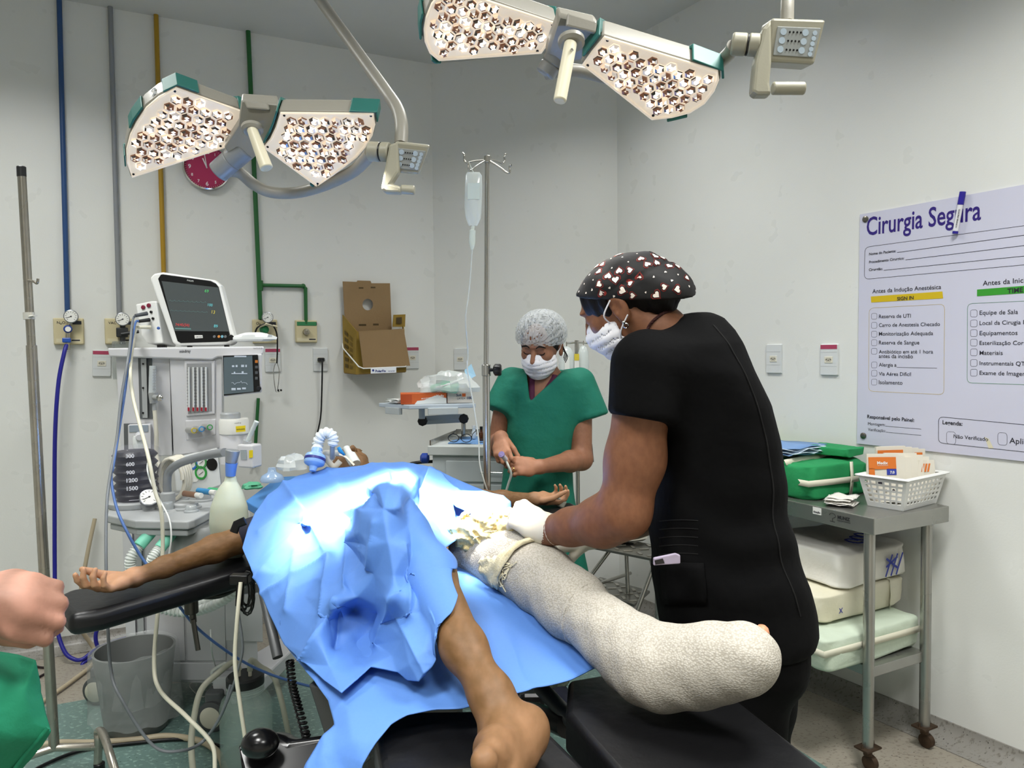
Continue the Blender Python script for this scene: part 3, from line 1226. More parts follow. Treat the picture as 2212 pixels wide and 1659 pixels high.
M_lampc = mat('lamp_control_shell', '#979483', 0.42, bump=0.03, bscale=200)

# ---- left lamp
t = thing('surgical_lamp', 'left lit surgical lamp in front of the pink clock', 'surgical lamp', D(550, 260, 1.9))
_, pc_, pn_, pP_ = petal(t, [(529, 242), (484, 317), (285, 381), (276, 350), (276, 321), (284, 290), (297, 264), (318, 232), (345, 209), (380, 190)][::-1], D(395, 280, 1.88), (.30, -.52, -.78),
      [([(8, .6), (0, 0), (0, .35)], .042, 0), ([(9, .75), (8, .6)], .04, 0)] and
      [([(9, .72), (0, 0), (0, .8)], .045, 0), ([(2, .2), (2, .95), (3, .5)], .045, 0), ([(5, .3), (6, 0), (6, .1)], .045, 0), ([(8, .25), (8, .6), (9, .02), (9, .14)], .048, 0)], 0, band=.045, rot=.3)
petal(t, [(607, 244), (807, 246), (808, 268), (802, 292), (788, 316), (769, 338), (745, 357), (718, 377), (685, 401), (571, 317), (586, 300), (598, 275)], D(700, 300, 1.86), (-.06, -.52, -.80),
      [([(0, .72), (1, 0), (1, .9)], .045, 0), ([(7, .4), (8, 0), (8, .12)], .045, 0), ([(11, .98), (11, .3), (10, .5), (9, .5)], .05, 0)], 0, band=.045, rot=.0)
# hub
mb = MB()
hub = [D(521, 217, 1.86), D(600, 225, 1.84), D(604, 252, 1.83), D(597, 290, 1.86), D(572, 320, 1.90), D(545, 345, 1.96), D(505, 350, 1.97), D(484, 318, 1.92), D(515, 270, 1.87)]
slab(mb, hub, Vector((.1, -.5, -.8)).normalized(), .028)
mb.build('hub', M_lamp, t, bevel=.006, smooth=30)
mb = MB(); slab(mb, [D(524, 214, 1.85), D(578, 222, 1.84), D(582, 238, 1.835), D(533, 234, 1.845)], Vector((0, -1, -.1)).normalized(), .012); mb.build('hub_cap', M_lamp, t, bevel=.004)
mb = MB(); mb.lathe([(.026, .0), (.026, .008), (.020, .014)], D(545, 275, 1.83), (.12, -.35, -.85), 28); mb.build('handle_collar', M_lamp, t, smooth=40)
mb = MB(); mb.tube([D(544, 278, 1.82), D(576, 364, 1.80)], [.0125, .0155], 20); mb.build('sterile_handle', mat('handle_cream', '#d9d3ba', .4), t, bevel=.003, smooth=40)
mb = MB(); mb.tube([D(533, 318, 1.95), D(501, 345, 1.97)], .030, 24); mb.tube([D(500, 346, 1.97), D(470, 373, 1.98)], .029, 24); mb.build('knuckle', mat('lamp_grey', '#868a8c', .35), t, bevel=.004, smooth=40)
a, b = control_box(t, [(853, 305, 0), (929, 314, .01), (905, 377, .03), (845, 372, .02)], 1.80,
                   (866, 409, 896, 411, .011), [(840, 312), (860, 304), (862, 370), (845, 396), (866, 402), (866, 417), (832, 415), (822, 408)], (797, 327, 842, 329, .0235))
mb = MB()
mb.tube(catmull([D(478, 370, 1.98), D(515, 372, 2.0), D(548, 398, 2.02), D(585, 415, 2.03), D(640, 416, 2.03), D(700, 400, 2.0), D(760, 372, 1.94), D(790, 345, 1.87), D(800, 330, 1.84)], 8), .0155, 16)
mb.build('yoke_tube', M_lamp, t, smooth=60)
mb = MB()
arm = [D(866, 312, 1.84), D(867, 270, 1.86), D(858, 235, 1.89), D(835, 200, 1.93)] + [D(835, 200, 1.93).lerp(D(690, -2, 2.35), k / 4) for k in range(1, 4)]
end = D(690, -2, 2.35)
d_ = (end - D(835, 200, 1.93)).normalized()
arm += [end, end + d_ * ((CEIL - .16 - end.z) / d_.z)]
mb.tube(catmull(arm, 6), .0165, 16)
mb.build('spring_arm', M_lamp, t, smooth=60)
pv = arm[-1]
mb = MB(); mb.cyl(pv - Vector((0, 0, .03)), Vector((pv.x, pv.y, CEIL)), .035, 24); mb.lathe([(.09, -.04), (.09, 0)], (pv.x, pv.y, CEIL), (0, 0, 1), 32); mb.build('ceiling_mount', M_lamp, t, smooth=40)
# 2 mark and flowers on the outer rim of the left head
mb = MB()
m_ = pP_[1].lerp(pP_[2], .35)
o2 = (m_ - pc_).normalized() * .0075 - pn_ * .012
u2 = (pP_[1] - pP_[2]).normalized()
write(mb, '2', m_ + o2 - u2 * .009, m_ + o2 + u2 * .009, -pn_, .02, h=.036)
mb.build('rim_mark', mat('rim_ink', '#56605f', .6), t)

# ---- right lamp
t = thing('surgical_lamp', 'right lit surgical lamp nearer the ceiling, cut by the photo edge', 'surgical lamp', D(1240, 100, 1.5))
petal(t, [(962, -28), (1203, 52), (1188, 84), (1169, 112), (948, 128), (930, 112), (920, 88), (918, 62), (922, 38), (934, 8)], D(1060, 60, 1.5), (.12, -.46, -.86),
      [([(9, .6), (0, 0), (0, .35)], .045, 0), ([(6, .2), (7, .5), (8, .2)], .045, 0), ([(3, .95), (4, 0), (4, .4)], .045, 0), ([(0, .97), (1, .3), (2, .5)], .05, 0)], 0, band=.045, rot=.1, pitch=.0295, maxn=50)
petal(t, [(1305, 80), (1549, 154), (1550, 172), (1540, 196), (1520, 222), (1490, 241), (1452, 251), (1409, 256), (1335, 197), (1260, 138), (1280, 112)], D(1410, 170, 1.5), (-.10, -.5, -.82),
      [([(0, .74), (1, 0), (1, .9)], .045, 0), ([(5, .3), (6, .3)], .05, 0), ([(10, .98), (10, .1), (9, .5)], .05, 0)], 0, band=.045, rot=.5)
mb = MB()
slab(mb, [D(1205, 30, 1.45), D(1290, 50, 1.45), D(1302, 78, 1.45), D(1278, 112, 1.48), D(1255, 132, 1.52), D(1215, 140, 1.56), D(1180, 118, 1.55), D(1190, 84, 1.5), D(1203, 52, 1.46)], Vector((.1, -.5, -.8)).normalized(), .028)
mb.build('hub', M_lamp, t, bevel=.006, smooth=30)
mb = MB(); slab(mb, [D(1226, 26, 1.44), D(1290, 45, 1.44), D(1288, 72, 1.44), D(1222, 56, 1.44)], Vector((0, -1, -.1)).normalized(), .012); mb.build('hub_cap', M_lamp, t, bevel=.004)
mb = MB(); mb.lathe([(.0255, .0), (.0255, .008), (.020, .013)], D(1234, 86, 1.435), (0, -.35, -.9), 28); mb.build('handle_collar', M_lamp, t, smooth=40)
mb = MB(); mb.tube([D(1233, 92, 1.425), D(1209, 219, 1.40)], [.0122, .0122], 20); mb.build('sterile_handle', MATS['handle_cream'], t, bevel=.003, smooth=40)
mb = MB(); mb.lathe([(.0035, 0), (.002, .004)], D(1235, 108, 1.408), (0, -1, 0), 10); mb.build('handle_screw', M_chrome, t)
mb = MB(); mb.tube([D(1205, 112, 1.56), D(1191, 138, 1.57)], .0225, 24); mb.tube([D(1190, 139, 1.57), D(1176, 162, 1.575)], .0215, 24); mb.build('knuckle', MATS['lamp_grey'], t, bevel=.004, smooth=40)
control_box(t, [(1668, 38, 0), (1785, 42, .01), (1760, 139, .02), (1654, 132, .01)], 1.42,
            (1668, 191, 1738, 191, .0118), [(1650, 60), (1668, 38), (1668, 134), (1664, 178), (1668, 204), (1636, 204), (1626, 198), (1632, 134)], (1580, 95, 1640, 98, .021))
mb = MB()
mb.tube(catmull([D(1180, 158, 1.58), D(1240, 152, 1.6), D(1300, 165, 1.62), D(1380, 185, 1.63), D(1470, 180, 1.60), D(1540, 145, 1.55), D(1575, 115, 1.48), D(1585, 98, 1.455)], 8), .0135, 16)
mb.build('yoke_tube', M_lamp, t, smooth=60)
mb = MB()
arm = [D(1700, 48, 1.45), D(1701, 0, 1.46), D(1704, -60, 1.5), D(1725, -200, 1.75)]
d_ = (arm[-1] - arm[-2]).normalized()
pv = Vector((arm[-1].x + .0, arm[-1].y + .15, CEIL - .15))
mb.tube(catmull(arm + [pv], 6), .0125, 16); mb.build('spring_arm', M_lamp, t, smooth=60)
mb = MB(); mb.cyl(pv - Vector((0, 0, .03)), Vector((pv.x, pv.y, CEIL)), .035, 24); mb.lathe([(.09, -.04), (.09, 0)], (pv.x, pv.y, CEIL), (0, 0, 1), 32); mb.build('ceiling_mount', M_lamp, t, smooth=40)

# ================================================================== anaesthesia machine and what stands on it
ex = Vector((.966, -.259, 0))
en = Vector((-.259, -.966, 0))
UPV = Vector((0, 0, 1))
MBK = Vector((.34, -.94, 0))     # the cabinet runs back along the left wall
MP0 = D(400, 850, 2.9)


def onM(px, py, off=0.0):
    return PL(px, py, MP0 + en * off, en)


def mslab(name, pts, off, d, m, parent, bevel=.003, seg=2):
    mb = MB()
    slab(mb, [onM(x, y, off) for x, y in pts], MBK, d)
    return mb.build(name, m, parent, bevel=bevel, seg=seg)


M_mach = mat('machine_white', '#cfcfd2', 0.4, bump=0.02, bscale=200)
M_machg = mat('machine_grey', '#a7aaab', 0.42)
M_machd = mat('machine_dark', '#5b5e60', 0.5)
M_screen = mat('screen_off', '#3d4345', 0.12, spec=0.6, emit='#39444a', estr=0.22)
M_scrpix = mat('screen_light', '#8f98a0', 0.4, emit='#b9c4d0', estr=0.35)
am = thing('anaesthesia_machine', 'white and grey anaesthesia machine with bellows beside left wall', 'anaesthesia machine', Vector((onM(400, 850).x, onM(400, 850).y, 0)))
mslab('top_deck', [(232, 752), (571, 748), (569, 765), (555, 770), (470, 772), (458, 778), (236, 771)], .03, .42, M_mach, am, .006)
mslab('tower_side', [(250, 771), (366, 773), (372, 985), (262, 985)], .0, .34, M_mach, am)
mslab('flow_panel', [(366, 773), (480, 771), (480, 960), (470, 975), (375, 985)], .015, .3, M_mach, am, .006)
mslab('rail_recess', [(298, 774), (328, 774), (330, 905), (302, 905)], .003, .01, M_machd, am, .001)
mslab('equipment_rail', [(304, 774), (316, 774), (319, 903), (308, 903)], .012, .01, M_machg, am, .001)
for y in (786, 838, 892):
    mb = MB(); mb.cyl(onM(309, y, .012), onM(309, y, .015), .004, 10); mb.build('rail_screw', M_black, am)
# flow tubes window
fw = mslab('flow_window_frame', [(398, 778), (464, 778), (464, 895), (402, 900)], .022, .012, M_mach, am, .004)
mslab('flow_window', [(403, 785), (456, 784), (457, 888), (406, 894)], .024, .008, mat('flow_glass', '#8f9091', .15, spec=.6), fw, .001)
for i, x in enumerate((408, 418, 427, 436, 445)):
    mb = MB(); mb.cyl(onM(x, 793, .028), onM(x + 1, 888, .028), .0042, 10)
    ft = mb.build('flow_tube', mat('tube_glass', '#d9dcdc', .1, spec=.7), fw, smooth=60)
    mb = MB()
    for k in range(13):
        p = onM(x + (3 if i % 2 else -3), 795 + k * 6.8, .032)
        mb.box(p, (.006, .0008, .0012), axes(ex))
    mb.build('tube_scale', M_ink, ft)
    mb = MB(); mb.cyl(onM(x, 880, .0295), onM(x, 888, .0295), .0046, 10); mb.build('red_float', mat('float_red', '#a3202e', .4), ft)
mslab('knob_recess', [(400, 908), (466, 905), (466, 940), (402, 952)], .018, .01, M_mach, am, .004)
for i, (x, y, cc) in enumerate(((416, 929, '#c9b52e'), (432, 926, '#3d8fc9'), (450, 922, '#3f9a4a'))):
    mb = MB(); a = onM(x - 10, y, .02); b = onM(x + 3, y + 1, .075); mb.tube([a, b], .0115, 16); k = mb.build('flow_knob', mat('knob_silver', '#b3b3ae', .3, .6), am, bevel=.002, smooth=40)
    mb = MB(); mb.tube([b, b + (b - a).normalized() * .004], .011, 16); q = mb.build('knob_ring', mat('knob_' + cc, cc, .4), k)
    mb = MB(); mb.tube([b + (b - a).normalized() * .003, b + (b - a).normalized() * .006], .007, 16); mb.build('knob_cap', M_machg, q)
# ventilator screen
vsn = mslab('ventilator_screen', [(480, 768), (566, 764), (566, 848), (482, 857)], .06, .05, M_mach, am, .005)
mslab('screen_bezel', [(481, 768), (557, 766), (562, 846), (483, 855)], .063, .006, M_black, vsn, .003)
scr = mslab('screen_glass', [(483, 772), (545, 768), (548, 846), (484, 852)], .0645, .003, mat('screen_blue_grey', '#4a5559', .15, emit='#6b7a80', estr=.16), vsn, .0005)
mb = MB()
for (x0, y0, w_, h_) in ((501, 789, 5, 4), (509, 788.5, 4, 4.5), (521, 788, 6, 5), (530, 788, 3, 5), (500, 806, 34, 2), (505, 803, 3, 3), (522, 802, 4, 4), (506, 768.5, 26, 3), (500, 838, 9, 5), (512, 838, 8, 4), (523, 837, 8, 4)):
    slab(mb, [onM(x, y, .066) for x, y in ((x0, y0), (x0 + w_, y0), (x0 + w_, y0 + h_), (x0, y0 + h_))], en, .0006)
mb.build('screen_readout', M_scrpix, scr)
mb = MB()
pts = [(500 + k * 1.9, 827 - (4 * sin(k * 1.3) if k % 7 in (3, 4) else .6 * sin(k))) for k in range(19)]
mb.tube([onM(x, y, .066) for x, y in pts], .0007, 5); mb.build('screen_trace', M_scrpix, scr)
for k, (y, cc) in enumerate(((781, '#c9762a'), (793, '#565b5e'), (805, '#565b5e'), (817, '#565b5e'))):
    mslab('screen_button', [(551, y - 3), (557, y - 3), (557, y + 3), (551, y + 3)], .065, .003, mat('button_' + cc, cc, .4), vsn, .0005)
mb = MB(); mb.cyl(onM(559, 839, .06), onM(559, 839, .082), .0085, 16); mb.build('dial_knob', M_black, vsn, bevel=.002, smooth=40)
mb = MB()
write(mb, 'mindray', onM(388, 762, .0305), onM(412, 761, .0305), UPV, .02)
write(mb, 'WATO EX-35', onM(547, 754, .0305), onM(567, 753.5, .0305), UPV, .0)
mb.build('brand_lettering', mat('brand_grey', '#4d4f55', .5), am)
# flow meter on the rail
mb = MB(); mb.tube([onM(329, 850, .03), onM(330, 790, .03)], [.014, .0125], 14); fm = mb.build('oxygen_flowmeter', mat('clear_meter', '#cdd3d6', .1, spec=.7), am, smooth=40)
mb = MB()
for k in range(16):
    mb.box(onM(333, 798 + k * 3.1, .046), (.007 if k % 2 else .012, .0008, .001), axes(ex))
mb.build('meter_scale', M_ink, fm)
mb = MB(); mb.tube([onM(331, 848, .03), onM(332, 871, .03)], [.018, .014], 16); mb.cyl(onM(333, 858, .035), onM(343, 859, .07), .01, 12); mb.tube([onM(333, 870, .03), onM(334, 886, .03)], [.007, .009], 12); mb.build('meter_valve', M_machg, fm, smooth=40)
mb = MB(); mb.lathe([(.008, 0), (.012, .003), (.012, .012), (.006, .014)], onM(346, 860, .075), (.3, -.95, .1), 12); mb.build('meter_knob', M_chrome, fm, smooth=30)
mb = MB(); mb.tube(catmull([onM(334, 886, .03), onM(338, 940, .04), onM(338, 985, .04), onM(350, 1020, .06)], 6), .008, 10); mb.build('clear_tube', mat('milky_tube', '#d3cfc0', .3), fm, smooth=60)
# absorber alarm module
mslab('module_bay', [(267, 915), (326, 915), (327, 973), (268, 972)], .006, .02, M_machd, am, .002)
mod = mslab('gas_module', [(276, 918), (325, 916), (326, 974), (277, 972)], .03, .05, M_mach, am, .004)
mslab('module_stripe', [(279, 919), (320, 918), (320, 933), (279, 934)], .032, .004, mat('module_grey', '#8d98a3', .4), mod, .001)
mb = MB(); mb.cyl(onM(300, 940, .03), onM(301, 945, .075), .014, 14); mb.build('sample_port', M_mach, mod, bevel=.003, smooth=40)
mb = MB(); mb.lathe([(.018, 0), (.021, .02), (.021, .05), (.018, .06)], onM(300, 974, .05), (0, 0, 1), 16); mb.build('water_trap', mat('trap_clear', '#dfe3e3', .15, spec=.7), mod, smooth=40)
# white lower panel with round pressure gauges
lp = mslab('gauge_panel', [(373, 992), (470, 968), (478, 1050), (383, 1080)], .06, .05, mat('panel_white', '#dfe2e2', .4), am, .006)
for (x, y, r_, cc) in ((399, 1000, .024, '#c7b22e'), (415, 1000, .026, '#2f6fc0'), (435, 998, .026, '#4a9455'), (435, 1021, .026, '#2f9a3f')):
    mb = MB(); mb.lathe([(r_ * .72, 0), (r_ * .74, .005), (r_, .005), (r_, 0)], onM(x, y, .06), en, 28, cap=False); gg = mb.build('gauge_ring', mat('ring_' + cc, cc, .4), lp, smooth=35)
    mb = MB(); mb.lathe([(r_ * .7, 0), (r_ * .7, .002)], onM(x, y, .0605), en, 24); mb.build('gauge_dial', M_gface, gg)
    mb = MB(); mb.box(onM(x - .5, y + 1, .064), (r_ * .8, .002, .001), axes(ex) @ Matrix.Rotation(-.6, 3, 'Y')); mb.build('gauge_needle', M_ink, gg)
for (x, y) in ((401, 1030), (420, 1028), (458, 1003)):
    mb = MB(); mb.lathe([(.024, 0), (.024, .0015)], onM(x, y, .061), en, 28); mb.build('gauge_blank', M_gface if x < 450 else M_black, lp, smooth=35)
# vaporisers
vp = thing('vaporizer', 'white anaesthetic vaporizer with yellow label at the machine side', 'vaporizer', onM(504, 935, .06))
mb = MB(); mb.lathe([(.05, 0), (.05, .15), (.044, .16)], onM(506, 1000, .05), UPV, 28); mb.build('body', M_mach, vp, smooth=40)
mb = MB(); mb.lathe([(.05, 0), (.054, .004), (.054, .052), (.05, .06)], onM(506, 938, .05), UPV, 28); mb.build('upper_housing', mat('vap_cream', '#dcdcd6', .4), vp, smooth=40)
mb = MB(); mb.lathe([(.036, 0), (.036, .02), (.033, .024)], onM(498, 905, .05), UPV, 28); mb.build('dial_knob', M_machg, vp, smooth=30)
slabq = lambda mb, q, off: slab(mb, [onM(x, y, off) for x, y in q], en, .001)
mb = MB(); slabq(mb, [(509, 921), (530, 919), (530, 932), (510, 934)], .108); lb = mb.build('yellow_label', mat('label_yellow', '#e0c81e', .5), vp)
mb = MB(); write(mb, 'SEVOFLURANE', onM(511, 929, .1085), onM(529, 927.5, .1085), UPV, .02); write(mb, 'mindray', onM(507, 916, .1085), onM(521, 914.5, .1085), UPV, .0); mb.build('label_lettering', M_ink, lb)
v2 = thing('vaporizer_filler', 'small white filler unit with yellow tag and ribbed spout', 'filler unit', onM(530, 985, .1))
mb = MB(); slab(mb, [onM(x, y, .13) for x, y in ((512, 960), (545, 962), (546, 1012), (514, 1010))], en, .06); mb.build('body', M_mach, v2, bevel=.006)
mb = MB(); mb.cyl(onM(532, 962, .1), onM(535, 952, .1), .015, 14); mb.build('filler_neck', M_machg, v2, smooth=40)
mb = MB()
P = [onM(535 + k * 2.4, 952 - k * 5.2, .1) for k in range(9)]
mb.tube(P, [.0075, .009] * 5, 12); mb.build('ribbed_spout', mat('clear_plastic', '#cfd8d8', .15, spec=.6), v2, smooth=30)
mb = MB(); slab(mb, [onM(x, y, .132) for x, y in ((538, 973), (546, 972), (546, 988), (538, 990))], en, .001); mb.build('yellow_tag', MATS['label_yellow'], v2)
mb = MB(); slab(mb, [onM(x, y, .132) for x, y in ((519, 972), (532, 972), (533, 993), (520, 993))], en, .001); mb.build('sight_glass', mat('sight_grey', '#9ba3a6', .15), v2)

# ---- bellows and absorber deck
TP = MP0 + en * .47
dk = [(232, 1108), (289, 1120), (407, 1123), (420, 1119), (470, 1095)]
zt = .85
mb = MB()
q = [G(231, 1112, zt), G(292, 1124, zt), G(406, 1126, zt), G(420, 1122, zt), G(458, 1102, zt), G(520, 1066, zt), G(300, 1066, zt), G(240, 1085, zt)]
slab(mb, q, UPV, .028)
mb.build('absorber_deck', M_machg, am, bevel=.006, seg=3)
mb = MB(); slab(mb, [p * 1 + (sum(q, Vector()) / 8 - p) * .05 - UPV * .03 for p in q], UPV, .02); mb.build('deck_skirt', M_machg, am, bevel=.004)
bc = G(295, 1092, zt)
mb = MB(); mb.lathe([(.088, 0), (.092, .006), (.092, .018), (.084, .022)], bc, UPV, 36); bl_ = mb.build('bellows_base', M_machg, am, smooth=40)
mb = MB()
prof = []
for k in range(6):
    prof += [(.060, .03 + k * .027), (.073, .0435 + k * .027)]
prof += [(.060, .192)]
mb.lathe([(.06, .022)] + prof + [(.02, .195)], bc, UPV, 36); mb.build('bellows', mat('bellows_black', '#15151a', .4), bl_, smooth=30)
M_dome = mat('bellows_dome_clear', '#cfcfe6', 0.05, trans=0.0, alpha=0.08, spec=0.9)
mb = MB(); mb.lathe([(.083, .02), (.083, .185), (.078, .2), (.06, .21), (.02, .214)], bc, UPV, 36, cap=False); mb.build('bellows_dome', M_dome, bl_, smooth=50)
M_num = mat('white_print', '#e6e6ee', .5)
mb = MB()
fwd = (Vector((0, 0, 0)) - Vector((bc.x, bc.y, 0))).normalized()
sd = UPV.cross(fwd).normalized()
for k, s_ in enumerate(('300', '600', '900', '1200', '1500')):
    pz = bc + fwd * .084 + UPV * (.178 - k * .0275) - sd * .028
    write(mb, s_, pz, pz + sd * (.0085 * len(s_)), UPV, .03)
pz = bc + fwd * .0845 + UPV * .034 - sd * .034
wline(mb, pz + sd * .012, pz + sd * .045, fwd, .0015)
mb.build('volume_marks', M_num, bl_)
# pressure gauge on the deck
gp = G(323, 1100, zt)
mb = MB(); mb.lathe([(.022, 0), (.026, .02), (.020, .03)], gp, UPV, 20); mb.build('gauge_stand', M_machg, am, smooth=40)
gauge(am, gp + UPV * .034 + fwd * .012, (fwd + UPV * .75).normalized(), .031, 'pressure_gauge')
# knobs, valves on the deck
def deck_knob(px, py, r, h, m, name='deck_knob'):
    p = G(px, py, zt)
    mb = MB(); n_ = 28
    mb.lathe([(r * 1.25, 0), (r * 1.25, .006), (r, .008), (r, h * .8), (r * .85, h)], p, UPV, 24)
    return mb.build(name, m, am, smooth=35)
deck_knob(400, 1098, .042, .022, M_machg, 'absorber_cap')
deck_knob(440, 1082, .026, .04, M_machg, 'relief_knob')
deck_knob(413, 1106, .018, .022, mat('valve_clear', '#a9aeb0', .1, spec=.7), 'check_valve')
deck_knob(362, 1104, .02, .03, MATS['valve_clear'], 'check_valve')
deck_knob(385, 1080, .03, .03, M_machg, 'absorber_cap')
# grey support arm ending at the reservoir bag
ap = G(363, 1100, zt)
mb = MB(); mb.lathe([(.024, 0), (.024, .055), (.017, .06)], ap, UPV, 20); mb.build('arm_socket', M_machg, am, smooth=40)
yb = ap.y
hd = D(497, 985, 2.28)
P = [ap + UPV * .05, D(361, 1040, yb), D(366, 1018, yb), D(390, 1000, yb - .03), D(440, 985, yb - .08), D(485, 977, 2.3)]
mb = MB(); mb.tube(catmull(P, 6), .0135, 14); mb.build('bag_arm', mat('arm_grey', '#8e9296', .35, .3), am, smooth=60)
mb = MB(); mb.tube([D(503, 972, 2.27), D(499, 1000, 2.27)], [.022, .017], 18); mb.build('arm_elbow', MATS['arm_grey'], am, smooth=40, bevel=.002)
# reservoir bag
t = thing('breathing_bag', 'limp pale breathing bag with blue neck hanging from grey arm', 'breathing bag', D(497, 1100, 2.25))
mb = MB(); mb.tube([D(500, 1000, 2.27), D(499, 1012, 2.27), D(498, 1028, 2.27)], [.018, .0165, .0145], 18); mb.build('blue_neck', mat('neck_blue', '#5a83cf', .4), t, smooth=30)
c_ = D(496, 1108, 2.27)
bagP = [D(498, 1026, 2.27), D(498, 1040, 2.27), D(496, 1062, 2.26), D(495, 1095, 2.25), D(495, 1130, 2.25), D(497, 1165, 2.26), D(500, 1195, 2.27), D(502, 1210, 2.27)]
bagr = [.013, .020, .040, .056, .060, .056, .044, .022]
mb = MB(); mb.tube(catmull(bagP, 5), [float(np.interp(k, np.arange(8) * 5, bagr)) for k in range(36)], 24, flat=(1, .62)); mb.build('bag', mat('bag_latex', '#b9c0ae', .45, sss=.1, bump=.08, bscale=30), t, smooth=80)
# absorber block and hoses under the deck
t0 = am
mb = MB(); mb.lathe([(.075, 0), (.082, .02), (.082, .12), (.07, .14)], G(400, 1120, .85) - UPV * .18 + Vector((0, .09, 0)), UPV, 28); mb.build('absorber_canister', mat('canister_grey', '#8a8d8c', .35), am, smooth=40)
M_tealc = mat('mint_connector', '#7ccfb4', .45)
M_corr = mat('corrugated_white', '#dfe4e0', .35)
for i, (x, y, x1, y1) in enumerate(((345, 1128, 300, 1180), (385, 1135, 345, 1185))):
    a = D(x, y, 2.38); b = D(x1, y1, 2.32)
    mb = MB(); mb.tube([a + Vector((.01, .08, .01)), a], .017, 14); mb.tube([a, a + (b - a) * .06], .023, 12); mb.tube([a + (b - a) * .06, a + (b - a) * .4], .0135, 14); mb.build('hose_port', M_machg, am, smooth=30)
    h_ = thing('breathing_hose', ('left' if i == 0 else 'right') + ' mint tipped corrugated hose from the absorber ports', 'hose', a + (b - a) * .35)
    mb = MB(); mb.tube([a + (b - a) * .36, b], .0185, 18); mb.build('mint_cuff', M_tealc, h_, bevel=.002, smooth=40)
    if i == 0:
        P = [b, D(282, 1208, 2.3), D(287, 1245, 2.31), D(305, 1285, 2.33), D(345, 1312, 2.36), D(400, 1322, 2.36), D(450, 1312, 2.34), D(500, 1284, 2.3), D(530, 1250, 2.28)]
    else:
        P = [b, D(330, 1205, 2.3), D(332, 1225, 2.32), D(345, 1255, 2.36), D(380, 1290, 2.4), D(430, 1302, 2.4), D(490, 1272, 2.36), D(530, 1232, 2.3)]
    cp = catmull(P, 26)
    mb = MB(); mb.tube(cp, [.0125 + (.0045 if k % 4 < 2 else 0) for k in range(len(cp))], 14); mb.build('corrugated_tube', M_corr, h_, smooth=30)

# ---- lower body
onB = lambda px, py, off=0.0: PL(px, py, MP0 + en * (.06 + off), en)
def bslab(name, pts, off, d, m, bevel=.003):
    mb = MB(); slab(mb, [onB(x, y, off) for x, y in pts], MBK, d); return mb.build(name, m, am, bevel=bevel)
bslab('lower_cabinet', [(268, 1128), (540, 1128), (560, 1480), (282, 1470)], 0, .4, M_mach)
bslab('corner_post', [(264, 1140), (285, 1140), (294, 1400), (273, 1400)], .02, .03, M_mach, .002)
bslab('corner_post', [(290, 1140), (304, 1140), (312, 1410), (299, 1410)], .015, .03, M_machg, .002)
bslab('drawer_front', [(486, 1290), (566, 1280), (568, 1388), (488, 1385)], .012, .02, M_mach, .004)
bslab('shelf_gap', [(484, 1268), (566, 1262), (567, 1285), (486, 1290)], .004, .01, M_machd, .001)
bslab('door_panel', [(402, 1300), (486, 1300), (488, 1428), (404, 1428)], .008, .02, M_mach, .003)
bslab('door_panel', [(316, 1300), (396, 1300), (400, 1428), (318, 1428)], .008, .02, M_mach, .003)
bslab('kick_panel', [(300, 1432), (492, 1432), (494, 1470), (304, 1470)], .008, .02, M_mach, .003)
# base platform running out to the right
mb = MB()
q = [G(485, 1448, .15), G(610, 1375, .15), G(640, 1395, .15), G(560, 1470, .15), G(500, 1490, .15)]
slab(mb, q, UPV, .06); mb.build('base_platform', M_mach, am, bevel=.008)
mb = MB(); mb.tube(catmull([D(462, 1462, 2.7), D(458, 1450, 2.7), D(485, 1433, 2.7), D(490, 1440, 2.7)], 5), .006, 8); mb.build('base_handle', M_white, am, smooth=60)
mb = MB(); slab(mb, [D(x, y, 2.69) for x, y in ((456, 1462), (508, 1462), (506, 1505), (460, 1500))], Vector((0, -1, 0)), .06); mb.build('caster_bracket', M_mach, am, bevel=.008)
for (x, y, yy, r_) in ((461, 1548, 2.66, .055), (212, 1492, 2.88, .055)):
    c_ = D(x, y, yy)
    c_.z = r_
    wn = Vector((-.12, -1, .0)).normalized()
    mb = MB(); mb.lathe([(r_ * .8, -.022), (r_, -.016), (r_, .016), (r_ * .8, .022)], c_, wn, 32); wv = mb.build('caster_wheel', mat('tyre_grey', '#4a4d4e', .6), am, smooth=40)
    mb = MB(); mb.lathe([(r_ * .72, .016), (r_ * .72, .024), (r_ * .6, .028)], c_, wn, 32); mb.build('wheel_disc', mat('wheel_cream', '#c9c6b4', .45), wv, smooth=40)
    mb = MB(); mb.box(c_ + Vector((0, .03, .06)), (.06, .07, .05)); mb.build('caster_fork', M_machd, am, bevel=.008)
mb = MB(); slab(mb, [D(x, y, 2.88) for x, y in ((208, 1420), (238, 1418), (238, 1480), (206, 1480))], Vector((0, -1, 0)), .08); mb.build('rear_foot', M_mach, am, bevel=.01)

# ---- patient monitor on the deck
pm = thing('patient_monitor', 'white patient monitor with dark screen on top of the anaesthesia machine', 'monitor', onM(410, 745, -.1))
F0 = [(338, 598), (360, 590), (462, 605), (475, 615), (505, 730), (500, 741), (385, 746), (370, 740)]
off_b = .05
def onMon(px, py, off=0.0):
    nn = Vector((-.10, -.97, .12)).normalized()
    return PL(px, py, MP0 + en * -.02 + nn * off, nn)
mn = Vector((-.10, -.97, .12)).normalized()
mb = MB(); slab(mb, [onMon(x, y) for x, y in [(322, 600), (332, 590), (350, 587), (462, 604), (476, 616), (505, 728), (506, 738), (495, 744), (385, 746), (372, 742)]], mn, .04); mb.build('front_shell', mat('monitor_white', '#e2e3e0', .35), pm, bevel=.01, seg=3)
bk = Vector((-.055, .16, 0))
fr_ = [onMon(x, y, -.035) for x, y in [(324, 602), (352, 592), (460, 608), (470, 640), (498, 735), (380, 743)]]
mb = MB()
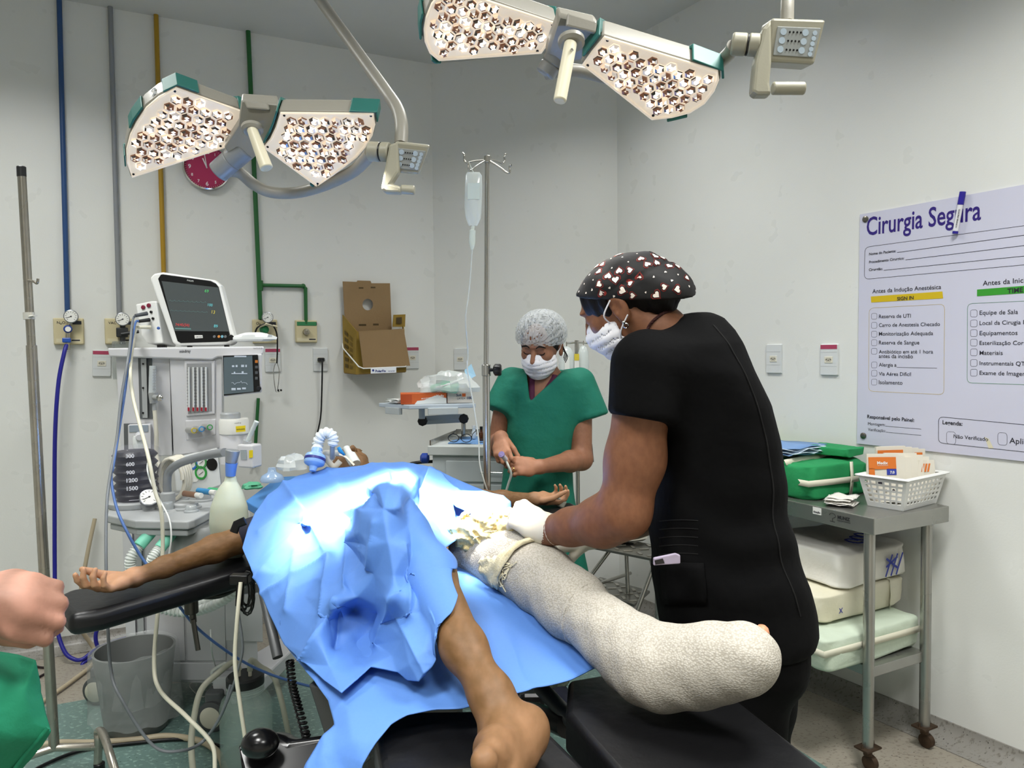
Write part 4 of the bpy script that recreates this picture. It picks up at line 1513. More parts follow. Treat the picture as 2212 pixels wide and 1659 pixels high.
mb.loft([fr_, [p * .9 + (sum(fr_, Vector()) / 6) * .1 + bk for p in fr_]], True); mb.build('rear_shell', MATS['monitor_white'], pm, bevel=.01, seg=3)
# module rack at the left
sq = [(292, 657), (326, 650), (338, 650), (352, 742), (318, 742), (305, 725)]
mb = MB(); slab(mb, [onMon(x, y, -.03) for x, y in sq], mn, .1); rk = mb.build('module_rack', MATS['monitor_white'], pm, bevel=.006)
for (x, y, m_, r_) in ((310, 664, mat('port_maroon', '#7a1f38', .4), .0085), (322, 660, mat('port_maroon'), .0085), (327, 674, M_black, .0055), (331, 688, M_black, .0055), (343, 709, mat('port_blue', '#3a5a9a', .4), .006)):
    mb = MB(); mb.lathe([(r_, 0), (r_, .004), (r_ * .6, .005)], onMon(x, y, -.03 if x < 340 else .0), mn, 16); mb.build('connector_port', m_, rk)
mb = MB(); slab(mb, [onMon(x, y, .002) for x, y in [(341, 602), (347, 593), (352, 592), (455, 606), (466, 612), (472, 620), (497, 725), (497, 735), (490, 738), (390, 741), (383, 737)]], mn, .004); bz = mb.build('screen_bezel', M_black, pm, bevel=.002)
mb = MB(); slab(mb, [onMon(x, y, .0032) for x, y in [(349, 607), (471, 621), (494, 716), (377, 715)]], mn, .002); sg = mb.build('screen_glass', mat('monitor_glass', '#3e4242', .1, spec=.6, emit='#454b4b', estr=.35), pm)
def mtext(name, items, m):
    mb = MB()
    for s_, x0, y0, x1, y1, b_ in items:
        write(mb, s_, onMon(x0, y0, .0042), onMon(x1, y1, .0042), Vector((.25, 0, .97)), b_)
    return mb.build(name, m, sg)
mtext('green_numbers', [('69', 442, 631, 450, 632.5, 0)], mat('scr_green', '#3f9a55', .5, emit='#49b562', estr=.5))
mtext('cyan_numbers', [('100', 449, 661, 459, 662, 0), ('89', 462, 707, 470, 708, 0)], mat('scr_cyan', '#58a9ae', .5, emit='#62bfc2', estr=.4))
mtext('yellow_numbers', [('13', 457, 677, 464, 678, 0)], mat('scr_yellow', '#a89a3a', .5, emit='#b5a844', estr=.5))
mtext('red_numbers', [('74/45(56)', 379, 704, 409, 705, 0)], mat('scr_red', '#a83030', .5, emit='#c03838', estr=.5))
mb = MB()
for (y0, amp, x0, x1) in ((650, 3, 365, 445), (671, 2, 368, 448)):
    pts = []
    for k in range(60):
        x = x0 + (x1 - x0) * k / 59
        pts.append(onMon(x, y0 + (x - x0) * .05 - amp * max(0, sin(k * .9)) ** 4, .0042))
    mb.tube(pts, .0005, 4)
slab(mb, [onMon(x, y, .0042) for x, y in ((378, 708), (412, 709), (413, 712), (379, 711))], mn, .0004)
mb.build('trace_lines', mat('scr_trace', '#4c6a66', .5, emit='#4f716c', estr=.4), sg)
mb = MB(); slab(mb, [onMon(x, y, .003) for x, y in ((420, 724), (437, 724), (438, 730), (421, 731))], mn, .001); lb = mb.build('white_label', mat('label_white', '#e8e8e4', .5), bz)
mb = MB(); write(mb, 'PHILIPS', onMon(404, 607, .0025), onMon(418, 609, .0025), UPV, .03); mb.build('maker_lettering', mat('bezel_print', '#b9bcbc', .5), bz)
mb = MB(); write(mb, 'ADM7-0234', onMon(421.5, 729, .0032), onMon(436.5, 728.5, .0032), UPV, .02); mb.build('label_lettering', M_ink, lb)
for k, (x, cc) in enumerate(((463, '#6a6d70'), (473, '#d08a48'), (480, '#7ab0c4'), (487, '#6a6d70'))):
    mb = MB(); mb.lathe([(.0055, 0), (.0055, .001)], onMon(x, 727, .0025), mn, 14); mb.build('touch_key', mat('key_' + cc, cc, .4), bz)
mb = MB(); mb.cyl(onMon(499, 729, 0), onMon(499, 729, .016), .011, 18); mb.build('rotary_knob', M_black, pm, bevel=.002, smooth=40)
mb = MB()
for s_ in (345, 355, 410, 490):
    mb.box(onM(s_, 748, -.06), (.015, .015, .012))
mb.build('rubber_foot', M_black, pm)

# wires leaving the monitor rack
M_wgrey = mat('wire_grey', '#6f7478', .45)
M_wblue = mat('wire_blue', '#4a6aa3', .45)
M_wcream = mat('wire_cream', '#d6d3bf', .45)
def wire(label, pts, r, m, name='cable', n=8, plug=None, cat='cable'):
    t = thing(name, label, cat, pts[0])
    mb = MB(); mb.tube(catmull(pts, n), r, 8); mb.build('lead', m, t, smooth=70)
    if plug:
        mb = MB(); mb.tube([plug[0], plug[1]], [plug[2], plug[2] * .8], 12); mb.build('connector', plug[3], t, smooth=40, bevel=.001)
    return t
M_plugd = mat('plug_dark', '#4c4f52', .4)
wire('grey monitor cable falling in front of the machine to the floor', [onMon(292, 682, .03), onMon(286, 695, .06), onM(279, 760, .3), onM(262, 860, .4), onM(252, 950, .48), D(236, 1040, 2.3), D(230, 1105, 2.22), D(229, 1200, 2.15), D(232, 1330, 2.1), D(240, 1450, 2.05), D(262, 1510, 2.0), D(330, 1610, 2.0), D(390, 1622, 2.02), D(440, 1600, 2.1), D(480, 1540, 2.1), D(498, 1480, 2.1)], .0045, M_wgrey, plug=(onMon(318, 677, -.01), onMon(292, 682, .03), .0085, M_plugd))
wire('blue monitor cable falling in front of the machine', [onMon(300, 694, .03), onMon(292, 700, .06), onM(280, 770, .29), onM(268, 860, .38), D(246, 1000, 2.35), D(240, 1030, 2.32), D(250, 1090, 2.25), D(270, 1140, 2.2), D(310, 1210, 2.2), D(380, 1300, 2.2), D(430, 1360, 2.25), D(510, 1420, 2.3), D(580, 1455, 2.35), D(660, 1480, 2.4), D(740, 1495, 2.4)], .0042, M_wblue, plug=(onMon(323, 691, -.01), onMon(300, 694, .03), .008, M_black))
wire('cream blood pressure tube hanging from the monitor to the floor', [onMon(300, 707, .03), onMon(292, 715, .06), onM(282, 790, .32), onM(286, 850, .36), onM(300, 910, .42), D(320, 985, 2.3), D(335, 1060, 2.27), D(349, 1110, 2.26), D(351, 1200, 2.26), D(342, 1310, 2.22), D(333, 1430, 2.12), D(345, 1490, 2.05), D(400, 1545, 1.95), D(445, 1590, 1.93), D(462, 1620, 1.92), D(464, 1668, 1.9)], .0058, M_wcream, plug=(onMon(325, 707, -.01), onMon(300, 707, .03), .008, M_wcream))
wire('thin white sample line looping over the gauge deck', [onM(300, 975, .06), onM(320, 985, .1), D(318, 1010, 2.4), D(325, 1040, 2.35), D(345, 1080, 2.28), D(365, 1120, 2.22), D(370, 1160, 2.2), D(365, 1200, 2.2)], .0026, mat('line_clear', '#d5d8d4', .3))
mb = MB(); P = [onM(440 - k * 7 * 0 + 12 * cos(k * .55), 0, 0) for k in range(2)]
t = thing('coiled_tube', 'coil of milky breathing tubing standing behind the bellows', 'tubing', G(370, 1075, .85))
mb = MB(); cc = D(372, 1035, 2.62)
P = []
for k in range(90):
    a = k * .32
    P.append(cc + Vector((.045 * cos(a) + .0, .012 + .0009 * k - .03, .075 * sin(a))))
mb.tube(P, .007, 8); mb.build('coil', MATS['milky_tube'], t, smooth=60)
# plastic wrapped dressing on the deck right of the monitor
def crumple(name, label, cat, c, rx, ry, rz, m, seed, R=None, n=18, amp=.35, parent=None):
    """crumpled packet or bag: a closed lump with creases"""
    rs = random.Random(seed)
    mb = MB(); mb.ball((0, 0, 0), 1, n)
    out = []
    for p in mb.v:
        k = 1 + amp * (noise.noise(p * 1.7 + Vector((seed, 0, 0))) + .5 * noise.noise(p * 4.1 + Vector((0, seed, 0))))
        q = Vector((p.x * rx * k, p.y * ry * k, p.z * rz * k))
        q.z = max(q.z, -rz * .55)
        if R is not None:
            q = R @ q
        out.append(Vector(c) + q)
    mb.v = out
    o = mb.build(name, m, parent, smooth=30)
    return tag(o, label, cat) if parent is None else o
M_film = mat('clear_film', '#e6ecec', .12, alpha=.45, spec=.8)
M_paperw = mat('white_paper_wrap', '#dfe3e2', .5)
cb = onM(548, 742, -.1)
crumple('dressing_packet', 'crumpled white dressing packet lying on the machine beside the monitor', 'packet', cb + UPV * .02, .085, .06, .022, M_paperw, 4, axes(ex))

# ================================================================== operating table, patient, drapes
M_pad = mat('black_vinyl', '#0f0f11', 0.38, bump=0.25, bscale=34, bdist=0.004, spec=0.45)
M_frame = mat('table_frame_grey', '#4b4d4e', 0.4, 0.5)
tb = thing('operating_table', 'black padded operating table with split leg pads and arm boards', 'operating table', (-0.25, 1.75, 0))


def pad(name, plan, z, h, bev=.018, holder=None):
    mb = MB(); slab(mb, [Vector((x, y, z)) for x, y in plan], UPV, h)
    return mb.build(name, M_pad, holder or tb, bevel=bev, seg=4, smooth=35)


ldir = Vector((.33, -.944, 0)); lside = Vector((.944, .33, 0))
A = G(1227, 1468, .725); B = G(1222, 1540, .725)
e = B + ldir * .52
pad('leg_pad', [(A.x, A.y), (B.x, B.y), (e.x, e.y), ((e + lside * .29).x, (e + lside * .29).y), ((A + lside * .27).x, (A + lside * .27).y)], .725, .075, .012)
q = [G(800, 1535, .715), G(822, 1659, .715), G(838, 1780, .715), G(1330, 1720, .715), G(1262, 1650, .715), G(1195, 1585, .715), G(1120, 1530, .715)]
pad('leg_pad', [(p.x, p.y) for p in q], .715, .075, .014)
ax = Vector((-.40, .917, 0)); side = Vector((.917, .40, 0))
hip = Vector((-.17, 1.62, 0))
pad('seat_pad', [tuple((hip + ax * a + side * b)[:2]) for a, b in ((-.18, -.25), (-.18, .25), (.35, .25), (.35, -.25))], .74, .07)
pad('back_pad', [tuple((hip + ax * a + side * b)[:2]) for a, b in ((.36, -.25), (.36, .25), (.93, .25), (.93, -.25))], .80, .07)
pad('head_pad', [tuple((hip + ax * a + side * b)[:2]) for a, b in ((.94, -.14), (.94, .14), (1.22, .14), (1.22, -.14))], .84, .09)
# near arm board
q = [G(112, 1290, .745), G(150, 1330, .745), G(222, 1318, .745), G(560, 1222, .745), G(585, 1185, .745), G(480, 1192, .745), G(215, 1262, .745), G(150, 1272, .745)]
bd = pad('arm_board', [(p.x, p.y) for p in q], .745, .055, .02)
q2 = [G(1085, 1092, .838), G(1235, 1084, .838), G(1262, 1098, .838), G(1250, 1112, .838), G(1090, 1120, .838)]
pad('arm_board', [(p.x, p.y) for p in q2], .838, .06, .016)
# clamp under the near arm board
yb = G(410, 1260, .72).y
mb = MB(); mb.cyl(D(412, 1282, yb), D(414, 1325, yb), .019, 22); mb.build('board_clamp', mat('clamp_dark', '#4a4945', .35, .8), tb, bevel=.003, smooth=40)
mb = MB(); mb.tube([D(416, 1325, yb), D(418, 1345, yb)], .009, 12); mb.tube([D(417, 1338, yb - .01), D(428, 1405, yb - .02)], .0075, 12, flat=(1, .5)); mb.build('clamp_lever', MATS['clamp_dark'], tb, bevel=.002, smooth=40)
mb = MB(); mb.tube(catmull([D(425, 1288, yb), D(470, 1288, yb + .05), D(510, 1270, yb + .12), D(560, 1232, yb + .2)], 6), .011, 10, flat=(1, .7)); mb.build('board_arm', MATS['clamp_dark'], tb, smooth=50)
mb = MB(); mb.tube([D(520, 1255, 1.98), D(517, 1310, 1.96)], .011, 12); mb.box(D(519, 1250, 1.98), (.05, .03, .025)); mb.build('rail_clamp', M_black, tb, bevel=.003, smooth=40)
mb = MB(); mb.tube([D(560, 1240, 1.9), D(600, 1420, 1.7)], .012, 12, flat=(1, .5)); mb.build('side_rail', M_frame, tb, smooth=40)
# base
mb = MB(); mb.box((-.30, 1.86, .43), (.26, .30, .5), Matrix.Rotation(.4, 3, 'Z')); mb.build('column', M_frame, tb, bevel=.02)
mb = MB(); mb.box((-.25, 1.74, .69), (.40, .62, .05), Matrix.Rotation(.4, 3, 'Z')); mb.build('under_frame', M_frame, tb, bevel=.008)
mb = MB(); mb.box((-.30, 1.80, .10), (.5, .95, .15), Matrix.Rotation(.4, 3, 'Z')); mb.build('base', M_frame, tb, bevel=.03)
for s_ in (-.12, .17):
    p = hip + ax * -.17 + side * s_
    mb = MB(); mb.cyl(Vector((p.x, p.y, .66)), Vector((p.x + (.1 if s_ > 0 else 0), p.y - .25, .655)), .016, 12); mb.build('leg_pad_bar', M_frame, tb, smooth=40)
mb = MB(); mb.tube(catmull([D(1110, 1545, 1.62), D(1150, 1540, 1.55), D(1225, 1570, 1.4)], 6), .022, 12); mb.build('leg_hinge_bar', M_black, tb, smooth=50)
mb = MB(); mb.box(D(1150, 1515, 1.9), (.07, .05, .05)); mb.build('hinge_knob', M_black, tb, bevel=.015)
mb = MB(); slab(mb, [D(x, y, 1.42) for x, y in ((665, 1478), (760, 1500), (800, 1640), (735, 1700))], Vector((-.3, -1, 0)).normalized(), .03); mb.build('side_plate', M_frame, tb, bevel=.004)

# ---- black hand control / pedal with coiled cord, near bottom edge
fp = thing('pedal_control', 'black plastic pedal control with a round dome beside the table base', 'pedal', D(580, 1640, 1.62))
yy = 1.55
mb = MB(); slab(mb, [D(x, y, yy + k) for x, y, k in ((512, 1612, 0), (530, 1590, .05), (600, 1580, .06), (625, 1598, .05), (700, 1588, .05), (760, 1600, .05), (740, 1700, 0), (520, 1700, -.03))], Vector((.0, -1, .5)).normalized(), .09); mb.build('housing', mat('black_gloss', '#0d0d0f', .22), fp, bevel=.018, seg=4, smooth=40)
mb = MB(); mb.ball(D(562, 1606, yy - .01), (.040, .034, .03), 22); mb.build('dome', MATS['black_gloss'], fp, smooth=80)
cc = catmull([D(626, 1428, 1.75), D(632, 1480, 1.72), D(645, 1530, 1.68), D(662, 1592, 1.62)], 60)
mb = MB(); P = []
for i, p in enumerate(cc):
    a = i * .72
    P.append(p + Vector((.0085 * cos(a), .0085 * sin(a), 0)))
mb.tube(P, .0028, 6); mb.build('coiled_cord', M_black, fp, smooth=60)

# ---- patient
SK = skin('patient_skin', '#70502f', '#b08463')
pt = thing('person', 'patient lying under the blue drape with one leg bandaged to the toes', 'person', (-.30, 1.9, .82))


def hand_chains(wrist, R, mir=1, curl=(.5, .6, .4), spread=.06, s=1.0, thumb=(.6, .2), curls=None):
    """palm and five finger chains. R columns: to the fingertips, to the thumb side, out of the back of the hand"""
    R = np.array(R); w = np.array(wrist, float)
    T = lambda v: w + s * (R @ np.array((v[0], v[1] * mir, v[2])))
    ch = []
    ys = (.029, .0095, -.010, -.028); xs = (.088, .092, .088, .080); L = (.068, .076, .070, .056)
    for i in range(4):
        c = curls[i] if curls else curl
        a = 0; p = np.array((xs[i], ys[i], 0.0)); sp = spread * (1.5 - i)
        pts = [p.copy()]
        for k, (f, da) in enumerate(zip((.44, .31, .25), c)):
            a += da
            p = p + L[i] * f * np.array((cos(a) * cos(sp), cos(a) * sin(sp), -sin(a)))
            pts.append(p.copy())
        r = (.0092, .0085, .0078, .0068) if i < 3 else (.0083, .0075, .0068, .006)
        ch.append(([T(q) for q in pts], [x * s for x in r]))
    t0, t1 = thumb
    p = np.array((.022, .024, -.006)); d = np.array((cos(t0), sin(t0), -t1)); d /= np.linalg.norm(d)
    q1 = p + d * .042
    d2 = np.array((cos(t0 * .55), sin(t0 * .55), -t1 * 1.6)); d2 /= np.linalg.norm(d2)
    q2 = q1 + d2 * .032; q3 = q2 + d2 * .024
    ch.append(([T(p), T(q1), T(q2), T(q3)], [.0135 * s, .0112 * s, .0098 * s, .0078 * s]))
    palm = [([T((0, 0, 0)), T((.045, .016, 0)), T((.086, .026, 0))], [.021 * s, .0155 * s, .0118 * s]),
            ([T((0, 0, 0)), T((.045, 0, 0)), T((.09, .008, 0))], [.021 * s, .0155 * s, .0118 * s]),
            ([T((0, 0, 0)), T((.045, -.014, 0)), T((.084, -.012, 0))], [.021 * s, .0155 * s, .0118 * s]),
            ([T((0, -.004, 0)), T((.04, -.024, -.004)), T((.077, -.027, 0))], [.02 * s, .0145 * s, .0112 * s])]
    return palm, ch, T


def hand_sdf(P, palm, ch):
    d = None
    for pts, r in palm:
        e = chain(P, pts, r, .01)
        d = e if d is None else smin(d, e, .012)
    for pts, r in ch:
        d = smin(d, chain(P, pts, r, .003), .005)
    return d


def bounds(pts, m):
    a = np.array([tuple(p) for p in pts])
    return a.min(0) - m, a.max(0) + m


# near arm
wr = G(296, 1246, .785); el = G(512, 1168, .805)
f_ = (wr - el).normalized()
hd_ = (f_ + Vector((0, 0, .03))).normalized()
Rh = Matrix((hd_, Vector((0, 0, 1)).cross(hd_), Vector((0, 0, 1)))).transposed()
# palm up: back of hand faces down
back = (-UPV + Vector((.10, .22, 0))).normalized()
th = back.cross(hd_).normalized()
back = hd_.cross(th).normalized()
Rh = Matrix((hd_, th, back)).transposed()
mirn = 1 if th.dot(Vector((.4, 1, 0))) > 0 else -1
palm, chs, T = hand_chains(wr + hd_ * .012 + UPV * .002, Rh, mirn, s=.98, curls=[(.35, .55, .35), (.5, .75, .5), (.6, .85, .55), (.65, .85, .5)], thumb=(.35, .35), spread=.05)
sh_ = Vector((-.60, 2.25, .88))
lo, hi = bounds([wr, el, sh_] + [p for c in chs for p in c[0]], .07)
fnA = lambda P: smin(smin(chain(P, [sh_, el + (sh_ - el) * .12, el.lerp(wr, .25), el.lerp(wr, .75), wr], [.05, .041, .039, .027, .022], .02), hand_sdf(P, palm, chs), .016), hand_sdf(P, palm, chs), .0)
organic('arm', fnA, lo, hi, .0042, SK, pt, tone=lambda V: step01((V - np.array(wr)) @ np.array(Rh.col[0]), -.03, .02) * step01(-(V - np.array(wr)) @ np.array(Rh.col[2]), -.012, .004))
mb = MB(); c1 = el.lerp(sh_, .08); dd = (sh_ - el).normalized()
mb.tube([c1 - dd * .004, c1 + dd * .01, c1 + dd * .05, c1 + dd * .09], [.047, .055, .056, .052], 24); mb.build('pressure_cuff', mat('cuff_navy', '#17182a', .7, bump=.1), pt, smooth=40)
mb = MB(); mb.tube([D(505, 1150, 2.05), D(511, 1133, 2.05), D(530, 1125, 2.05)], .012, 10, flat=(1, .4)); mb.build('cuff_loop', M_black, pt, smooth=50)

# far arm
wr2 = D(1152, 1078, 2.50); el2 = D(1040, 1085, 2.42); sh2 = D(960, 1075, 2.4)
h2 = (D(1200, 1078, 2.53) - wr2).normalized()
b2 = (-UPV + Vector((0, .35, 0))).normalized(); t2_ = b2.cross(h2).normalized(); b2 = h2.cross(t2_).normalized()
R2 = Matrix((h2, t2_, b2)).transposed()
palm2, ch2, T2 = hand_chains(wr2 + h2 * .008, R2, 1 if t2_.z < 0 or t2_.y > 0 else -1, s=.86, curls=[(.55, .7, .4), (.65, .8, .5), (.75, .9, .5), (.8, .9, .5)], thumb=(.4, .5), spread=.03)
lo, hi = bounds([wr2, el2, sh2] + [p for c in ch2 for p in c[0]], .06)
organic('arm', lambda P: smin(chain(P, [sh2, el2, el2.lerp(wr2, .4), wr2], [.045, .038, .033, .02], .02), hand_sdf(P, palm2, ch2), .014), lo, hi, .0042, SK, pt, tone=lambda V: .8 * step01(V[:, 0], wr2.x - .02, wr2.x + .02))
mb = MB(); mb.box(D(1208, 1084, 2.52), (.045, .03, .028), Matrix.Rotation(.5, 3, 'Y')); mb.build('pulse_clip', mat('clip_grey', '#8a897c', .5), pt, bevel=.006)

# bare leg, knee raised under the drape
knee = D(842, 1122, 1.60); ank = D(1062, 1503, 1.195); hipj = Vector((-.30, 1.86, .84))
heel = D(1136, 1572, 1.16); toe = D(1074, 1640, 1.0)
calf = knee.lerp(ank, .40); shin = knee.lerp(ank, .78)
fd = (D(1066, 1668, .985) - heel).normalized()
fU = (Vector((-.48, .1, .87))).normalized()      # towards the big toe (inner) side
fU = (fU - fd * fU.dot(fd)).normalized()
fN = fd.cross(fU).normalized()                   # across the foot, sole to instep
if fN.x > 0:
    fN = -fN
ft = [heel + fd * .0, heel + fd * .05 + fN * .012, heel + fd * .11 + fN * .012 + fU * .004, heel + fd * .155 + fN * .002 + fU * .002]


def foot(P):
    d = chain(P, [heel - fd * .006, heel + fd * .05 + fN * .018 - fU * .004, heel + fd * .115 + fN * .012 + fU * .012, heel + fd * .158 + fU * .016], [.035, .029, .026, .021], .03)
    d = smin(d, chain(P, [heel + fd * .02 - fU * .012, heel + fd * .07 - fU * .016 + fN * .004, heel + fd * .15 - fU * .024 - fN * .002], [.03, .025, .017], .02), .03)
    d = smin(d, chain(P, [ank, heel + fd * .03 + fN * .03 + fU * .008, heel + fd * .09 + fN * .026 + fU * .006], [.033, .03, .022], .03), .03)
    for i, (o_, r, l) in enumerate(((.021, .0185, .056), (.0005, .0105, .046), (-.014, .0098, .040), (-.027, .0092, .034), (-.038, .0088, .026))):
        b = heel + fd * .148 + fU * o_ + fN * .003
        d = smin(d, chain(P, [b, b + fd * l * .6 + fN * .001, b + fd * l - fN * .006], [r, r * .92, r * 1.02], .004), .006)
    return d


lo, hi = bounds([knee, ank, heel, hipj, heel + fd * .22], .10)
legf = lambda P: smin(chain(P, [hipj, knee, knee.lerp(ank, .12) + Vector((.005, 0, 0)), calf + Vector((.008, .025, -.006)), shin, ank], [.075, .050, .047, .049, .036, .031], .03), foot(P), .03)
organic('bare_leg', legf, lo, hi, .0052, SK, pt,
        tone=lambda V: step01(-(V - np.array(heel)) @ np.array(fN), -.02, .03) * step01((V - np.array(ank)) @ np.array(fd), -.03, .08) * .3)
mb = MB()
b = heel + fd * .152 + fU * .020 + fd * .050 + fN * .008
mb.ball(b, (.0075, .006, .004), 12); mb.build('toe_nail', mat('nail', '#c79a80', .3), pt, smooth=80)

# trunk, shoulders and head
ch_, hp_ = Vector((-.43, 2.32, .885)), Vector((-.25, 1.92, .835))
fnT = lambda P: smin(smin(smin(chain(P, [ch_ + side * -.12, ch_ + side * .10], [.1, .1], .05), chain(P, [hp_ + side * -.08, hp_ + side * .08], [.09, .09], .05), .06), chain(P, [ch_, ch_.lerp(hp_, .5), hp_], [.11, .105, .10], .05), .06),
                     chain(P, [ch_, ch_ + ax * .17 + UPV * .0, ch_ + ax * .26 + UPV * .02], [.06, .052, .05], .03), .04)
lo, hi = bounds([ch_ + side * .25, ch_ - side * .25, hp_ + side * .2, hp_ - side * .2, ch_ + ax * .3], .14)
organic('trunk', fnT, lo, hi, .010, SK, pt)


def head_sdf(P, c, R, s=1.0, nose=True, ears=True):
    """R columns: face direction, left ear, crown"""
    q = (P - np.array(c)) @ np.array(R) / s
    d = sd_ell(q, (-.012, 0, .035), (.096, .075, .086))
    d = smin(d, sd_ell(q, (.022, 0, -.03), (.066, .058, .078)), .03)
    d = smin(d, sd_ell(q, (.052, 0, -.083), (.03, .032, .026)), .03)          # chin
    d = smin(d, sd_ell(q, (.030, 0, -.06), (.052, .052, .034)), .03)          # jaw
    for s_ in (-1, 1):
        d = smin(d, sd_ell(q, (.058, .036 * s_, -.012), (.022, .024, .020)), .02)   # cheek bones
        d = smax(d, -sd_ell(q, (.099, .031 * s_, .012), (.016, .019, .011)), .014)  # sockets
        d = smin(d, sd_ell(q, (.0735, .031 * s_, .010), (.0125, .0155, .0115)), .005)  # lids
    d = smin(d, sd_ell(q, (.080, 0, .033), (.014, .05, .009)), .012)          # brow
    if nose:
        d = smin(d, sd_cone(q, (.088, 0, .014), (.108, 0, -.022), .008, .0105), .008)
        for s_ in (-1, 1):
            d = smin(d, sd_ell(q, (.097, .011 * s_, -.026), (.011, .008, .008)), .005)
    d = smin(d, sd_ell(q, (.089, 0, -.049), (.009, .022, .0055)), .004)
    d = smin(d, sd_ell(q, (.087, 0, -.059), (.009, .019, .006)), .004)
    if ears:
        for s_ in (-1, 1):
            e = sd_ell(q, (-.016, .079 * s_, .0), (.020, .0085, .033))
            e = smax(e, -sd_ell(q, (-.010, .090 * s_, .004), (.0125, .010, .022)), .003)
            e = smin(e, sd_ell(q, (-.010, .079 * s_, -.027), (.009, .007, .010)), .006)
            d = smin(d, e, .007)
    return d * s


hc = Vector((-.575, 2.62, .945))
fF = (UPV + ax * -.12).normalized(); cr = (ax + UPV * .12).normalized()
cr = (cr - fF * cr.dot(fF)).normalized()
RH = Matrix((fF, cr.cross(fF), cr)).transposed()
lo, hi = bounds([hc], .16)
organic('head', lambda P: smin(head_sdf(P, hc, RH, .92), chain(P, [hc - ax * .02, hc - ax * .2 - UPV * .03], [.05, .052], .02), .03), lo, hi, .0055, SK, pt)
tpM = mat('surgical_tape', '#e6e0cf', .6)
for pts in ([(700, 984), (712, 1000), (722, 1008), (735, 996)], [(733, 982), (748, 988), (760, 1000), (765, 1005)], [(690, 985), (705, 978), (735, 980)]):
    mb = MB(); mb.tube(catmull([D(x, y, 2.45) for x, y in pts], 4), .0095, 8, flat=(1, .35)); mb.build('face_tape', tpM, pt, smooth=60)
mb = MB(); P_ = catmull([D(748, 968, 2.56), D(757, 985, 2.53), D(768, 1003, 2.5)], 4); mb.tube(P_, [.012, .02, .018], 12); mb.build('head_cap_band', mat('cap_pale', '#cfd4d2', .6), pt, smooth=60)

# ---- bandaged leg
M_band = mat('plaster_bandage', '#c9c3b4', 0.85, spec=0.2)
nt, bb = nodes_of(M_band)
tc = nt.nodes.new('ShaderNodeTexCoord')
vo = nt.nodes.new('ShaderNodeTexVoronoi'); vo.inputs['Scale'].default_value = 260; vo.feature = 'F1'
mpn = nt.nodes.new('ShaderNodeMapping'); mpn.inputs['Scale'].default_value = (1, 1, 1.3)
nz = nt.nodes.new('ShaderNodeTexNoise'); nz.inputs['Scale'].default_value = 14
nt.links.new(tc.outputs['Object'], mpn.inputs['Vector']); nt.links.new(mpn.outputs[0], vo.inputs['Vector']); nt.links.new(tc.outputs['Object'], nz.inputs['Vector'])
ad = nt.nodes.new('ShaderNodeMath'); ad.operation = 'MULTIPLY_ADD'; ad.inputs[1].default_value = 0.5
nt.links.new(vo.outputs['Distance'], ad.inputs[2]); nt.links.new(nz.outputs['Fac'], ad.inputs[0])
bp = nt.nodes.new('ShaderNodeBump'); bp.inputs['Strength'].default_value = .4; bp.inputs['Distance'].default_value = .002; bp.invert = True
nt.links.new(ad.outputs[0], bp.inputs['Height']); nt.links.new(bp.outputs['Normal'], bb.inputs['Normal'])
rp = nt.nodes.new('ShaderNodeValToRGB'); rp.color_ramp.elements[0].position = .25; rp.color_ramp.elements[1].position = .75
rp.color_ramp.elements[0].color = lin('#bfbab0'); rp.color_ramp.elements[1].color = lin('#a7a195')
nt.links.new(vo.outputs['Distance'], rp.inputs['Fac']); nt.links.new(rp.outputs['Color'], bb.inputs['Base Color'])
kn = D(1115, 1208, 1.70); an = D(1383, 1422, 1.32); hl = D(1446, 1462, 1.26); tx = D(1622, 1418, 1.17); th0 = D(1046, 1186, 1.80)
kR = .078
mid = tx.lerp(hl, .5)
wob = lambda P: .0012 * np.sin(P[..., 0] * 60 + P[..., 2] * 90) * np.sin(P[..., 1] * 70 + 1) + .0010 * np.sin(((P - np.array(an)) @ np.array((kn - an).normalized())) * 105 + 3 * P[..., 2])


def fnB(P):
    d = chain(P, [th0, kn, kn.lerp(an, .25), kn.lerp(an, .5), kn.lerp(an, .8), an], [.088, .079, .067, .064, .056, .054], .04)
    f = chain(P, [an, hl + Vector((-.018, 0, .008)), hl.lerp(tx, .30), hl.lerp(tx, .7), tx - (tx - hl).normalized() * .012], [.054, .057, .054, .052, .056], .03)
    f = smin(f, chain(P, [an, hl.lerp(tx, .45) + UPV * .014], [.052, .046], .02), .05)
    return smin(d, f, .05) + wob(P)


lo, hi = bounds([th0, kn, an, hl, tx], .115)
lb = organic('bandage', fnB, lo, hi, .0055, M_band, pt)
lb['label'] = 'white plaster bandage covering the leg from thigh to toes'
mb = MB(); mb.ball(D(1646, 1365, 1.2), (.012, .014, .012), 12); mb.build('toe', mat('toe_skin', '#c98a68', .5), pt, smooth=80)
# wraps, loose gauze strips and yellowish wadding at the knee
M_gauze = mat('loose_gauze', '#d9cfae', .85, bump=.6, bscale=260, bdist=.003)
kd = (an - kn).normalized()
for i, (t_, r_, ti) in enumerate(((.08, .0735, .25), (.33, .0665, -.1), (.40, .065, .0), (.62, .062, .15), (.83, .0565, -.1), (-.12, .0825, .2))):
    c_ = kn.lerp(an, t_)
    Rr = frame((kd + Vector((ti, 0, ti * .5))).normalized())
    mb = MB(); mb.tube([c_ + Rr @ Vector((cos(2 * pi * k / 40), sin(2 * pi * k / 40), 0)) * (r_ + .0015 * sin(k * 1.9)) for k in range(40)], .0032, 6, closed=True, flat=(1, 1))
    mb.build('bandage_edge', M_band, lb, smooth=70)
rs = random.Random(11)
M_wad = mat('cotton_wadding', '#e3cf96', .9, bump=.8, bscale=60, bdist=.01)
wad0, wad1 = D(1003, 1150, 1.75), D(1130, 1138, 1.69)
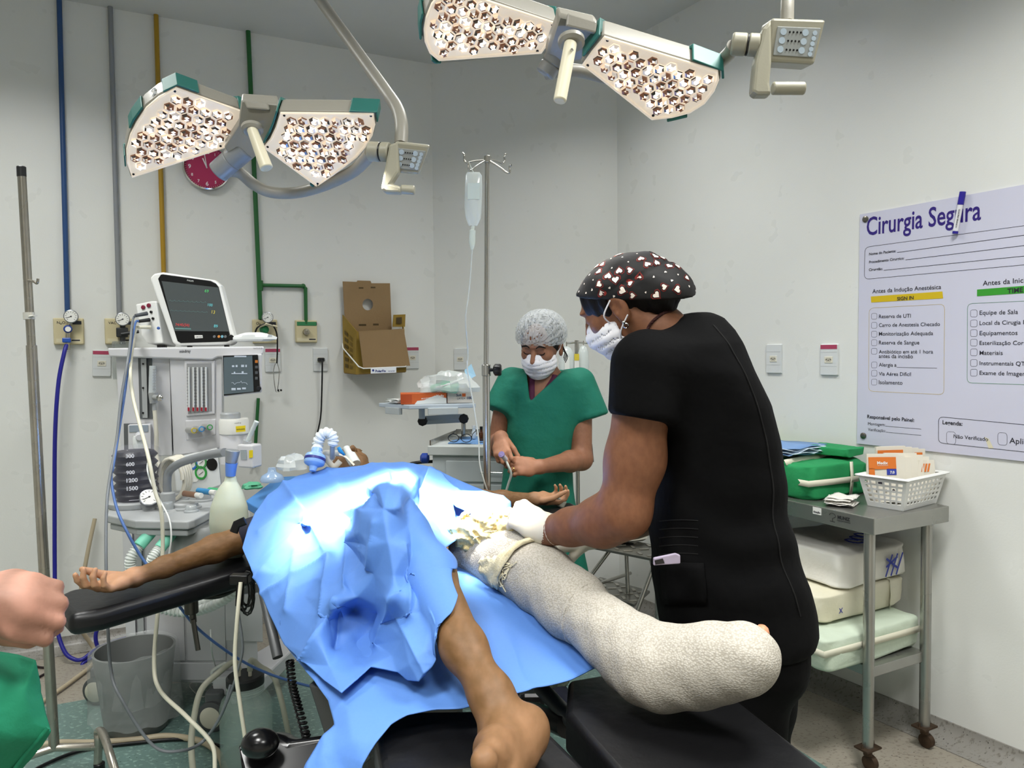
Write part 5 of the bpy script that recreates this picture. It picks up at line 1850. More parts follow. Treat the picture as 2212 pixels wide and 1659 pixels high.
P = [wad0.lerp(wad1, k / 9) for k in range(10)]
mb = MB()
fnW = lambda P_: chain(P_, P, [.034, .040, .035, .042, .036, .041, .035, .038, .030, .022], .02) + .007 * np.sin(P_[..., 0] * 100 + 3 * np.sin(P_[..., 2] * 60)) * np.sin(P_[..., 2] * 110 + 3 * np.sin(P_[..., 0] * 70)) + .003 * np.sin(P_[..., 0] * 260 + 4 * np.sin(P_[..., 2] * 120)) * np.sin(P_[..., 2] * 240 + 3 * np.sin(P_[..., 0] * 150))
lo, hi = bounds(P, .06)
organic('wadding', fnW, lo, hi, .0036, M_wad, lb)
for i in range(26):
    a = wad0.lerp(wad1, rs.random()) + Vector((rs.uniform(-.01, .02), rs.uniform(-.06, .0), rs.uniform(.0, .045)))
    if i > 12:
        a = D(rs.uniform(1010, 1110), rs.uniform(1200, 1262), 1.60)
    pts = [a]
    for k in range(6):
        pts.append(pts[-1] + Vector((rs.uniform(-.016, .02), rs.uniform(-.012, .012), rs.uniform(-.016, .010))))
    if i > 12:
        pts = [snap_to(fnB, p, .003) for p in pts]
    mb = MB(); mb.tube(catmull(pts, 4), .0011 if i < 16 else .0016, 5); mb.build('loose_thread', M_gauze, lb, smooth=70)
# frayed strip of net gauze over the knee
rows = []
for j in range(7):
    row = []
    for k in range(26):
        x = 1000 + 165 * k / 25; y = 1200 + 9 * j + 26 * sin(k * .16) * (.5 + .08 * j) - .30 * (x - 1000) * .5 + 4 * sin(k * 1.7 + j)
        row.append(snap_to(fnB, D(x, y, 1.62), .003 + .006 * sin(j * .9 + k * .3) ** 2))
    rows.append(row)
mb = MB(); mb.sheet(rows); mb.build('net_strip', M_gauze, lb, smooth=80, solid=.003)

# ---- drapes
M_drape = mat('blue_drape', '#5985cc', 0.55, bump=0.06, bscale=300, bdist=0.001, spec=0.25, var=0.02, vscale=200)
ntd, bd_ = nodes_of(M_drape)


def cloth(name, pts, edges, sub, smooth_it, m, amp=.004, parent=None, noise_sc=5.0, thick=.002, seed=0.0, body=None, gap=.008, creases=()):
    """cloth hung over measured support points; triangulated, softened and creased"""
    from mathutils.geometry import delaunay_2d_cdt
    vv = [Vector((x, y)) for x, y, _ in pts]
    n_out = len(edges)
    ed = [(edges[i], edges[(i + 1) % n_out]) for i in range(n_out)]
    v2, e2, f2, ov, oe, of = delaunay_2d_cdt(vv, ed, [], 1, 1e-4)
    P3 = []
    for i, v in enumerate(v2):
        k = ov[i][0] if ov[i] else None
        P3.append(D(pts[k][0], pts[k][1], pts[k][2]) if k is not None else D(v.x, v.y, 1.6))
    bm = bmesh.new()
    bv = [bm.verts.new(p) for p in P3]
    for f in f2:
        try:
            bm.faces.new([bv[i] for i in f])
        except ValueError:
            pass
    for e in [e for e in bm.edges if not e.link_faces]:
        bm.edges.remove(e)
    for v in [v for v in bm.verts if not v.link_faces]:
        bm.verts.remove(v)
    for _ in range(sub):
        bmesh.ops.subdivide_edges(bm, edges=bm.edges[:], cuts=1, use_grid_fill=True)
        bmesh.ops.smooth_vert(bm, verts=[v for v in bm.verts if not v.is_boundary], factor=.22, use_axis_x=True, use_axis_y=True, use_axis_z=True)
    for _ in range(smooth_it):
        bmesh.ops.smooth_vert(bm, verts=bm.verts[:], factor=.4, use_axis_x=True, use_axis_y=True, use_axis_z=True)
    bmesh.ops.recalc_face_normals(bm, faces=bm.faces[:])
    bm.normal_update()
    for v in bm.verts:
        p = v.co * noise_sc + Vector((seed, 0, 0))
        c = noise.cell_vector(p * .7)
        r = 1 - abs(noise.noise(p)) * 2.2
        r2 = 1 - abs(noise.noise(p * 2.3 + Vector((5, 1, 2)))) * 2.2
        for x0, y0, x1, y1, ca in creases:
            px, py = proj(v.co)
            t_ = max(0, min(1, ((px - x0) * (x1 - x0) + (py - y0) * (y1 - y0)) / ((x1 - x0) ** 2 + (y1 - y0) ** 2)))
            dd = sqrt((px - x0 - (x1 - x0) * t_) ** 2 + (py - y0 - (y1 - y0) * t_) ** 2)
            if dd < 60 and not v.is_boundary:
                v.co += v.normal * ca * 1.5 * math.exp(-dd / 10)
        v.co += v.normal * amp * (max(r, -.4) ** 5 * 1.3 + .25 * max(r2, -.4) ** 5)
    if body is not None:
        for it in range(5):
            V = np.array([tuple(v.co) for v in bm.verts])
            d = body(V)
            g = np.stack([body(V + np.eye(3)[i] * 1e-3) - d for i in range(3)], 1) / 1e-3
            g /= np.maximum(np.linalg.norm(g, axis=1), 1e-6)[:, None]
            V = V + g * np.maximum(gap - d, 0)[:, None]
            for v, p in zip(bm.verts, V):
                v.co = p
            if it in (0, 2):
                hit = [v for v, q in zip(bm.verts, d) if q < gap + .01]
                bmesh.ops.smooth_vert(bm, verts=hit, factor=.4, use_axis_x=True, use_axis_y=True, use_axis_z=True)
    me = bpy.data.meshes.new(name)
    bm.to_mesh(me); bm.free()
    if sum(p.normal.z for p in me.polygons) < 0:
        me.flip_normals()
    if parent is not None:
        me.transform(PWORLD[parent.name].inverted())
    me.materials.append(m)
    me.polygons.foreach_set('use_smooth', [True] * len(me.polygons))
    o = bpy.data.objects.new(name, me)
    COL.objects.link(o)
    if parent is not None:
        o.parent = parent
    md = o.modifiers.new('thickness', 'SOLIDIFY'); md.thickness = thick; md.offset = -1
    return o


outer = [(523, 1183, 1.97), (535, 1140, 2.04), (550, 1108, 2.12), (578, 1068, 2.25), (640, 1028, 2.38), (705, 1013, 2.42), (770, 1006, 2.42), (870, 997, 2.38), (922, 1006, 2.33), (990, 1036, 2.30), (1050, 1062, 2.27), (1102, 1084, 2.22),
         (1098, 1120, 2.02), (1060, 1140, 1.95), (1000, 1150, 1.88), (985, 1168, 1.70), (941, 1200, 1.52), (950, 1262, 1.43), (972, 1278, 1.38), (986, 1296, 1.35), (980, 1345, 1.31), (962, 1390, 1.285), (936, 1440, 1.265), (905, 1473, 1.255), (880, 1470, 1.28), (858, 1452, 1.30),
         (800, 1440, 1.34), (768, 1470, 1.31), (737, 1497, 1.29), (700, 1470, 1.36), (660, 1434, 1.44), (612, 1392, 1.58), (572, 1305, 1.78), (545, 1235, 1.90)]
inner = [(610, 1042, 2.25), (671, 1124, 1.97), (713, 1204, 1.74), (555, 1225, 1.92), (600, 1120, 2.06), (640, 1075, 2.16), (720, 1060, 2.14), (700, 1095, 2.05), (745, 1090, 2.0), (790, 1040, 2.15), (840, 1022, 2.16), (880, 1012, 2.14), (905, 1030, 2.16), (845, 1040, 2.02), (950, 1035, 2.2), (1010, 1065, 2.17), (955, 1070, 2.1), (900, 1070, 2.03), (1040, 1095, 2.1), (980, 1105, 1.99), (930, 1090, 1.95),
         (674, 1142, 1.96), (735, 1105, 1.98), (790, 1074, 1.90), (700, 1150, 1.86), (760, 1120, 1.85), (762, 1098, 1.76),
         (800, 1064, 1.60), (818, 1052, 1.56), (838, 1050, 1.55), (862, 1056, 1.55), (882, 1072, 1.56), (774, 1100, 1.54), (776, 1150, 1.515), (790, 1200, 1.48), (766, 1150, 1.70), (778, 1205, 1.62), (800, 1180, 1.455), (830, 1100, 1.455), (866, 1100, 1.465), (885, 1130, 1.50), (840, 1170, 1.42), (872, 1190, 1.43), (812, 1240, 1.45), (850, 1245, 1.395), (885, 1250, 1.44), (905, 1180, 1.49), (915, 1130, 1.66), (925, 1230, 1.44), (900, 1300, 1.37), (945, 1310, 1.345), (960, 1345, 1.31), (930, 1350, 1.315),
         (640, 1190, 1.86), (610, 1240, 1.80), (680, 1240, 1.72), (655, 1290, 1.67), (620, 1320, 1.66), (720, 1255, 1.60), (755, 1165, 1.76), (742, 1215, 1.68), (755, 1275, 1.50), (772, 1290, 1.465), (765, 1316, 1.55), (729, 1302, 1.455), (700, 1330, 1.49), (690, 1380, 1.43), (660, 1410, 1.45), (745, 1335, 1.50), (730, 1390, 1.455), (712, 1440, 1.385), (752, 1420, 1.43), (775, 1380, 1.485), (790, 1345, 1.50), (812, 1312, 1.46), (857, 1289, 1.365), (832, 1345, 1.445), (820, 1398, 1.45), (800, 1415, 1.44), (848, 1415, 1.345), (875, 1380, 1.315), (890, 1330, 1.36), (915, 1410, 1.275), (885, 1435, 1.27), (780, 1450, 1.34)]
pts = outer + inner
dr = thing('surgical_drape', 'crumpled blue drape over the patient, brightest in the lamp beams', 'surgical drape', (-.3, 1.8, .95))
cloth('cover_sheet', pts, list(range(len(outer))), 4, 1, M_drape, .0025, dr, creases=[(610, 1042, 671, 1124, .012), (671, 1124, 713, 1204, .014), (671, 1124, 555, 1252, .010), (713, 1204, 560, 1290, .008), (713, 1204, 700, 1330, .010), (729, 1302, 655, 1444, .014), (857, 1289, 818, 1400, .012), (900, 1240, 958, 1385, .010), (760, 1150, 748, 1275, .010), (812, 1130, 800, 1230, .008), (640, 1190, 620, 1320, .007), (690, 1100, 800, 1070, -.008), (735, 1335, 730, 1390, -.012), (780, 1380, 800, 1330, -.012), (870, 1180, 890, 1330, .008), (560, 1150, 640, 1090, .007), (705, 1013, 740, 1060, .006), (800, 1003, 870, 1030, .006), (840, 1290, 925, 1470, .006)], body=lambda P: np.minimum(np.minimum(legf(P), fnT(P)), fnB(P)))
fl_o = [(958, 1066, 2.08), (1000, 1058, 2.06), (1050, 1062, 2.02), (1088, 1070, 1.98), (1102, 1085, 1.96), (1105, 1112, 1.93), (1100, 1142, 1.88), (1078, 1165, 1.84), (1058, 1145, 1.86), (1046, 1125, 1.88), (1015, 1108, 1.90), (985, 1096, 1.94), (965, 1082, 2.0)]
fl_i = [(1000, 1080, 1.99), (1040, 1085, 1.93), (1070, 1092, 1.87), (1085, 1115, 1.86), (1072, 1132, 1.83), (1030, 1100, 1.90)]
cloth('turned_flap', fl_o + fl_i, list(range(len(fl_o))), 3, 1, M_drape, .003, dr, seed=3, body=fnB)
f2_o = [(905, 1062, 2.0), (925, 1008, 2.2), (950, 1022, 2.2), (985, 1050, 2.14), (1000, 1062, 2.06), (980, 1090, 1.96), (985, 1120, 1.86), (985, 1165, 1.74), (960, 1185, 1.66), (940, 1200, 1.60), (900, 1160, 1.60), (896, 1110, 1.66), (905, 1085, 1.8)]
f2_i = [(940, 1060, 2.05), (935, 1100, 1.82), (945, 1140, 1.70), (960, 1120, 1.80), (925, 1165, 1.62)]
cloth('gathered_fold', f2_o + f2_i, list(range(len(f2_o))), 3, 1, M_drape, .006, dr, seed=9, body=lambda P: np.minimum(legf(P), fnB(P)))
mb = MB(); P = [D(x, y, 2.04) for x, y in ((866, 1033), (890, 1033), (902, 1040), (902, 1052), (880, 1046))]; slab(mb, P, Vector((0, -.6, .8)), .002); mb.build('drape_tape', mat('tape_teal', '#4fb6b8', .5), dr)

us_o = [(600, 1340, 1.66), (760, 1300, 1.62), (960, 1188, 1.83), (1060, 1235, 1.73), (1160, 1298, 1.62), (1260, 1368, 1.52), (1325, 1412, 1.46), (1294, 1440, 1.385), (1235, 1470, 1.325), (1150, 1492, 1.29), (1090, 1504, 1.27), (1040, 1522, 1.25), (1000, 1532, 1.24), (940, 1533, 1.24), (880, 1545, 1.225), (845, 1565, 1.20), (812, 1605, 1.17), (785, 1650, 1.15), (770, 1700, 1.14), (640, 1705, 1.17), (655, 1655, 1.20), (690, 1600, 1.24), (722, 1565, 1.26), (708, 1515, 1.33), (660, 1450, 1.43), (612, 1392, 1.60)]
us_i = [(1000, 1320, 1.53), (1060, 1360, 1.47), (1110, 1400, 1.425), (1090, 1425, 1.385), (1130, 1440, 1.372), (1180, 1420, 1.40), (1020, 1400, 1.42), (1000, 1470, 1.325), (930, 1490, 1.295), (850, 1500, 1.29), (780, 1500, 1.30), (800, 1540, 1.245), (760, 1600, 1.19), (720, 1620, 1.20), (750, 1530, 1.27), (860, 1400, 1.42), (720, 1400, 1.5), (1060, 1470, 1.322), (1075, 1452, 1.335), (1110, 1462, 1.33)]
us = cloth('table_sheet', us_o + us_i, list(range(len(us_o))), 3, 1, M_drape, .003, None, seed=5)
tag(us, 'smooth blue sheet lying on the table beneath both legs and hanging at the left', 'table sheet')
# blue covered instrument shelf beside the head
mb = MB(); q = [D(530, 1082, 2.72), D(600, 1030, 3.0), D(690, 1025, 3.0), D(700, 1075, 2.6), D(560, 1100, 2.6)]
slab(mb, q, UPV, .03)
tag(mb.build('instrument_tray', mat('tray_blue', '#4a86c6', .6), bevel=.004), 'blue covered tray beside the patient head holding airway tools', 'tray')

# ================================================================== people
def stack(P, rows, ang=0.0, cap=.02):
    """upright body: rows of (z, x, y, half width, half depth); ang turns the cross section"""
    rows = sorted(rows)
    z = np.array([r[0] for r in rows])
    f = lambda k: np.interp(P[..., 2], z, [r[k] for r in rows])
    dx, dy = P[..., 0] - f(1), P[..., 1] - f(2)
    u, v = dx * cos(ang) + dy * sin(ang), -dx * sin(ang) + dy * cos(ang)
    a, b = f(3), f(4)
    q = (np.abs(u / a) ** 2.4 + np.abs(v / b) ** 2.4) ** (1 / 2.4)
    d = (q - 1) * np.minimum(a, b)
    return smax(smax(d, P[..., 2] - z[-1], cap), z[0] - P[..., 2], cap)


def px_rows(rows, y, depth, push=0.0):
    out = []
    for py, l, r in rows:
        a, b = D(l, py, y), D(r, py, y)
        out.append((a.z, (a.x + b.x) / 2, y + push, (b.x - a.x) / 2, depth if not callable(depth) else depth(py)))
    return out


SKB = skin('tan_skin', '#7a4f35', '#a87653')
SKN = skin('light_tan_skin', '#8c5f46', '#b58163')
M_hair = mat('black_hair', '#0e0b0a', .62, spec=.2, bump=.7, bscale=60, bdist=.006, aniso=(1, 1, .25))
M_green = mat('green_scrub', '#0c6b57', .8, bump=.5, bscale=11, bdist=.018, var=.08, vscale=3)
M_mask = mat('mask_white', '#e9e9ee', .75, bump=.2, bscale=60, bdist=.002)
M_bscr = mat('black_scrub', '#070708', .85, bump=.45, bscale=10, bdist=.016, spec=.12)

# ---------------------------------------------------------------- woman in green at the back
nu = thing('person', 'woman in green scrubs, mask and hair net handling tubing behind the table', 'person', (.13, 2.85, 0))
rowsN = [(800, 1128, 1228), (818, 1100, 1252), (840, 1092, 1262), (880, 1096, 1256), (950, 1094, 1240), (1000, 1090, 1236), (1060, 1084, 1240), (1120, 1078, 1250), (1200, 1080, 1264), (1252, 1086, 1278)]
RN = px_rows(rowsN, 2.86, .115)
shL, shR = D(1106, 826, 2.87), D(1252, 828, 2.86)
slL, slR = D(1078, 890, 2.84), D(1277, 905, 2.84)
folds = lambda P: .004 * np.sin(P[..., 0] * 75 + 2 * np.sin(P[..., 2] * 9)) * np.clip((1.1 - P[..., 2]) * 3, 0, 1)


def gown(P):
    d = stack(P, RN)
    d = smin(d, smax(sd_cone(P, shL, slL, .060, .066), (P - np.array(slL)) @ np.array((slL - shL).normalized()), .006), .03)
    d = smin(d, smax(sd_cone(P, shR, slR, .062, .072), (P - np.array(slR)) @ np.array((slR - shR).normalized()), .006), .03)
    zt_, zb_ = D(1178, 792, 2.8).z, D(1147, 868, 2.75).z
    k = np.clip((zt_ - P[..., 2]) / (zt_ - zb_), -.5, 1.5)
    xc = D(1182, 792, 2.78).x * (1 - k) + D(1145, 868, 2.75).x * k
    v = np.abs(P[..., 0] - xc) - .078 * (1 - np.clip(k, -1, 1.2)) ** .8 if False else np.abs(P[..., 0] - xc) - .080 * (1 - k)
    d = smax(d, -smax(v * .7, P[..., 1] - 2.90, .004), .004)
    return d + folds(P)


lo, hi = bounds([shL, shR, slL, slR, D(1170, 1255, 2.86), D(1170, 790, 2.86)], .14)
organic('scrub_top', gown, lo, hi, .0085, M_green, nu)
# undershirt, neck and chest
nk0, nk1 = D(1170, 835, 2.86), D(1170, 775, 2.85)
hcN = D(1168, 750, 2.80)
FN = Vector((-.34, -.86, -.36)).normalized(); UN = Vector((-.06, -.34, .94)); UN = (UN - FN * UN.dot(FN)).normalized()
RHN = Matrix((FN, UN.cross(FN), UN)).transposed()
chest = lambda P: smin(chain(P, [D(1160, 880, 2.845), nk0, nk1 + Vector((0, .0, 0)), hcN + Vector((0, .05, -.05))], [.088, .074, .05, .052], .03), chain(P, [D(1118, 832, 2.87), D(1240, 834, 2.87)], [.042, .042], .01), .05)
lo, hi = bounds([D(1168, 890, 2.85), D(1110, 800, 2.86), D(1250, 800, 2.86), hcN], .10)
organic('neck_and_chest', chest, lo, hi, .006, SKN, nu)
for pts in ([(1141, 800), (1143, 825), (1146, 850), (1149, 868)], [(1213, 804), (1196, 826), (1175, 850), (1158, 866)]):
    mb = MB(); mb.tube([snap_to(chest, p, .004) for p in catmull([D(x, y, 2.76) for x, y in pts], 5)], .0115, 8, flat=(1.0, .45)); mb.build('undershirt_strap', mat('plum_cloth', '#4a1533', .8), nu, smooth=60)
lo, hi = bounds([hcN], .15)
organic('head', lambda P: head_sdf(P, hcN, RHN, .95), lo, hi, .0045, SKN, nu)
W_ = lambda c, R, s, p: Vector(c) + R @ Vector(p) * s
def face_hair(parent, fn, c, R, sc, sides, k0=0):
    for s_ in sides:
        for nm, pts, rad in (('eyelashes', ((.016, .0055), (.025, .0015), (.034, .0008), (.043, .003), (.050, .009)), [.0009, .0017, .0019, .0017, .001]),
                             ('eyebrow', ((.013, .032), (.024, .037), (.036, .0385), (.046, .035), (.053, .028)), [.0022, .0034, .003, .0024, .001])):
            P = [snap_to(fn, W_(c, R, sc, (.09, s_ * y, z)), .0004) for y, z in pts[k0:]]
            mb = MB(); mb.tube(catmull(P, 4), rad[k0:], 6); mb.build(nm, M_hair, parent, smooth=60)


face_hair(nu, lambda P: head_sdf(P, hcN, RHN, .95), hcN, RHN, .95, (-1, 1))


def mask_of(parent, c, R, s, m, loops=True, lh=.016):
    def fn(P):
        q = (P - np.array(c)) @ np.array(R) / s
        base = smin(sd_ell(q, (.030, 0, -.05), (.062, .066, .058)), sd_cone(q, (.07, 0, -.015), (.092, 0, -.035), .018, .020), .03)
        base = smin(base, sd_ell(q, (.05, 0, -.082), (.034, .036, .03)), .02)
        d = np.abs(base - .006) - .0024 + .0007 * np.sin(q[..., 2] * 300)
        d = smax(d, .012 - q[..., 0], .004)
        d = smax(d, q[..., 2] - .006 + .18 * np.abs(q[..., 1]), .003)
        return smax(d, -.118 - q[..., 2], .004) * s
    lo, hi = bounds([c], .15)
    o = organic('face_mask', fn, lo, hi, .0035 * s, m, parent)
    if loops:
        for s_ in (-1, 1):
            for (za, zb) in ((-.026, .026), (-.080, -.024)):
                mb = MB(); mb.tube(catmull([W_(c, R, s, (.022, s_ * .069 * (1 if za > -.05 else .93), za)), W_(c, R, s, (.004, s_ * .083, (za + zb) / 2)), W_(c, R, s, (-.018, s_ * .088, zb))], 5), .0014, 6); mb.build('ear_loop', m, parent, smooth=60)
    return o


mask_of(nu, hcN, RHN, .92, M_mask)
hairN = lambda P: smax(sd_ell((P - np.array(hcN)) @ np.array(RHN), (-.022, 0, .036), (.095, .080, .084)), -((P - np.array(hcN)) @ np.array(RHN))[..., 2] - .055 + .0, .01)
lo, hi = bounds([hcN], .17)
organic('hair', lambda P: smax(hairN(P), ((P - np.array(hcN)) @ np.array(RHN))[..., 0] - .062 + .0 * P[..., 0] - .8 * np.clip(((P - np.array(hcN)) @ np.array(RHN))[..., 2] - .055, 0, 1), .008), lo, hi, .006, M_hair, nu)
mb = MB()
for k in range(4):
    a = W_(hcN, RHN, 1, (-.02, .082, .0 - .006 * k)); mb.tube(catmull([a, a + Vector((.006 + .003 * k, -.01, -.02)), a + Vector((.002 * k, -.012, -.045))], 5), .0016, 5)
mb.build('loose_hair', M_hair, nu, smooth=60)
M_net = mat('hair_net', '#d5dadc', .7, alpha=.36)


def netf(P):
    q = (P - np.array(hcN)) @ np.array(RHN)
    d = sd_ell(q, (-.018, 0, .050), (.106, .096, .088))
    an_ = np.arctan2(q[..., 1], q[..., 0])
    th_ = np.arctan2(q[..., 2] - .034, q[..., 1])
    d = d + .0016 * np.sin(th_ * 30 + 1.5 * np.sin(th_ * 7)) * np.clip((q[..., 0] + .06) / .12, 0, 1)
    d = np.abs(d) - .0025
    return smax(d, .030 - q[..., 2] + .22 * (q[..., 0] - .07), .006)


organic('hair_net', netf, lo, hi, .0048, M_net, nu)
# arms
elR, wrR = D(1256, 992, 2.80), D(1170, 1008, 2.62)
dN = (D(1112, 1006, 2.58) - wrR).normalized()
bN = Vector((.25, -.75, .35)); bN = (bN - dN * bN.dot(dN)).normalized()
RhN = Matrix((dN, bN.cross(dN), bN)).transposed()
pN, cN, _ = hand_chains(wrR + dN * .012, RhN, 1 if bN.cross(dN).z > 0 else -1, s=.92, curls=[(.5, .7, .4), (.7, .9, .5), (.8, 1.0, .5), (.85, 1.0, .5)], thumb=(.35, .6))
lo, hi = bounds([shR, elR, wrR] + [p for c in cN for p in c[0]], .06)
organic('arm', lambda P: smin(chain(P, [shR + Vector((0, 0, -.05)), elR, elR.lerp(wrR, .3), wrR], [.048, .040, .038, .024], .02), hand_sdf(P, pN, cN), .016), lo, hi, .0045, SKN, nu, tone=lambda V: .7 * step01((V - np.array(wrR)) @ np.array(dN), -.02, .05))
elL, wrL = D(1082, 958, 2.84), D(1088, 950, 2.62)
elL, wrL = D(1072, 965, 2.86), D(1082, 945, 2.66)
dL_ = (D(1086, 988, 2.58) - wrL).normalized()
bL_ = Vector((-.3, -.8, .25)); bL_ = (bL_ - dL_ * bL_.dot(dL_)).normalized()
RhL = Matrix((dL_, bL_.cross(dL_), bL_)).transposed()
pL_, cL_, _ = hand_chains(wrL + dL_ * .005, RhL, 1 if bL_.cross(dL_).x > 0 else -1, s=.9, curls=[(.55, .8, .4), (.7, 1.0, .5), (.8, 1.1, .5), (.9, 1.1, .5)], thumb=(.4, .6))
lo, hi = bounds([shL, elL, wrL] + [p for c in cL_ for p in c[0]], .06)
organic('arm', lambda P: smin(chain(P, [shL + Vector((-.02, 0, -.06)), elL, elL.lerp(wrL, .4), wrL], [.045, .036, .034, .024], .02), hand_sdf(P, pL_, cL_), .016), lo, hi, .0045, SKN, nu, tone=lambda V: .7 * step01(-V[:, 1], -2.68, -2.6))
mb = MB(); mb.lathe([(.0088, -.0015), (.0098, 0), (.0088, .0015)], Vector(cN[2][0][0]) .lerp(Vector(cN[2][0][1]), .45), Vector(cN[2][0][1]) - Vector(cN[2][0][0]), 16, cap=False); mb.build('ring', mat('gold', '#d8b25a', .25, 1.0), nu, smooth=60)
# trousers and shoes
M_camo = mat('patterned_trousers', '#2c332d', .85, col2='#7d8575', vscale=38, bump=.2, bscale=12)
for i, (x0, x1, y_) in enumerate(((1205, 1196, 2.86), (1140, 1125, 2.92))):
    a, b = D(x0, 1200, y_), D(x1, 1490, y_)
    b.z = .08
    lo, hi = bounds([a, b], .12)
    organic('trouser_leg', lambda P: smax(chain(P, [a, a.lerp(b, .5), b], [.092, .075, .062], .03), .07 - P[..., 2], .01), lo, hi, .009, M_camo, nu)
    f0 = Vector((b.x, b.y + .05, .035)); f1 = f0 + Vector((.03 if i == 0 else -.03, -.19, -.004))
    lo, hi = bounds([f0, f1], .07)
    so = organic('shoe', lambda P: smax(chain(P, [f0 + UPV * .015, f0.lerp(f1, .5) + UPV * .008, f1], [.045, .04, .034], .02), .018 - P[..., 2], .004), lo, hi, .005, mat('shoe_navy', '#191b2c', .6), nu)
    mb = MB(); mb.loft([[Vector((p.x, p.y, z)) for p in catmull([f0 + Vector((.04, .03, 0)), f0 + Vector((-.04, .03, 0)), f0.lerp(f1, .5) + Vector((-.045, 0, 0)), f1 + Vector((-.03, -.03, 0)), f1 + Vector((.03, -.03, 0)), f0.lerp(f1, .5) + Vector((.045, 0, 0))], 5, closed=True)] for z in (.0, .024)], True); mb.build('sole', M_white, nu, smooth=40)
# what she holds: syringe and tubing
hh = D(1092, 992, 2.555)
t = thing('syringe', 'small clear syringe held in the hands of the woman in green', 'syringe', hh)
mb = MB(); mb.cyl(hh, hh + Vector((-.012, -.03, .02)), .0085, 14); mb.build('barrel', mat('syringe_clear', '#cfd0de', .15, spec=.7), t, smooth=40)
mb = MB(); mb.cyl(hh + Vector((-.012, -.03, .02)), hh + Vector((-.014, -.034, .0225)), .011, 14); mb.cyl(hh + Vector((-.014, -.034, .0225)), hh + Vector((-.0145, -.0355, .0232)), .006, 12); mb.build('plunger', mat('plunger_violet', '#8d7fb0', .4), t, smooth=40)
mb = MB(); mb.tube(catmull([hh + Vector((0, .01, -.005)), D(1098, 1006, 2.55), D(1104, 1024, 2.56), D(1098, 1046, 2.58), D(1090, 1070, 2.6), D(1080, 1090, 2.62)], 6), .0042, 8)
tag(mb.build('infusion_tubing', mat('tubing_clear', '#c9d2cc', .2, spec=.6), smooth=70), 'clear tubing hanging down from the hands of the woman in green', 'tubing')

# ---------------------------------------------------------------- woman in black at the bandage
wb = thing('person', 'woman in black scrubs and heart print cap bending over the bandaged leg', 'person', (.45, 1.56, 0))
rowsB = [(677, 1478, 1532), (690, 1446, 1556), (715, 1412, 1576), (745, 1385, 1592), (800, 1392, 1612), (870, 1405, 1648), (950, 1412, 1670), (1030, 1415, 1682), (1110, 1408, 1690), (1180, 1408, 1706), (1250, 1414, 1732), (1310, 1422, 1745), (1345, 1428, 1748), (1372, 1434, 1738)]
YB = 1.56
RB = px_rows(rowsB, YB, lambda py: float(np.interp(py, [677, 705, 765, 900, 1100, 1250, 1372], [.07, .11, .165, .16, .145, .165, .175])), 0.0)
shB, eB, wB = D(1398, 790, 1.45), D(1352, 1118, 1.47), D(1186, 1146, 1.62)
slB = D(1386, 905, 1.44)
shF, eF, wF = D(1420, 800, 1.70), D(1400, 1105, 1.78), D(1268, 1158, 1.76)


def topB(P):
    d = stack(P, RB, .0, .012)
    d = smin(d, smax(sd_cone(P, shB, slB, .072, .066), (P - np.array(slB)) @ np.array(((slB - shB).normalized() + Vector((-.10, 0, .0)) + Vector((.0, 0, -.22))).normalized()), .005), .045)
    d = smin(d, smax(sd_cone(P, shF, shF.lerp(eF, .4), .07, .066), (P - np.array(shF.lerp(eF, .4))) @ np.array((eF - shF).normalized()), .005), .04)
    w = .0035 * np.sin(P[..., 2] * 60 + 30 * P[..., 0] + 2 * np.sin(P[..., 0] * 20)) * np.exp(-((P[..., 2] - .98) / .12) ** 2)
    return d + w


lo, hi = bounds([shB, slB, shF, D(1434, 1372, YB), D(1752, 1372, YB), D(1500, 672, YB)], .20)
organic('scrub_top', topB, lo, hi, .0085, M_bscr, wb)
# seams and pocket with phone-like case
seam = mat('black_seam', '#040405', .9)
mb = MB(); mb.tube([snap_to(topB, p, .0005) for p in catmull([D(1545, 690, 1.44), D(1580, 760, 1.42), D(1622, 860, 1.42), D(1645, 960, 1.43), D(1655, 1060, 1.44), D(1672, 1160, 1.43), D(1702, 1260, 1.42), D(1722, 1330, 1.42)], 6)], .0016, 6); mb.build('back_seam', seam, wb, smooth=60)
for k in range(5):
    y = 1128 + k * 16
    mb = MB(); mb.tube([hit(topB, x, y - 2 + k * 2 - 3 * sin((x - 1424) / 30), 1.3, .0004) for x in range(1424, 1520, 12)], .0012, 5); mb.build('waist_pleat', seam, wb, smooth=60)
rows = [[hit(topB, 1424 + 96 * i / 6 + 1.2 * j, 1216 + 90 * j / 5, 1.3, .005) for i in range(7)] for j in range(6)]
mb = MB(); mb.sheet(rows); mb.build('pocket', M_bscr, wb, smooth=60, solid=.006)
ph = thing('phone_case', 'lilac edged phone sticking out of the pocket of the black scrubs', 'phone', D(1440, 1210, 1.40))
mb = MB(); slab(mb, [D(1412, 1206, 1.385), D(1460, 1196, 1.380), D(1470, 1200, 1.380), D(1470, 1218, 1.380), D(1412, 1222, 1.385)], Vector((0, -1, 0)), .008); mb.build('case', mat('lilac_case', '#a79cb0', .4), ph, bevel=.002)
mb = MB(); slab(mb, [D(1414, 1211, 1.383), D(1432, 1207, 1.381), D(1436, 1217, 1.381), D(1416, 1220, 1.383)], Vector((0, -1, 0)), .003); mb.build('camera_patch', mat('case_dark', '#1d1a1c', .3), ph, bevel=.0005)
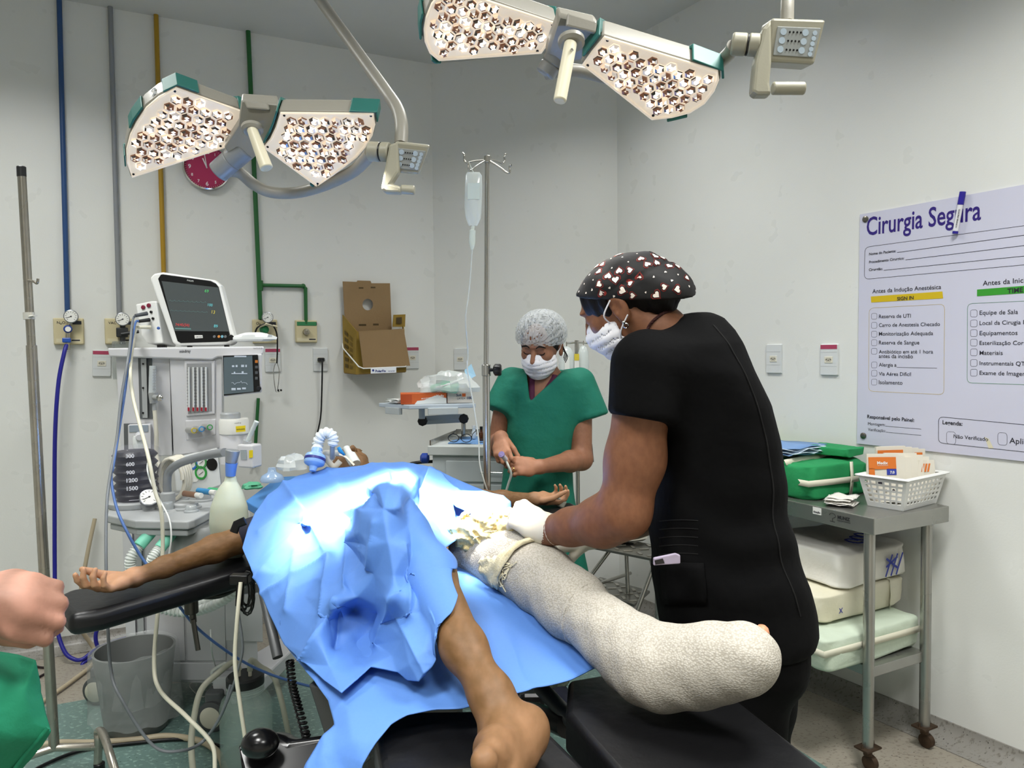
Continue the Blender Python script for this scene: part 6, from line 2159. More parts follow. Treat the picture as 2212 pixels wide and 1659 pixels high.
# trousers
for i, (pts, r) in enumerate((([D(1606, 1320, 1.52), D(1640, 1420, 1.50), D(1628, 1500, 1.49), D(1626, 1640, 1.48)], [.118, .095, .069, .06]), ([D(1632, 1340, 1.60), D(1640, 1480, 1.64), D(1640, 1640, 1.66)], [.125, .08, .065]))):
    b = pts[-1].copy(); b.z = .06
    lo, hi = bounds(pts + [b], .14)
    organic('trouser_leg', lambda P: smax(chain(P, pts + [b], r + [.066], .03) + .003 * np.sin(P[..., 2] * 55 + P[..., 0] * 30), .05 - P[..., 2], .01), lo, hi, .0105, M_bscr, wb)
    f0 = Vector((b.x, b.y, .04)); f1 = f0 + Vector((-.2, .03, -.004))
    lo, hi = bounds([f0, f1], .07)
    organic('shoe', lambda P: smax(chain(P, [f0, f0.lerp(f1, .5), f1], [.048, .042, .034], .02), .002 - P[..., 2], .004), lo, hi, .006, M_black, wb)
# arms
lo, hi = bounds([shB, eB, wB], .09)
organic('near_arm', lambda P: chain(P, [shB.lerp(slB, .6) + Vector((0, .012, 0)), shB.lerp(eB, .62) + Vector((.004, .01, 0)), eB + Vector((-.004, 0, .012)), eB.lerp(wB, .28), eB.lerp(wB, .7), wB, wB + (wB - eB) * .08], [.056, .056, .050, .049, .036, .027, .025], .03), lo, hi, .006, SKB, wb)
lo, hi = bounds([shF, eF, wF], .09)
organic('far_arm', lambda P: chain(P, [shF.lerp(eF, .3), eF, eF.lerp(wF, .3), wF], [.052, .046, .043, .027], .03), lo, hi, .007, SKB, wb)
M_glove = mat('latex_glove', '#e3dccb', .5, sss=.1, bump=.35, bscale=26, bdist=.006, aniso=(1, 1, .3))
gd = (D(1118, 1112, 1.665) - wB).normalized()
gb = Vector((-.12, -.62, .75)); gb = (gb - gd * gb.dot(gd)).normalized()
Rg = Matrix((gd, gb.cross(gd), gb)).transposed()
pg, cg, _ = hand_chains(wB + gd * .0 + UPV * .004, Rg, 1, s=1.0, curls=[(.75, 1.1, .6), (.95, 1.25, .6), (1.0, 1.3, .6), (1.05, 1.3, .6)], thumb=(.35, .8))
if gb.cross(gd).y < 0:
    pg, cg, _ = hand_chains(wB + UPV * .004, Rg, -1, s=1.0, curls=[(.75, 1.1, .6), (.95, 1.25, .6), (1.0, 1.3, .6), (1.05, 1.3, .6)], thumb=(.35, .8))
lo, hi = bounds([wB] + [p for c in cg for p in c[0]], .06)
cuffd = (wB - eB).normalized()
gl = lambda P: smin(hand_sdf(P, pg, cg), smax(chain(P, [wB - cuffd * .03, wB + cuffd * .02], [.0325, .0285], .01), -((P - np.array(wB - cuffd * .022)) @ np.array(cuffd)), .002), .02) - .0012
organic('glove', gl, lo, hi, .0042, M_glove, wb)
mb = MB(); RR = frame(cuffd); cp_ = wB - cuffd * .021
mb.tube([cp_ + RR @ Vector((cos(k * pi / 12), sin(k * pi / 12), 0)) * .0325 for k in range(24)], .0028, 6, closed=True); mb.build('glove_cuff', M_glove, wb, smooth=70)
gd2 = (D(1200, 1172, 1.74) - wF).normalized()
gb2 = Vector((0, -.5, .8)); gb2 = (gb2 - gd2 * gb2.dot(gd2)).normalized()
Rg2 = Matrix((gd2, gb2.cross(gd2), gb2)).transposed()
pg2, cg2, _ = hand_chains(wF, Rg2, 1 if gb2.cross(gd2).y < 0 else -1, s=.95, curls=[(.5, .8, .5), (.6, .9, .5), (.7, 1.0, .5), (.75, 1.0, .5)], thumb=(.4, .6))
lo, hi = bounds([wF] + [p for c in cg2 for p in c[0]], .06)
organic('glove', lambda P: smin(hand_sdf(P, pg2, cg2), chain(P, [wF - gd2 * .025, wF + gd2 * .02], [.034, .029], .01), .02), lo, hi, .0048, M_glove, wb)
# head
hB = D(1344, 661, 1.56)
FB = Vector((-.77, .43, -.47)).normalized(); UB = Vector((-.45, .0, .89)); UB = (UB - FB * UB.dot(FB)).normalized()
RHB = Matrix((FB, UB.cross(FB), UB)).transposed()
SB = .89
nkB = D(1455, 745, 1.56)
qB = lambda P: (P - np.array(hB)) @ np.array(RHB) / SB
lo, hi = bounds([hB, nkB], .16)
organic('head', lambda P: smin(smax(head_sdf(P, hB, RHB, SB), SB * (qB(P)[..., 2] - .052 - .6 * qB(P)[..., 0]), .01), chain(P, [hB - FB * .02 - UB * .05, hB - FB * .04 - UB * .09, nkB], [.056, .052, .048], .03), .03), lo, hi, .0048, SKB, wb)
LB = Vector(RHB.col[1])
mask_of(wb, hB, RHB, SB, M_mask, loops=False)
for za, zb, x in ((-.020, .024, .024), (-.070, -.024, .008)):
    mb = MB(); mb.tube(catmull([W_(hB, RHB, SB, (.026 if za > -.05 else .026, .066 if za > -.05 else .064, za)), W_(hB, RHB, SB, (x, .082, (za + zb) / 2)), W_(hB, RHB, SB, (-.008 if za > -.05 else -.026, .086, zb))], 5), .0017, 6); mb.build('ear_loop', M_mask, wb, smooth=60)
mb = MB(); mb.ball(W_(hB, RHB, SB, (-.010, .089, -.034)), .0038, 12); mb.lathe([(.0045, -.001), (.006, 0), (.0045, .001)], W_(hB, RHB, SB, (-.010, .089, -.043)), LB, 14, cap=False); mb.build('earring', M_chrome, wb, smooth=60)
qB = lambda P: (P - np.array(hB)) @ np.array(RHB) / SB


def hairB(P):
    q = qB(P)
    d = sd_ell(q, (-.016, 0, .036), (.104, .083, .083))
    d = smin(d, sd_ell(q, (-.085, 0, -.03), (.048, .062, .045)), .04)
    d = d + .002 * np.sin(q[..., 0] * 240 + 40 * q[..., 2])
    d = smax(d, -.026 - q[..., 2] + .60 * q[..., 0], .012)
    d = smax(d, q[..., 2] - .045 - .62 * q[..., 0], .01)
    d = smax(d, q[..., 0] - .076, .01)
    return smax(d, -sd_ell(q, (-.012, .086, .002), (.024, .022, .037)), .004) * SB


lo, hi = bounds([hB, nkB], .17)
organic('hair', hairB, lo, hi, .0052, M_hair, wb)
M_cap = mat('cap_black_print', '#0d0c0e', .7, bump=.3, bscale=14, bdist=.012)
M_heart = mat('heart_white', '#f2e6dc', .7)
M_hring = mat('heart_red_outline', '#7a1d16', .7)


def capf(P):
    q = qB(P)
    d = sd_ell(q, (-.014, 0, .040), (.119, .095, .080))
    d = smin(d, sd_ell(q, (-.104, 0, -.034), (.072, .074, .060)), .09) + .008
    d = d + .0022 * np.sin(q[..., 0] * 90 + 25 * q[..., 1]) * np.sin(q[..., 2] * 60) + .003 * np.exp(-((q[..., 2] - .045 - .1 * q[..., 0]) / .005) ** 2)
    return smax(d, .028 - q[..., 2] + .62 * q[..., 0], .006) * SB


co = organic('print_cap', capf, lo, hi, .005, M_cap, wb)
me = co.data
rs = random.Random(5)
heart = []
for k in range(14):
    a = 2 * pi * k / 14
    heart.append((16 * sin(a) ** 3 / 17, (13 * cos(a) - 5 * cos(2 * a) - 2 * cos(3 * a) - cos(4 * a)) / 17))
Mw = PWORLD[wb.name]
vsP = [Mw @ v.co for v in me.vertices]
nrm = [v.normal.copy() for v in me.vertices]
bm = bmesh.new(); bm.from_mesh(me)
me.materials.append(M_heart); me.materials.append(M_hring)
placed = []
Minv = Mw.inverted()


def snap(p):
    q = snap_to(capf, p)
    a = np.array(tuple(q))[None]
    g = np.array([float(capf(a + np.eye(3)[i] * 1e-3)[0] - capf(a)[0]) for i in range(3)])
    return q, Vector(g).normalized()


for _ in range(1500):
    i = rs.randrange(len(vsP))
    p = vsP[i]
    if nrm[i].y > .35 or any((p - q).length < .0185 for q in placed) or (lambda q: q[2] < .040 + .62 * q[0])(qB(np.array(tuple(p))[None])[0]):
        continue
    placed.append(p)
    big = rs.random() < .5
    s_ = rs.uniform(.0065, .0088) if big else rs.uniform(.002, .003)
    n_ = nrm[i].normalized()
    R_ = frame(n_, Vector((0, 0, 1)).cross(n_)) @ Matrix.Rotation(rs.uniform(0, 6.28), 3, 'Z')
    for (mi, k, lift) in (((2, 1.45, .0007), (0, 1.2, .0010), (1, .9, .0014)) if big else ((1, 1, .001),)):
        vv = []
        for hx, hy in heart:
            sp, gn = snap(p + R_ @ Vector((hx * s_ * k, hy * s_ * k, 0)))
            vv.append(bm.verts.new(Minv @ (sp + gn * lift)))
        f = bm.faces.new(vv)
        f.material_index = mi
    if len(placed) > 120:
        break
bm.to_mesh(me); bm.free()
mb = MB(); mb.tube(catmull([snap_to(lambda P: chain(P, [hB - FB * .02 - UB * .05, hB - FB * .04 - UB * .09, nkB], [.056, .052, .048], .03), D(x, y, 1.5), .002) for x, y in ((1402, 722), (1404, 708), (1414, 696), (1432, 682), (1450, 672))], 6), .0032, 8); mb.build('neck_cord', mat('cord_brown', '#3a1512', .6, bump=.8, bscale=300), wb, smooth=60)

# ---------------------------------------------------------------- person at the left edge: fist and green sleeve
lp_ = thing('person', 'person at the left photo edge, only a fist and green cloth visible', 'person', (-.85, .82, .8))
SKF = skin('pink_skin', '#85604f', '#a87a68')
wq = D(-40, 1300, .90)
dq = (D(70, 1312, .86) - wq).normalized(); bq = Vector((.1, -.85, .45)); bq = (bq - dq * bq.dot(dq)).normalized()
Rq = Matrix((dq, bq.cross(dq), bq)).transposed()
pq_, cq_, _ = hand_chains(wq, Rq, -1, s=1.02, curls=[(1.15, 1.35, .8), (1.2, 1.4, .8), (1.2, 1.4, .8), (1.2, 1.35, .8)], thumb=(.15, 1.5))
Tq_ = lambda v: Vector(wq) + Rq @ Vector((v[0], -v[1], v[2])) * 1.02
cq_[-1] = ([Tq_((.03, .03, -.012)), Tq_((.062, .030, -.034)), Tq_((.078, .014, -.050))], [.0145, .0125, .010])
lo, hi = bounds([wq, D(-300, 1340, .9)] + [p for c in cq_ for p in c[0]], .07)
organic('arm', lambda P: smin(smin(hand_sdf(P, pq_, cq_), sd_ell(P, tuple(wq + dq * .05), (.05, .026, .042), Rq), .03), chain(P, [D(-300, 1350, .92), wq], [.045, .028], .02), .02), lo, hi, .0045, SKF, lp_, tone=lambda V: .5 + .4 * np.sin(V[:, 0] * 160 + V[:, 2] * 120))
g0, g1 = D(-260, 1420, .92), D(60, 1560, .92)
gp_o = [(-260, 1380, .95), (-60, 1395, .93), (40, 1412, .93), (78, 1424, .92), (90, 1480, .92), (100, 1540, .91), (112, 1580, .90), (92, 1612, .90), (60, 1650, .91), (20, 1700, .92), (-260, 1760, .95)]
cl = cloth('sleeve', gp_o + [(0, 1470, .87), (50, 1500, .875), (70, 1560, .88), (20, 1600, .86), (-100, 1550, .84), (-40, 1640, .87), (86, 1596, .888)], list(range(len(gp_o))), 3, 1, mat('green_gown_bright', '#157c5a', .85, bump=.4, bscale=60, bdist=.004), .006, lp_, thick=.004, seed=2)
mb = MB(); mb.tube(catmull([D(x, y, yy) for x, y, yy in ((104, 1572, .893), (80, 1600, .889), (50, 1636, .897), (16, 1684, .905))], 5), .003, 6); mb.build('hem', MATS['green_gown_bright'], lp_, smooth=70)

# ================================================================== right wall: safety poster
M_post = mat('poster_lilac_white', '#c9c9da', 0.35, spec=.35)
PO = .006
po = thing('safety_poster', 'large lilac white surgery checklist board on the right wall', 'poster', onR(2030, 700))
mb = MB(); slab(mb, [onR(x, y, PO) for x, y in ((1857.4, 463.5), (2440, 357), (2440, 1021), (1851, 958))], nR, .005); mb.build('board', M_post, po)
uR = -dirR * -1


def ptext(mb, s, x0, y0, x1, y1, bold=.0, h=None):
    write(mb, s, onR(x0, y0, PO + .0004), onR(x1, y1, PO + .0004), UPV, bold, h)


def prect(mb, pts, off=.0004):
    mb.add([onR(x, y, PO + off) for x, y in pts], [tuple(range(len(pts)))])


def pline(mb, x0, y0, x1, y1, w=.0018):
    wline(mb, onR(x0, y0, PO), onR(x1, y1, PO), nR, w)


def pbox(mb, q, w=.0018, r=.16):
    P = []
    for i in range(4):
        a, b, c = Vector(q[i - 1]), Vector(q[i]), Vector(q[(i + 1) % 4])
        ra = min(11, (a - b).length * .3); rc = min(11, (c - b).length * .3)
        p0, p2 = b + (a - b).normalized() * ra, b + (c - b).normalized() * rc
        for k in range(5):
            t = k / 4
            P.append(p0 * (1 - t) ** 2 + b * 2 * t * (1 - t) + p2 * t * t)
    mb.tube([onR(p.x, p.y, PO) for p in P], w / 2, 4, closed=True)


M_title = mat('title_purple', '#2b1673', .5)
mb = MB(); ptext(mb, 'Cirurgia Segura', 1872, 508.5, 2119, 474, .012, .0955); mb.build('title', M_title, po)
mb = MB()
pbox(mb, [(1868.5, 534), (2445, 456), (2445, 551), (1867, 603.5)])
for x0, y0, x1, y1 in ((1938, 545.5, 2440, 477), (1956, 561.5, 2440, 503), (1909, 584, 2440, 530)):
    pline(mb, x0, y0, x1, y1)
ptext(mb, 'Nome do Paciente:', 1877.5, 551.5, 1935.5, 544.5, .018)
ptext(mb, 'Procedimento Cirurgico:', 1877.5, 569, 1953.5, 560, .018)
ptext(mb, 'Cirurgião:', 1877, 585.5, 1907, 583, .018)
mb.build('patient_fields', M_ink, po)
mb = MB(); ptext(mb, 'Antes da Indução Anestésica', 1884.5, 633.5, 2033, 624, .006)
for i, (s, y, xe, dy) in enumerate((('Reserva de UTI', 687.5, 1967.5, -1.5), ('Carro de Anestesia Checado', 706, 2030.5, -2), ('Monitorização Adequada', 725, 2015.5, -1.2), ('Reserva de Sangue', 744, 1986, 0), ('Antibiótico em até 1 hora', 763.5, 2015.5, 0), ('antes da incisão', 773, 1972, .8), ('Alergia a', 791.5, 1936.5, .5), ('Via Aérea Difícil', 811, 1968, 1), ('Isolamento', 829.5, 1949.5, 1.5))):
    ptext(mb, s, 1898.5, y, xe, y + dy, .004)
pline(mb, 1937.5, 793.5, 2024, 795.3, .0014)
for y in (683, 702.5, 721.5, 740, 758.5, 788, 806, 825):
    pbox(mb, [(1882.5, y - 6), (1894.5, y - 6.3), (1894.3, y + 6.7), (1882.3, y + 6.7)], .0012)
mb.build('sign_in_checklist', M_ink, po)
mb = MB(); ptext(mb, 'Antes da Inicia', 2123, 617, 2222, 609.5, .006)
for s, y, xe, dy in (('Equipe de Sala', 680, 2199, -2), ('Local da Cirugia E', 702, 2216, -2), ('Equipamentos', 724, 2198, -.6), ('Esterilização Corr', 745, 2217, 0), ('Materiais', 766.5, 2166, 0), ('Instrumentais QT', 788.5, 2214, 1.5), ('Exame de Imagem', 809.5, 2219, 2.5)):
    ptext(mb, s, 2116, y, xe, y + dy, .004)
for y in (677, 698.5, 719.5, 740, 761, 784, 805):
    pbox(mb, [(2096.5, y - 7.3), (2111, y - 7.7), (2110.8, y + 7.6), (2096.3, y + 7.5)], .0013)
mb.build('time_out_checklist', M_ink, po)
M_yb, M_gb = mat('bar_yellow', '#cdb014', .5), mat('bar_green', '#35932a', .5)
for m, q, t_, tx0, ty0, tx1, ty1 in ((M_yb, [(1881, 640.5), (2035.5, 629.5), (2037, 644.5), (1882, 653.5)], 'SIGN IN', 1938, 649, 1973.5, 646.5), (M_gb, [(2110.5, 625.5), (2440, 599), (2440, 618), (2110.5, 640)], 'TIME OUT', 2176, 633.5, 2250, 627)):
    mb = MB(); slab(mb, [onR(x, y, PO + .0008) for x, y in q], nR, .0007); b_ = mb.build('title_bar', m, po)
    mb = MB(); write(mb, t_, onR(tx0, ty0, PO + .0014), onR(tx1, ty1, PO + .0014), UPV, .02); mb.build('bar_lettering', M_ink, b_)
mb = MB(); pbox(mb, [(1877.5, 665.5), (2040.5, 657), (2039, 852.5), (1876, 845)], .0014); mb.build('yellow_outline', mat('outline_yellow', '#b9a14a', .5), po)
mb = MB(); pbox(mb, [(2090, 656), (2440, 640), (2440, 838), (2089, 827)], .0016); mb.build('green_outline', mat('outline_green', '#3b7a4e', .5), po)
mb = MB()
ptext(mb, 'Responsável pelo Painel:', 1873.5, 903, 1975, 911.5, .02)
ptext(mb, 'Montagem:', 1875, 918, 1912.5, 920.5, .0); pline(mb, 1913, 920.5, 1990, 927, .0013)
ptext(mb, 'Verificação:', 1875, 930.5, 1913.5, 933.5, .0); pline(mb, 1914, 933.5, 1990, 940.5, .0013)
pbox(mb, [(2027.5, 900), (2445, 939.5), (2445, 1001), (2027, 956.5)], .002)
ptext(mb, 'Legenda:', 2036, 916, 2079, 919.5, .02)
ptext(mb, 'Não Verificado', 2060, 946, 2134.5, 953, .004)
ptext(mb, 'Aplicável', 2180.5, 957, 2250, 963, .004)
for x, y in ((2044.5, 940), (2155.5, 942)):
    pbox(mb, [(x, y - 8), (x + 20, y - 6.5), (x + 20, y + 20.5), (x, y + 18.5)], .0013)
mb.build('legend', M_ink, po)
for x, y in ((1870, 473.5), (1865.5, 941)):
    mb = MB(); mb.lathe([(.0115, 0), (.0115, .004), (.008, .006)], onR(x, y, PO), nR, 18); mb.build('mounting_screw', mat('screw_grey', '#77736a', .3, .9), po, smooth=40)
mk = thing('marker_pen', 'white and blue marker pen stuck upright on the checklist board', 'marker', onR(2070, 460, PO + .01))
a, b = onR(2063, 505, PO + .011), onR(2080, 414, PO + .011)
lp = lambda t: a.lerp(b, t)
mb = MB(); mb.tube([lp(.06), lp(.70)], .0085, 16); bo = mb.build('barrel', mat('marker_white', '#e2e2e6', .35), mk, smooth=40, bevel=.001)
mb = MB(); mb.tube([lp(.69), lp(1.0)], .0098, 16); mb.build('cap', mat('marker_blue', '#2a1f8f', .35), mk, smooth=40, bevel=.001)
mb = MB(); mb.tube([lp(-.0), lp(.06)], .0088, 16); mb.build('end_plug', MATS['marker_blue'], mk, smooth=40, bevel=.001)
mb = MB(); write(mb, 'QUADRO BRANCO', lp(.58) + nR * .0088 + dirR * .002, lp(.14) + nR * .0088 + dirR * .002, dirR, .02); mb.build('barrel_print', M_ink, bo)
mb = MB(); prect(mb, [(2127, 944), (2136, 948), (2146, 968), (2136, 970)]); mb.build('old_tape', mat('old_tape', '#d6cfb4', .6), po)

# ---------------- stainless cart
CT = .832
sd_ = Vector((.889, .458, 0)); ld_ = Vector((-.458, .889, 0))
CA = G(1888, 1120, CT)
ct = thing('steel_cart', 'stainless steel trolley along right wall carrying packs and a basket', 'trolley', Vector((CA.x, CA.y, 0)))
CD, CL = .385, 1.15
M_sst = mat('cart_steel', '#a3a39e', 0.30, .85, var=.08, vscale=5, var_rough=.1)
mb = MB(); slab(mb, [CA, CA + sd_ * CD, CA + sd_ * CD + ld_ * CL, CA + ld_ * CL], UPV, .055); top_ = mb.build('top', M_sst, ct, bevel=.003)
lw = []
for a_, b_ in ((.02, .03), (.31, .03), (.02, CL - .05), (.31, CL - .05)):
    p = CA + sd_ * a_ + ld_ * b_
    lw.append(p)
    z0 = .075
    mb = MB(); mb.cyl(Vector((p.x, p.y, z0)), Vector((p.x, p.y, CT - .05)), .0175, 20); lg = mb.build('leg', M_sst, ct, smooth=40)
    mb = MB(); mb.box((p.x, p.y, z0), (.07, .05, .006), axes(sd_)); mb.cyl(Vector((p.x, p.y, .05)), Vector((p.x, p.y, z0)), .014, 10)
    mb.lathe([(.018, -.012), (.024, -.010), (.024, .010), (.018, .012)], (p.x + .008, p.y, .025), sd_, 18)
    for k in (-1, 1):
        mb.cyl(Vector((p.x, p.y, z0)) + sd_ * (.027 * k), Vector((p.x, p.y, z0 + .016)) + sd_ * (.027 * k), .005, 8, r2=.003)
    mb.build('caster', mat('rusty_caster', '#4d3d30', .6, .6, var=.3, vscale=40), lg, smooth=40)
SZ = .335
mb = MB(); slab(mb, [Vector((p.x, p.y, SZ)) for p in (CA + sd_ * .03 + ld_ * .03, CA + sd_ * .31 + ld_ * .03, CA + sd_ * .31 + ld_ * (CL - .05), CA + sd_ * .03 + ld_ * (CL - .05))], UPV, .035); mb.build('lower_shelf', M_sst, ct, bevel=.002)
fr_c = lambda t, z: CA + ld_ * t - sd_ * .0006 + UPV * (z - CT)
mb = MB(); mb.add([fr_c(.235, CT - .004), fr_c(.20, CT - .004), fr_c(.20, CT - .028), fr_c(.235, CT - .028)], [(0, 1, 2, 3)]); lbq = mb.build('white_label', MATS['label_white'], top_, solid=.0008)
mb = MB(); write(mb, 'doação', fr_c(.232, CT - .023) - sd_ * .001, fr_c(.203, CT - .023) - sd_ * .001, UPV, .03); mb.build('label_lettering', M_ink, lbq)
mb = MB(); write(mb, 'MUNIZ', fr_c(.135, CT - .026) - sd_ * .0, fr_c(.087, CT - .026), UPV, .05); write(mb, 'equipamentos', fr_c(.137, CT - .034), fr_c(.085, CT - .034), UPV, .0)
P = [fr_c(.155 + .012 * cos(a), CT - .02 + .008 * sin(a)) - sd_ * .0004 for a in [k * .5 for k in range(10)]]
mb.tube(P, .0009, 4); wline(mb, fr_c(.155, CT - .028), fr_c(.155, CT - .04), -sd_, .002); wline(mb, fr_c(.165, CT - .04), fr_c(.145, CT - .04), -sd_, .002)
mb.build('maker_mark', mat('mark_dark', '#2b2b2b', .6), top_)
Rc = Matrix((sd_, ld_, UPV)).transposed()


def cartp(s, l, z=CT):
    p = CA + sd_ * s + ld_ * l
    return Vector((p.x, p.y, z))


def pack_mesh(c, size, ang, seed, amp=.02, n=48, e=.17):
    mb = MB(); mb.ball((0, 0, 0), 1, n)
    f = lambda v: math.copysign(abs(v) ** e, v)
    R = Rc @ Matrix.Rotation(ang, 3, 'Z')
    out = []
    for p in mb.v:
        m = max(abs(p.x), abs(p.y), abs(p.z))
        q = Vector((f(p.x), f(p.y), f(p.z)))
        k = noise.noise(q * 2.1 + Vector((seed, 0, 0))) + .5 * noise.noise(q * 5 + Vector((0, seed, 0)))
        q = Vector((q.x * size[0] / 2, q.y * size[1] / 2, q.z * size[2] / 2)) + q.normalized() * k * amp
        q.z = max(q.z, -size[2] / 2)
        out.append(Vector(c) + UPV * size[2] / 2 + R @ q)
    mb.v = out
    return mb, R


def strip(parent, c, R, size, pts, m, w=.022):
    """flat tape strip following points given in box coordinates (-1..1)"""
    P = [Vector(c) + UPV * size[2] / 2 + R @ Vector((x * size[0] / 2, y * size[1] / 2, z * size[2] / 2)) for x, y, z in pts]
    rows = []
    for i, p in enumerate(P):
        t = (P[min(i + 1, len(P) - 1)] - P[max(i - 1, 0)]).normalized()
        nn = (p - (Vector(c) + UPV * size[2] / 2)).normalized()
        s_ = t.cross(nn).normalized() * w / 2
        rows.append([p - s_ + nn * .004, p + s_ + nn * .004])
    mb = MB(); mb.sheet(rows)
    return mb.build('tape_strip', m, parent, solid=.001, smooth=60)


M_tape = mat('autoclave_tape', '#d9d6c2', .55)
def cloth_pack(name, label, c, size, ang, col, seed, strips=(), col2=None, amp=.014):
    t = thing(name, label, 'wrapped pack', c)
    mb, R = pack_mesh(c, size, ang, seed, amp)
    b = mb.build('wrap', mat('wrap_' + name + col, col, .85, bump=.5, bscale=14, bdist=.012, col2=col2, vscale=5), t, smooth=60)
    for s_ in strips:
        strip(b, c, R, size, s_, M_tape)
    return t, R, b


z0 = SZ
t, R, b = cloth_pack('cloth_pack', 'pale green taped pack at the bottom of the cart shelf stack', cartp(.10, .26, z0), (.50, .40, .108), 0, '#c3d0bd', 1, [[(-1.0, -1, .25), (-.3, -1.02, .3), (.4, -1.02, .3), (1, -1, .25)], [(-1, .9, .2), (-1.02, 0, .25), (-1, -1, .25)]])
mb = MB(); write(mb, 'RVF', cartp(.10 - .252, .33, z0 + .05), cartp(.10 - .252, .24, z0 + .045), UPV, .0); mb.build('ink_note', mat('pen_blue', '#3a3f8f', .6), b)
t, R, b = cloth_pack('cloth_pack', 'cream taped pack in the middle of the cart shelf stack', cartp(.165, .335, z0 + .112), (.46, .36, .100), .03, '#cdc8ae', 5, [[(.1, -1, -1), (.1, -1.02, 0), (.1, -1, 1), (.1, 0, 1.02)], [(.55, -1, -1), (.55, -1.02, 0), (.55, -1, 1), (.55, .3, 1.02)]], col2='#d8d4c2')
mb = MB(); write(mb, 'x', cartp(.03, .152, z0 + .14), cartp(.05, .152, z0 + .14), UPV, .0); b2 = mb.build('ink_note', MATS['pen_blue'], b)
t, R, b = cloth_pack('cloth_pack', 'white pack with blue print on top of the cart shelf stack', cartp(.215, .33, z0 + .218), (.35, .36, .125), -.03, '#dcdad2', 9, [], amp=.016)
mb = MB()
for k in range(3):
    c0 = cartp(.19 + .05 * k, .22 + .02 * k, z0 + .352)
    mb.tube([c0 + R @ Vector((.022 * cos(a * .6), .03 * sin(a * .6), .001)) for a in range(10)], .006, 5, flat=(1, .3))
mb.build('blue_logo', mat('print_blue', '#3c48a0', .7), b)
mb = MB()
for k in range(5):
    x0 = .255 + .014 * k
    a0, a1 = cartp(x0, .146, z0 + .235), cartp(x0 + .035, .146, z0 + .235 + .075)
    if k % 2 == 0:
        wline(mb, a0 - ld_ * .004, a1 - ld_ * .004, -ld_, .008)
wline(mb, cartp(.255, .140, z0 + .30), cartp(.315, .140, z0 + .26), -ld_, .008)
wline(mb, cartp(.255, .140, z0 + .27), cartp(.315, .140, z0 + .30), -ld_, .008)
mb.build('blue_monogram', MATS['print_blue'], b)
# green pack and papers on top
t, R, b = cloth_pack('green_pack', 'bright green cloth pack with pale tape on top of the cart', cartp(.205, .55), (.33, .52, .125), 0, '#1f8a50', 13, [[(-1, .9, .0), (-1.03, .3, .0), (-1.03, -.4, .0), (-1, -1, .0), (-.3, -1.03, .0), (.5, -1.03, .0)], [(-1, -.1, -1), (-1.02, -.12, 0), (-1, -.15, .9), (-.4, -.2, 1.03), (.4, -.3, 1.03)], [(-1, -.6, 1.0), (-.4, -.55, 1.05), (.2, -.5, 1.05), (.7, -.45, 1.0)], [(.3, -1.0, -1), (.3, -1.03, 0), (.32, -1, 1)]], amp=.018)


def sheet_stack(name, label, cat, c, w, l, ang, m, nn=4, lift=.0, bend=.01, seed=0):
    t = thing(name, label, cat, c)
    rs = random.Random(seed)
    for k in range(nn):
        a = ang + rs.uniform(-.12, .12)
        R = Rc @ Matrix.Rotation(a, 3, 'Z')
        dx, dy = rs.uniform(-.012, .012), rs.uniform(-.012, .012)
        rows = [[Vector(c) + R @ Vector((dx + w * (i / 6 - .5), dy + l * (j / 6 - .5), .003 + k * .006 + bend * noise.noise(Vector((i * .5, j * .5, k * 3 + seed))))) for i in range(7)] for j in range(7)]
        mb = MB(); mb.sheet(rows)
        mb.build('sheet', m[k % len(m)] if isinstance(m, (list, tuple)) else m, t, solid=.002, smooth=60, solid_off=1)
    return t


zt_ = CT + .145
sheet_stack('sterile_pouch_stack', 'pale blue and white sterile pouches lying on the green pack', 'pouches', cartp(.16, .58, zt_), .22, .36, .1, [mat('pouch_blue', '#6f93c4', .45), mat('pouch_pale', '#c5d5e2', .4), mat('pouch_pale'), mat('pouch_pale')], 5, bend=.014, seed=3)
mb, R = pack_mesh(cartp(.30, .40, zt_ - .006), (.13, .18, .03), .2, 21, .006)
tag(mb.build('folded_green_cloth', MATS['wrap_green_pack#1f8a50'], smooth=60), 'small folded dark green cloth behind the pouches on the cart', 'cloth')
mb = MB(); c = cartp(.30, .80, CT + .15); mb.tube([c + Vector((.032 * cos(a * .6), .01 * sin(a * .9), .032 * sin(a * .6))) for a in range(9)], .016, 12)
tag(mb.build('yellow_tube_roll', mat('yellow_foam', '#e0d43a', .6), smooth=70), 'curled bright yellow tube at the back of the cart behind the woman in black', 'tube')
sheet_stack('gauze_stack', 'small stack of folded white gauze at the cart front edge', 'gauze', cartp(.09, .20), .10, .085, .5, mat('gauze_white', '#e4e1da', .9, bump=.6, bscale=200), 5, bend=.006, seed=8)
# basket
bk_ = thing('plastic_basket', 'white perforated plastic basket full of glove packets on the cart end', 'basket', cartp(.255, .085))
M_bsk = mat('basket_white', '#dedfdc', .35)
bw, bl, bh, fl_ = .225, .118, .105, .022
Rk = Rc @ Matrix.Rotation(.14, 3, 'Z')
bkc = G(1950, 1105, CT) + Rk @ Vector((bw / 2, bl / 2, 0))
bp_ = lambda x, y, z: bkc + Rk @ Vector((x * (bw / 2 + fl_ * z / bh), y * (bl / 2 + fl_ * z / bh), z + .002))
mb = MB()
mb.add([bp_(-1, -1, 0), bp_(1, -1, 0), bp_(1, 1, 0), bp_(-1, 1, 0)], [(0, 1, 2, 3)])
mb.build('bottom', M_bsk, bk_, solid=.003)


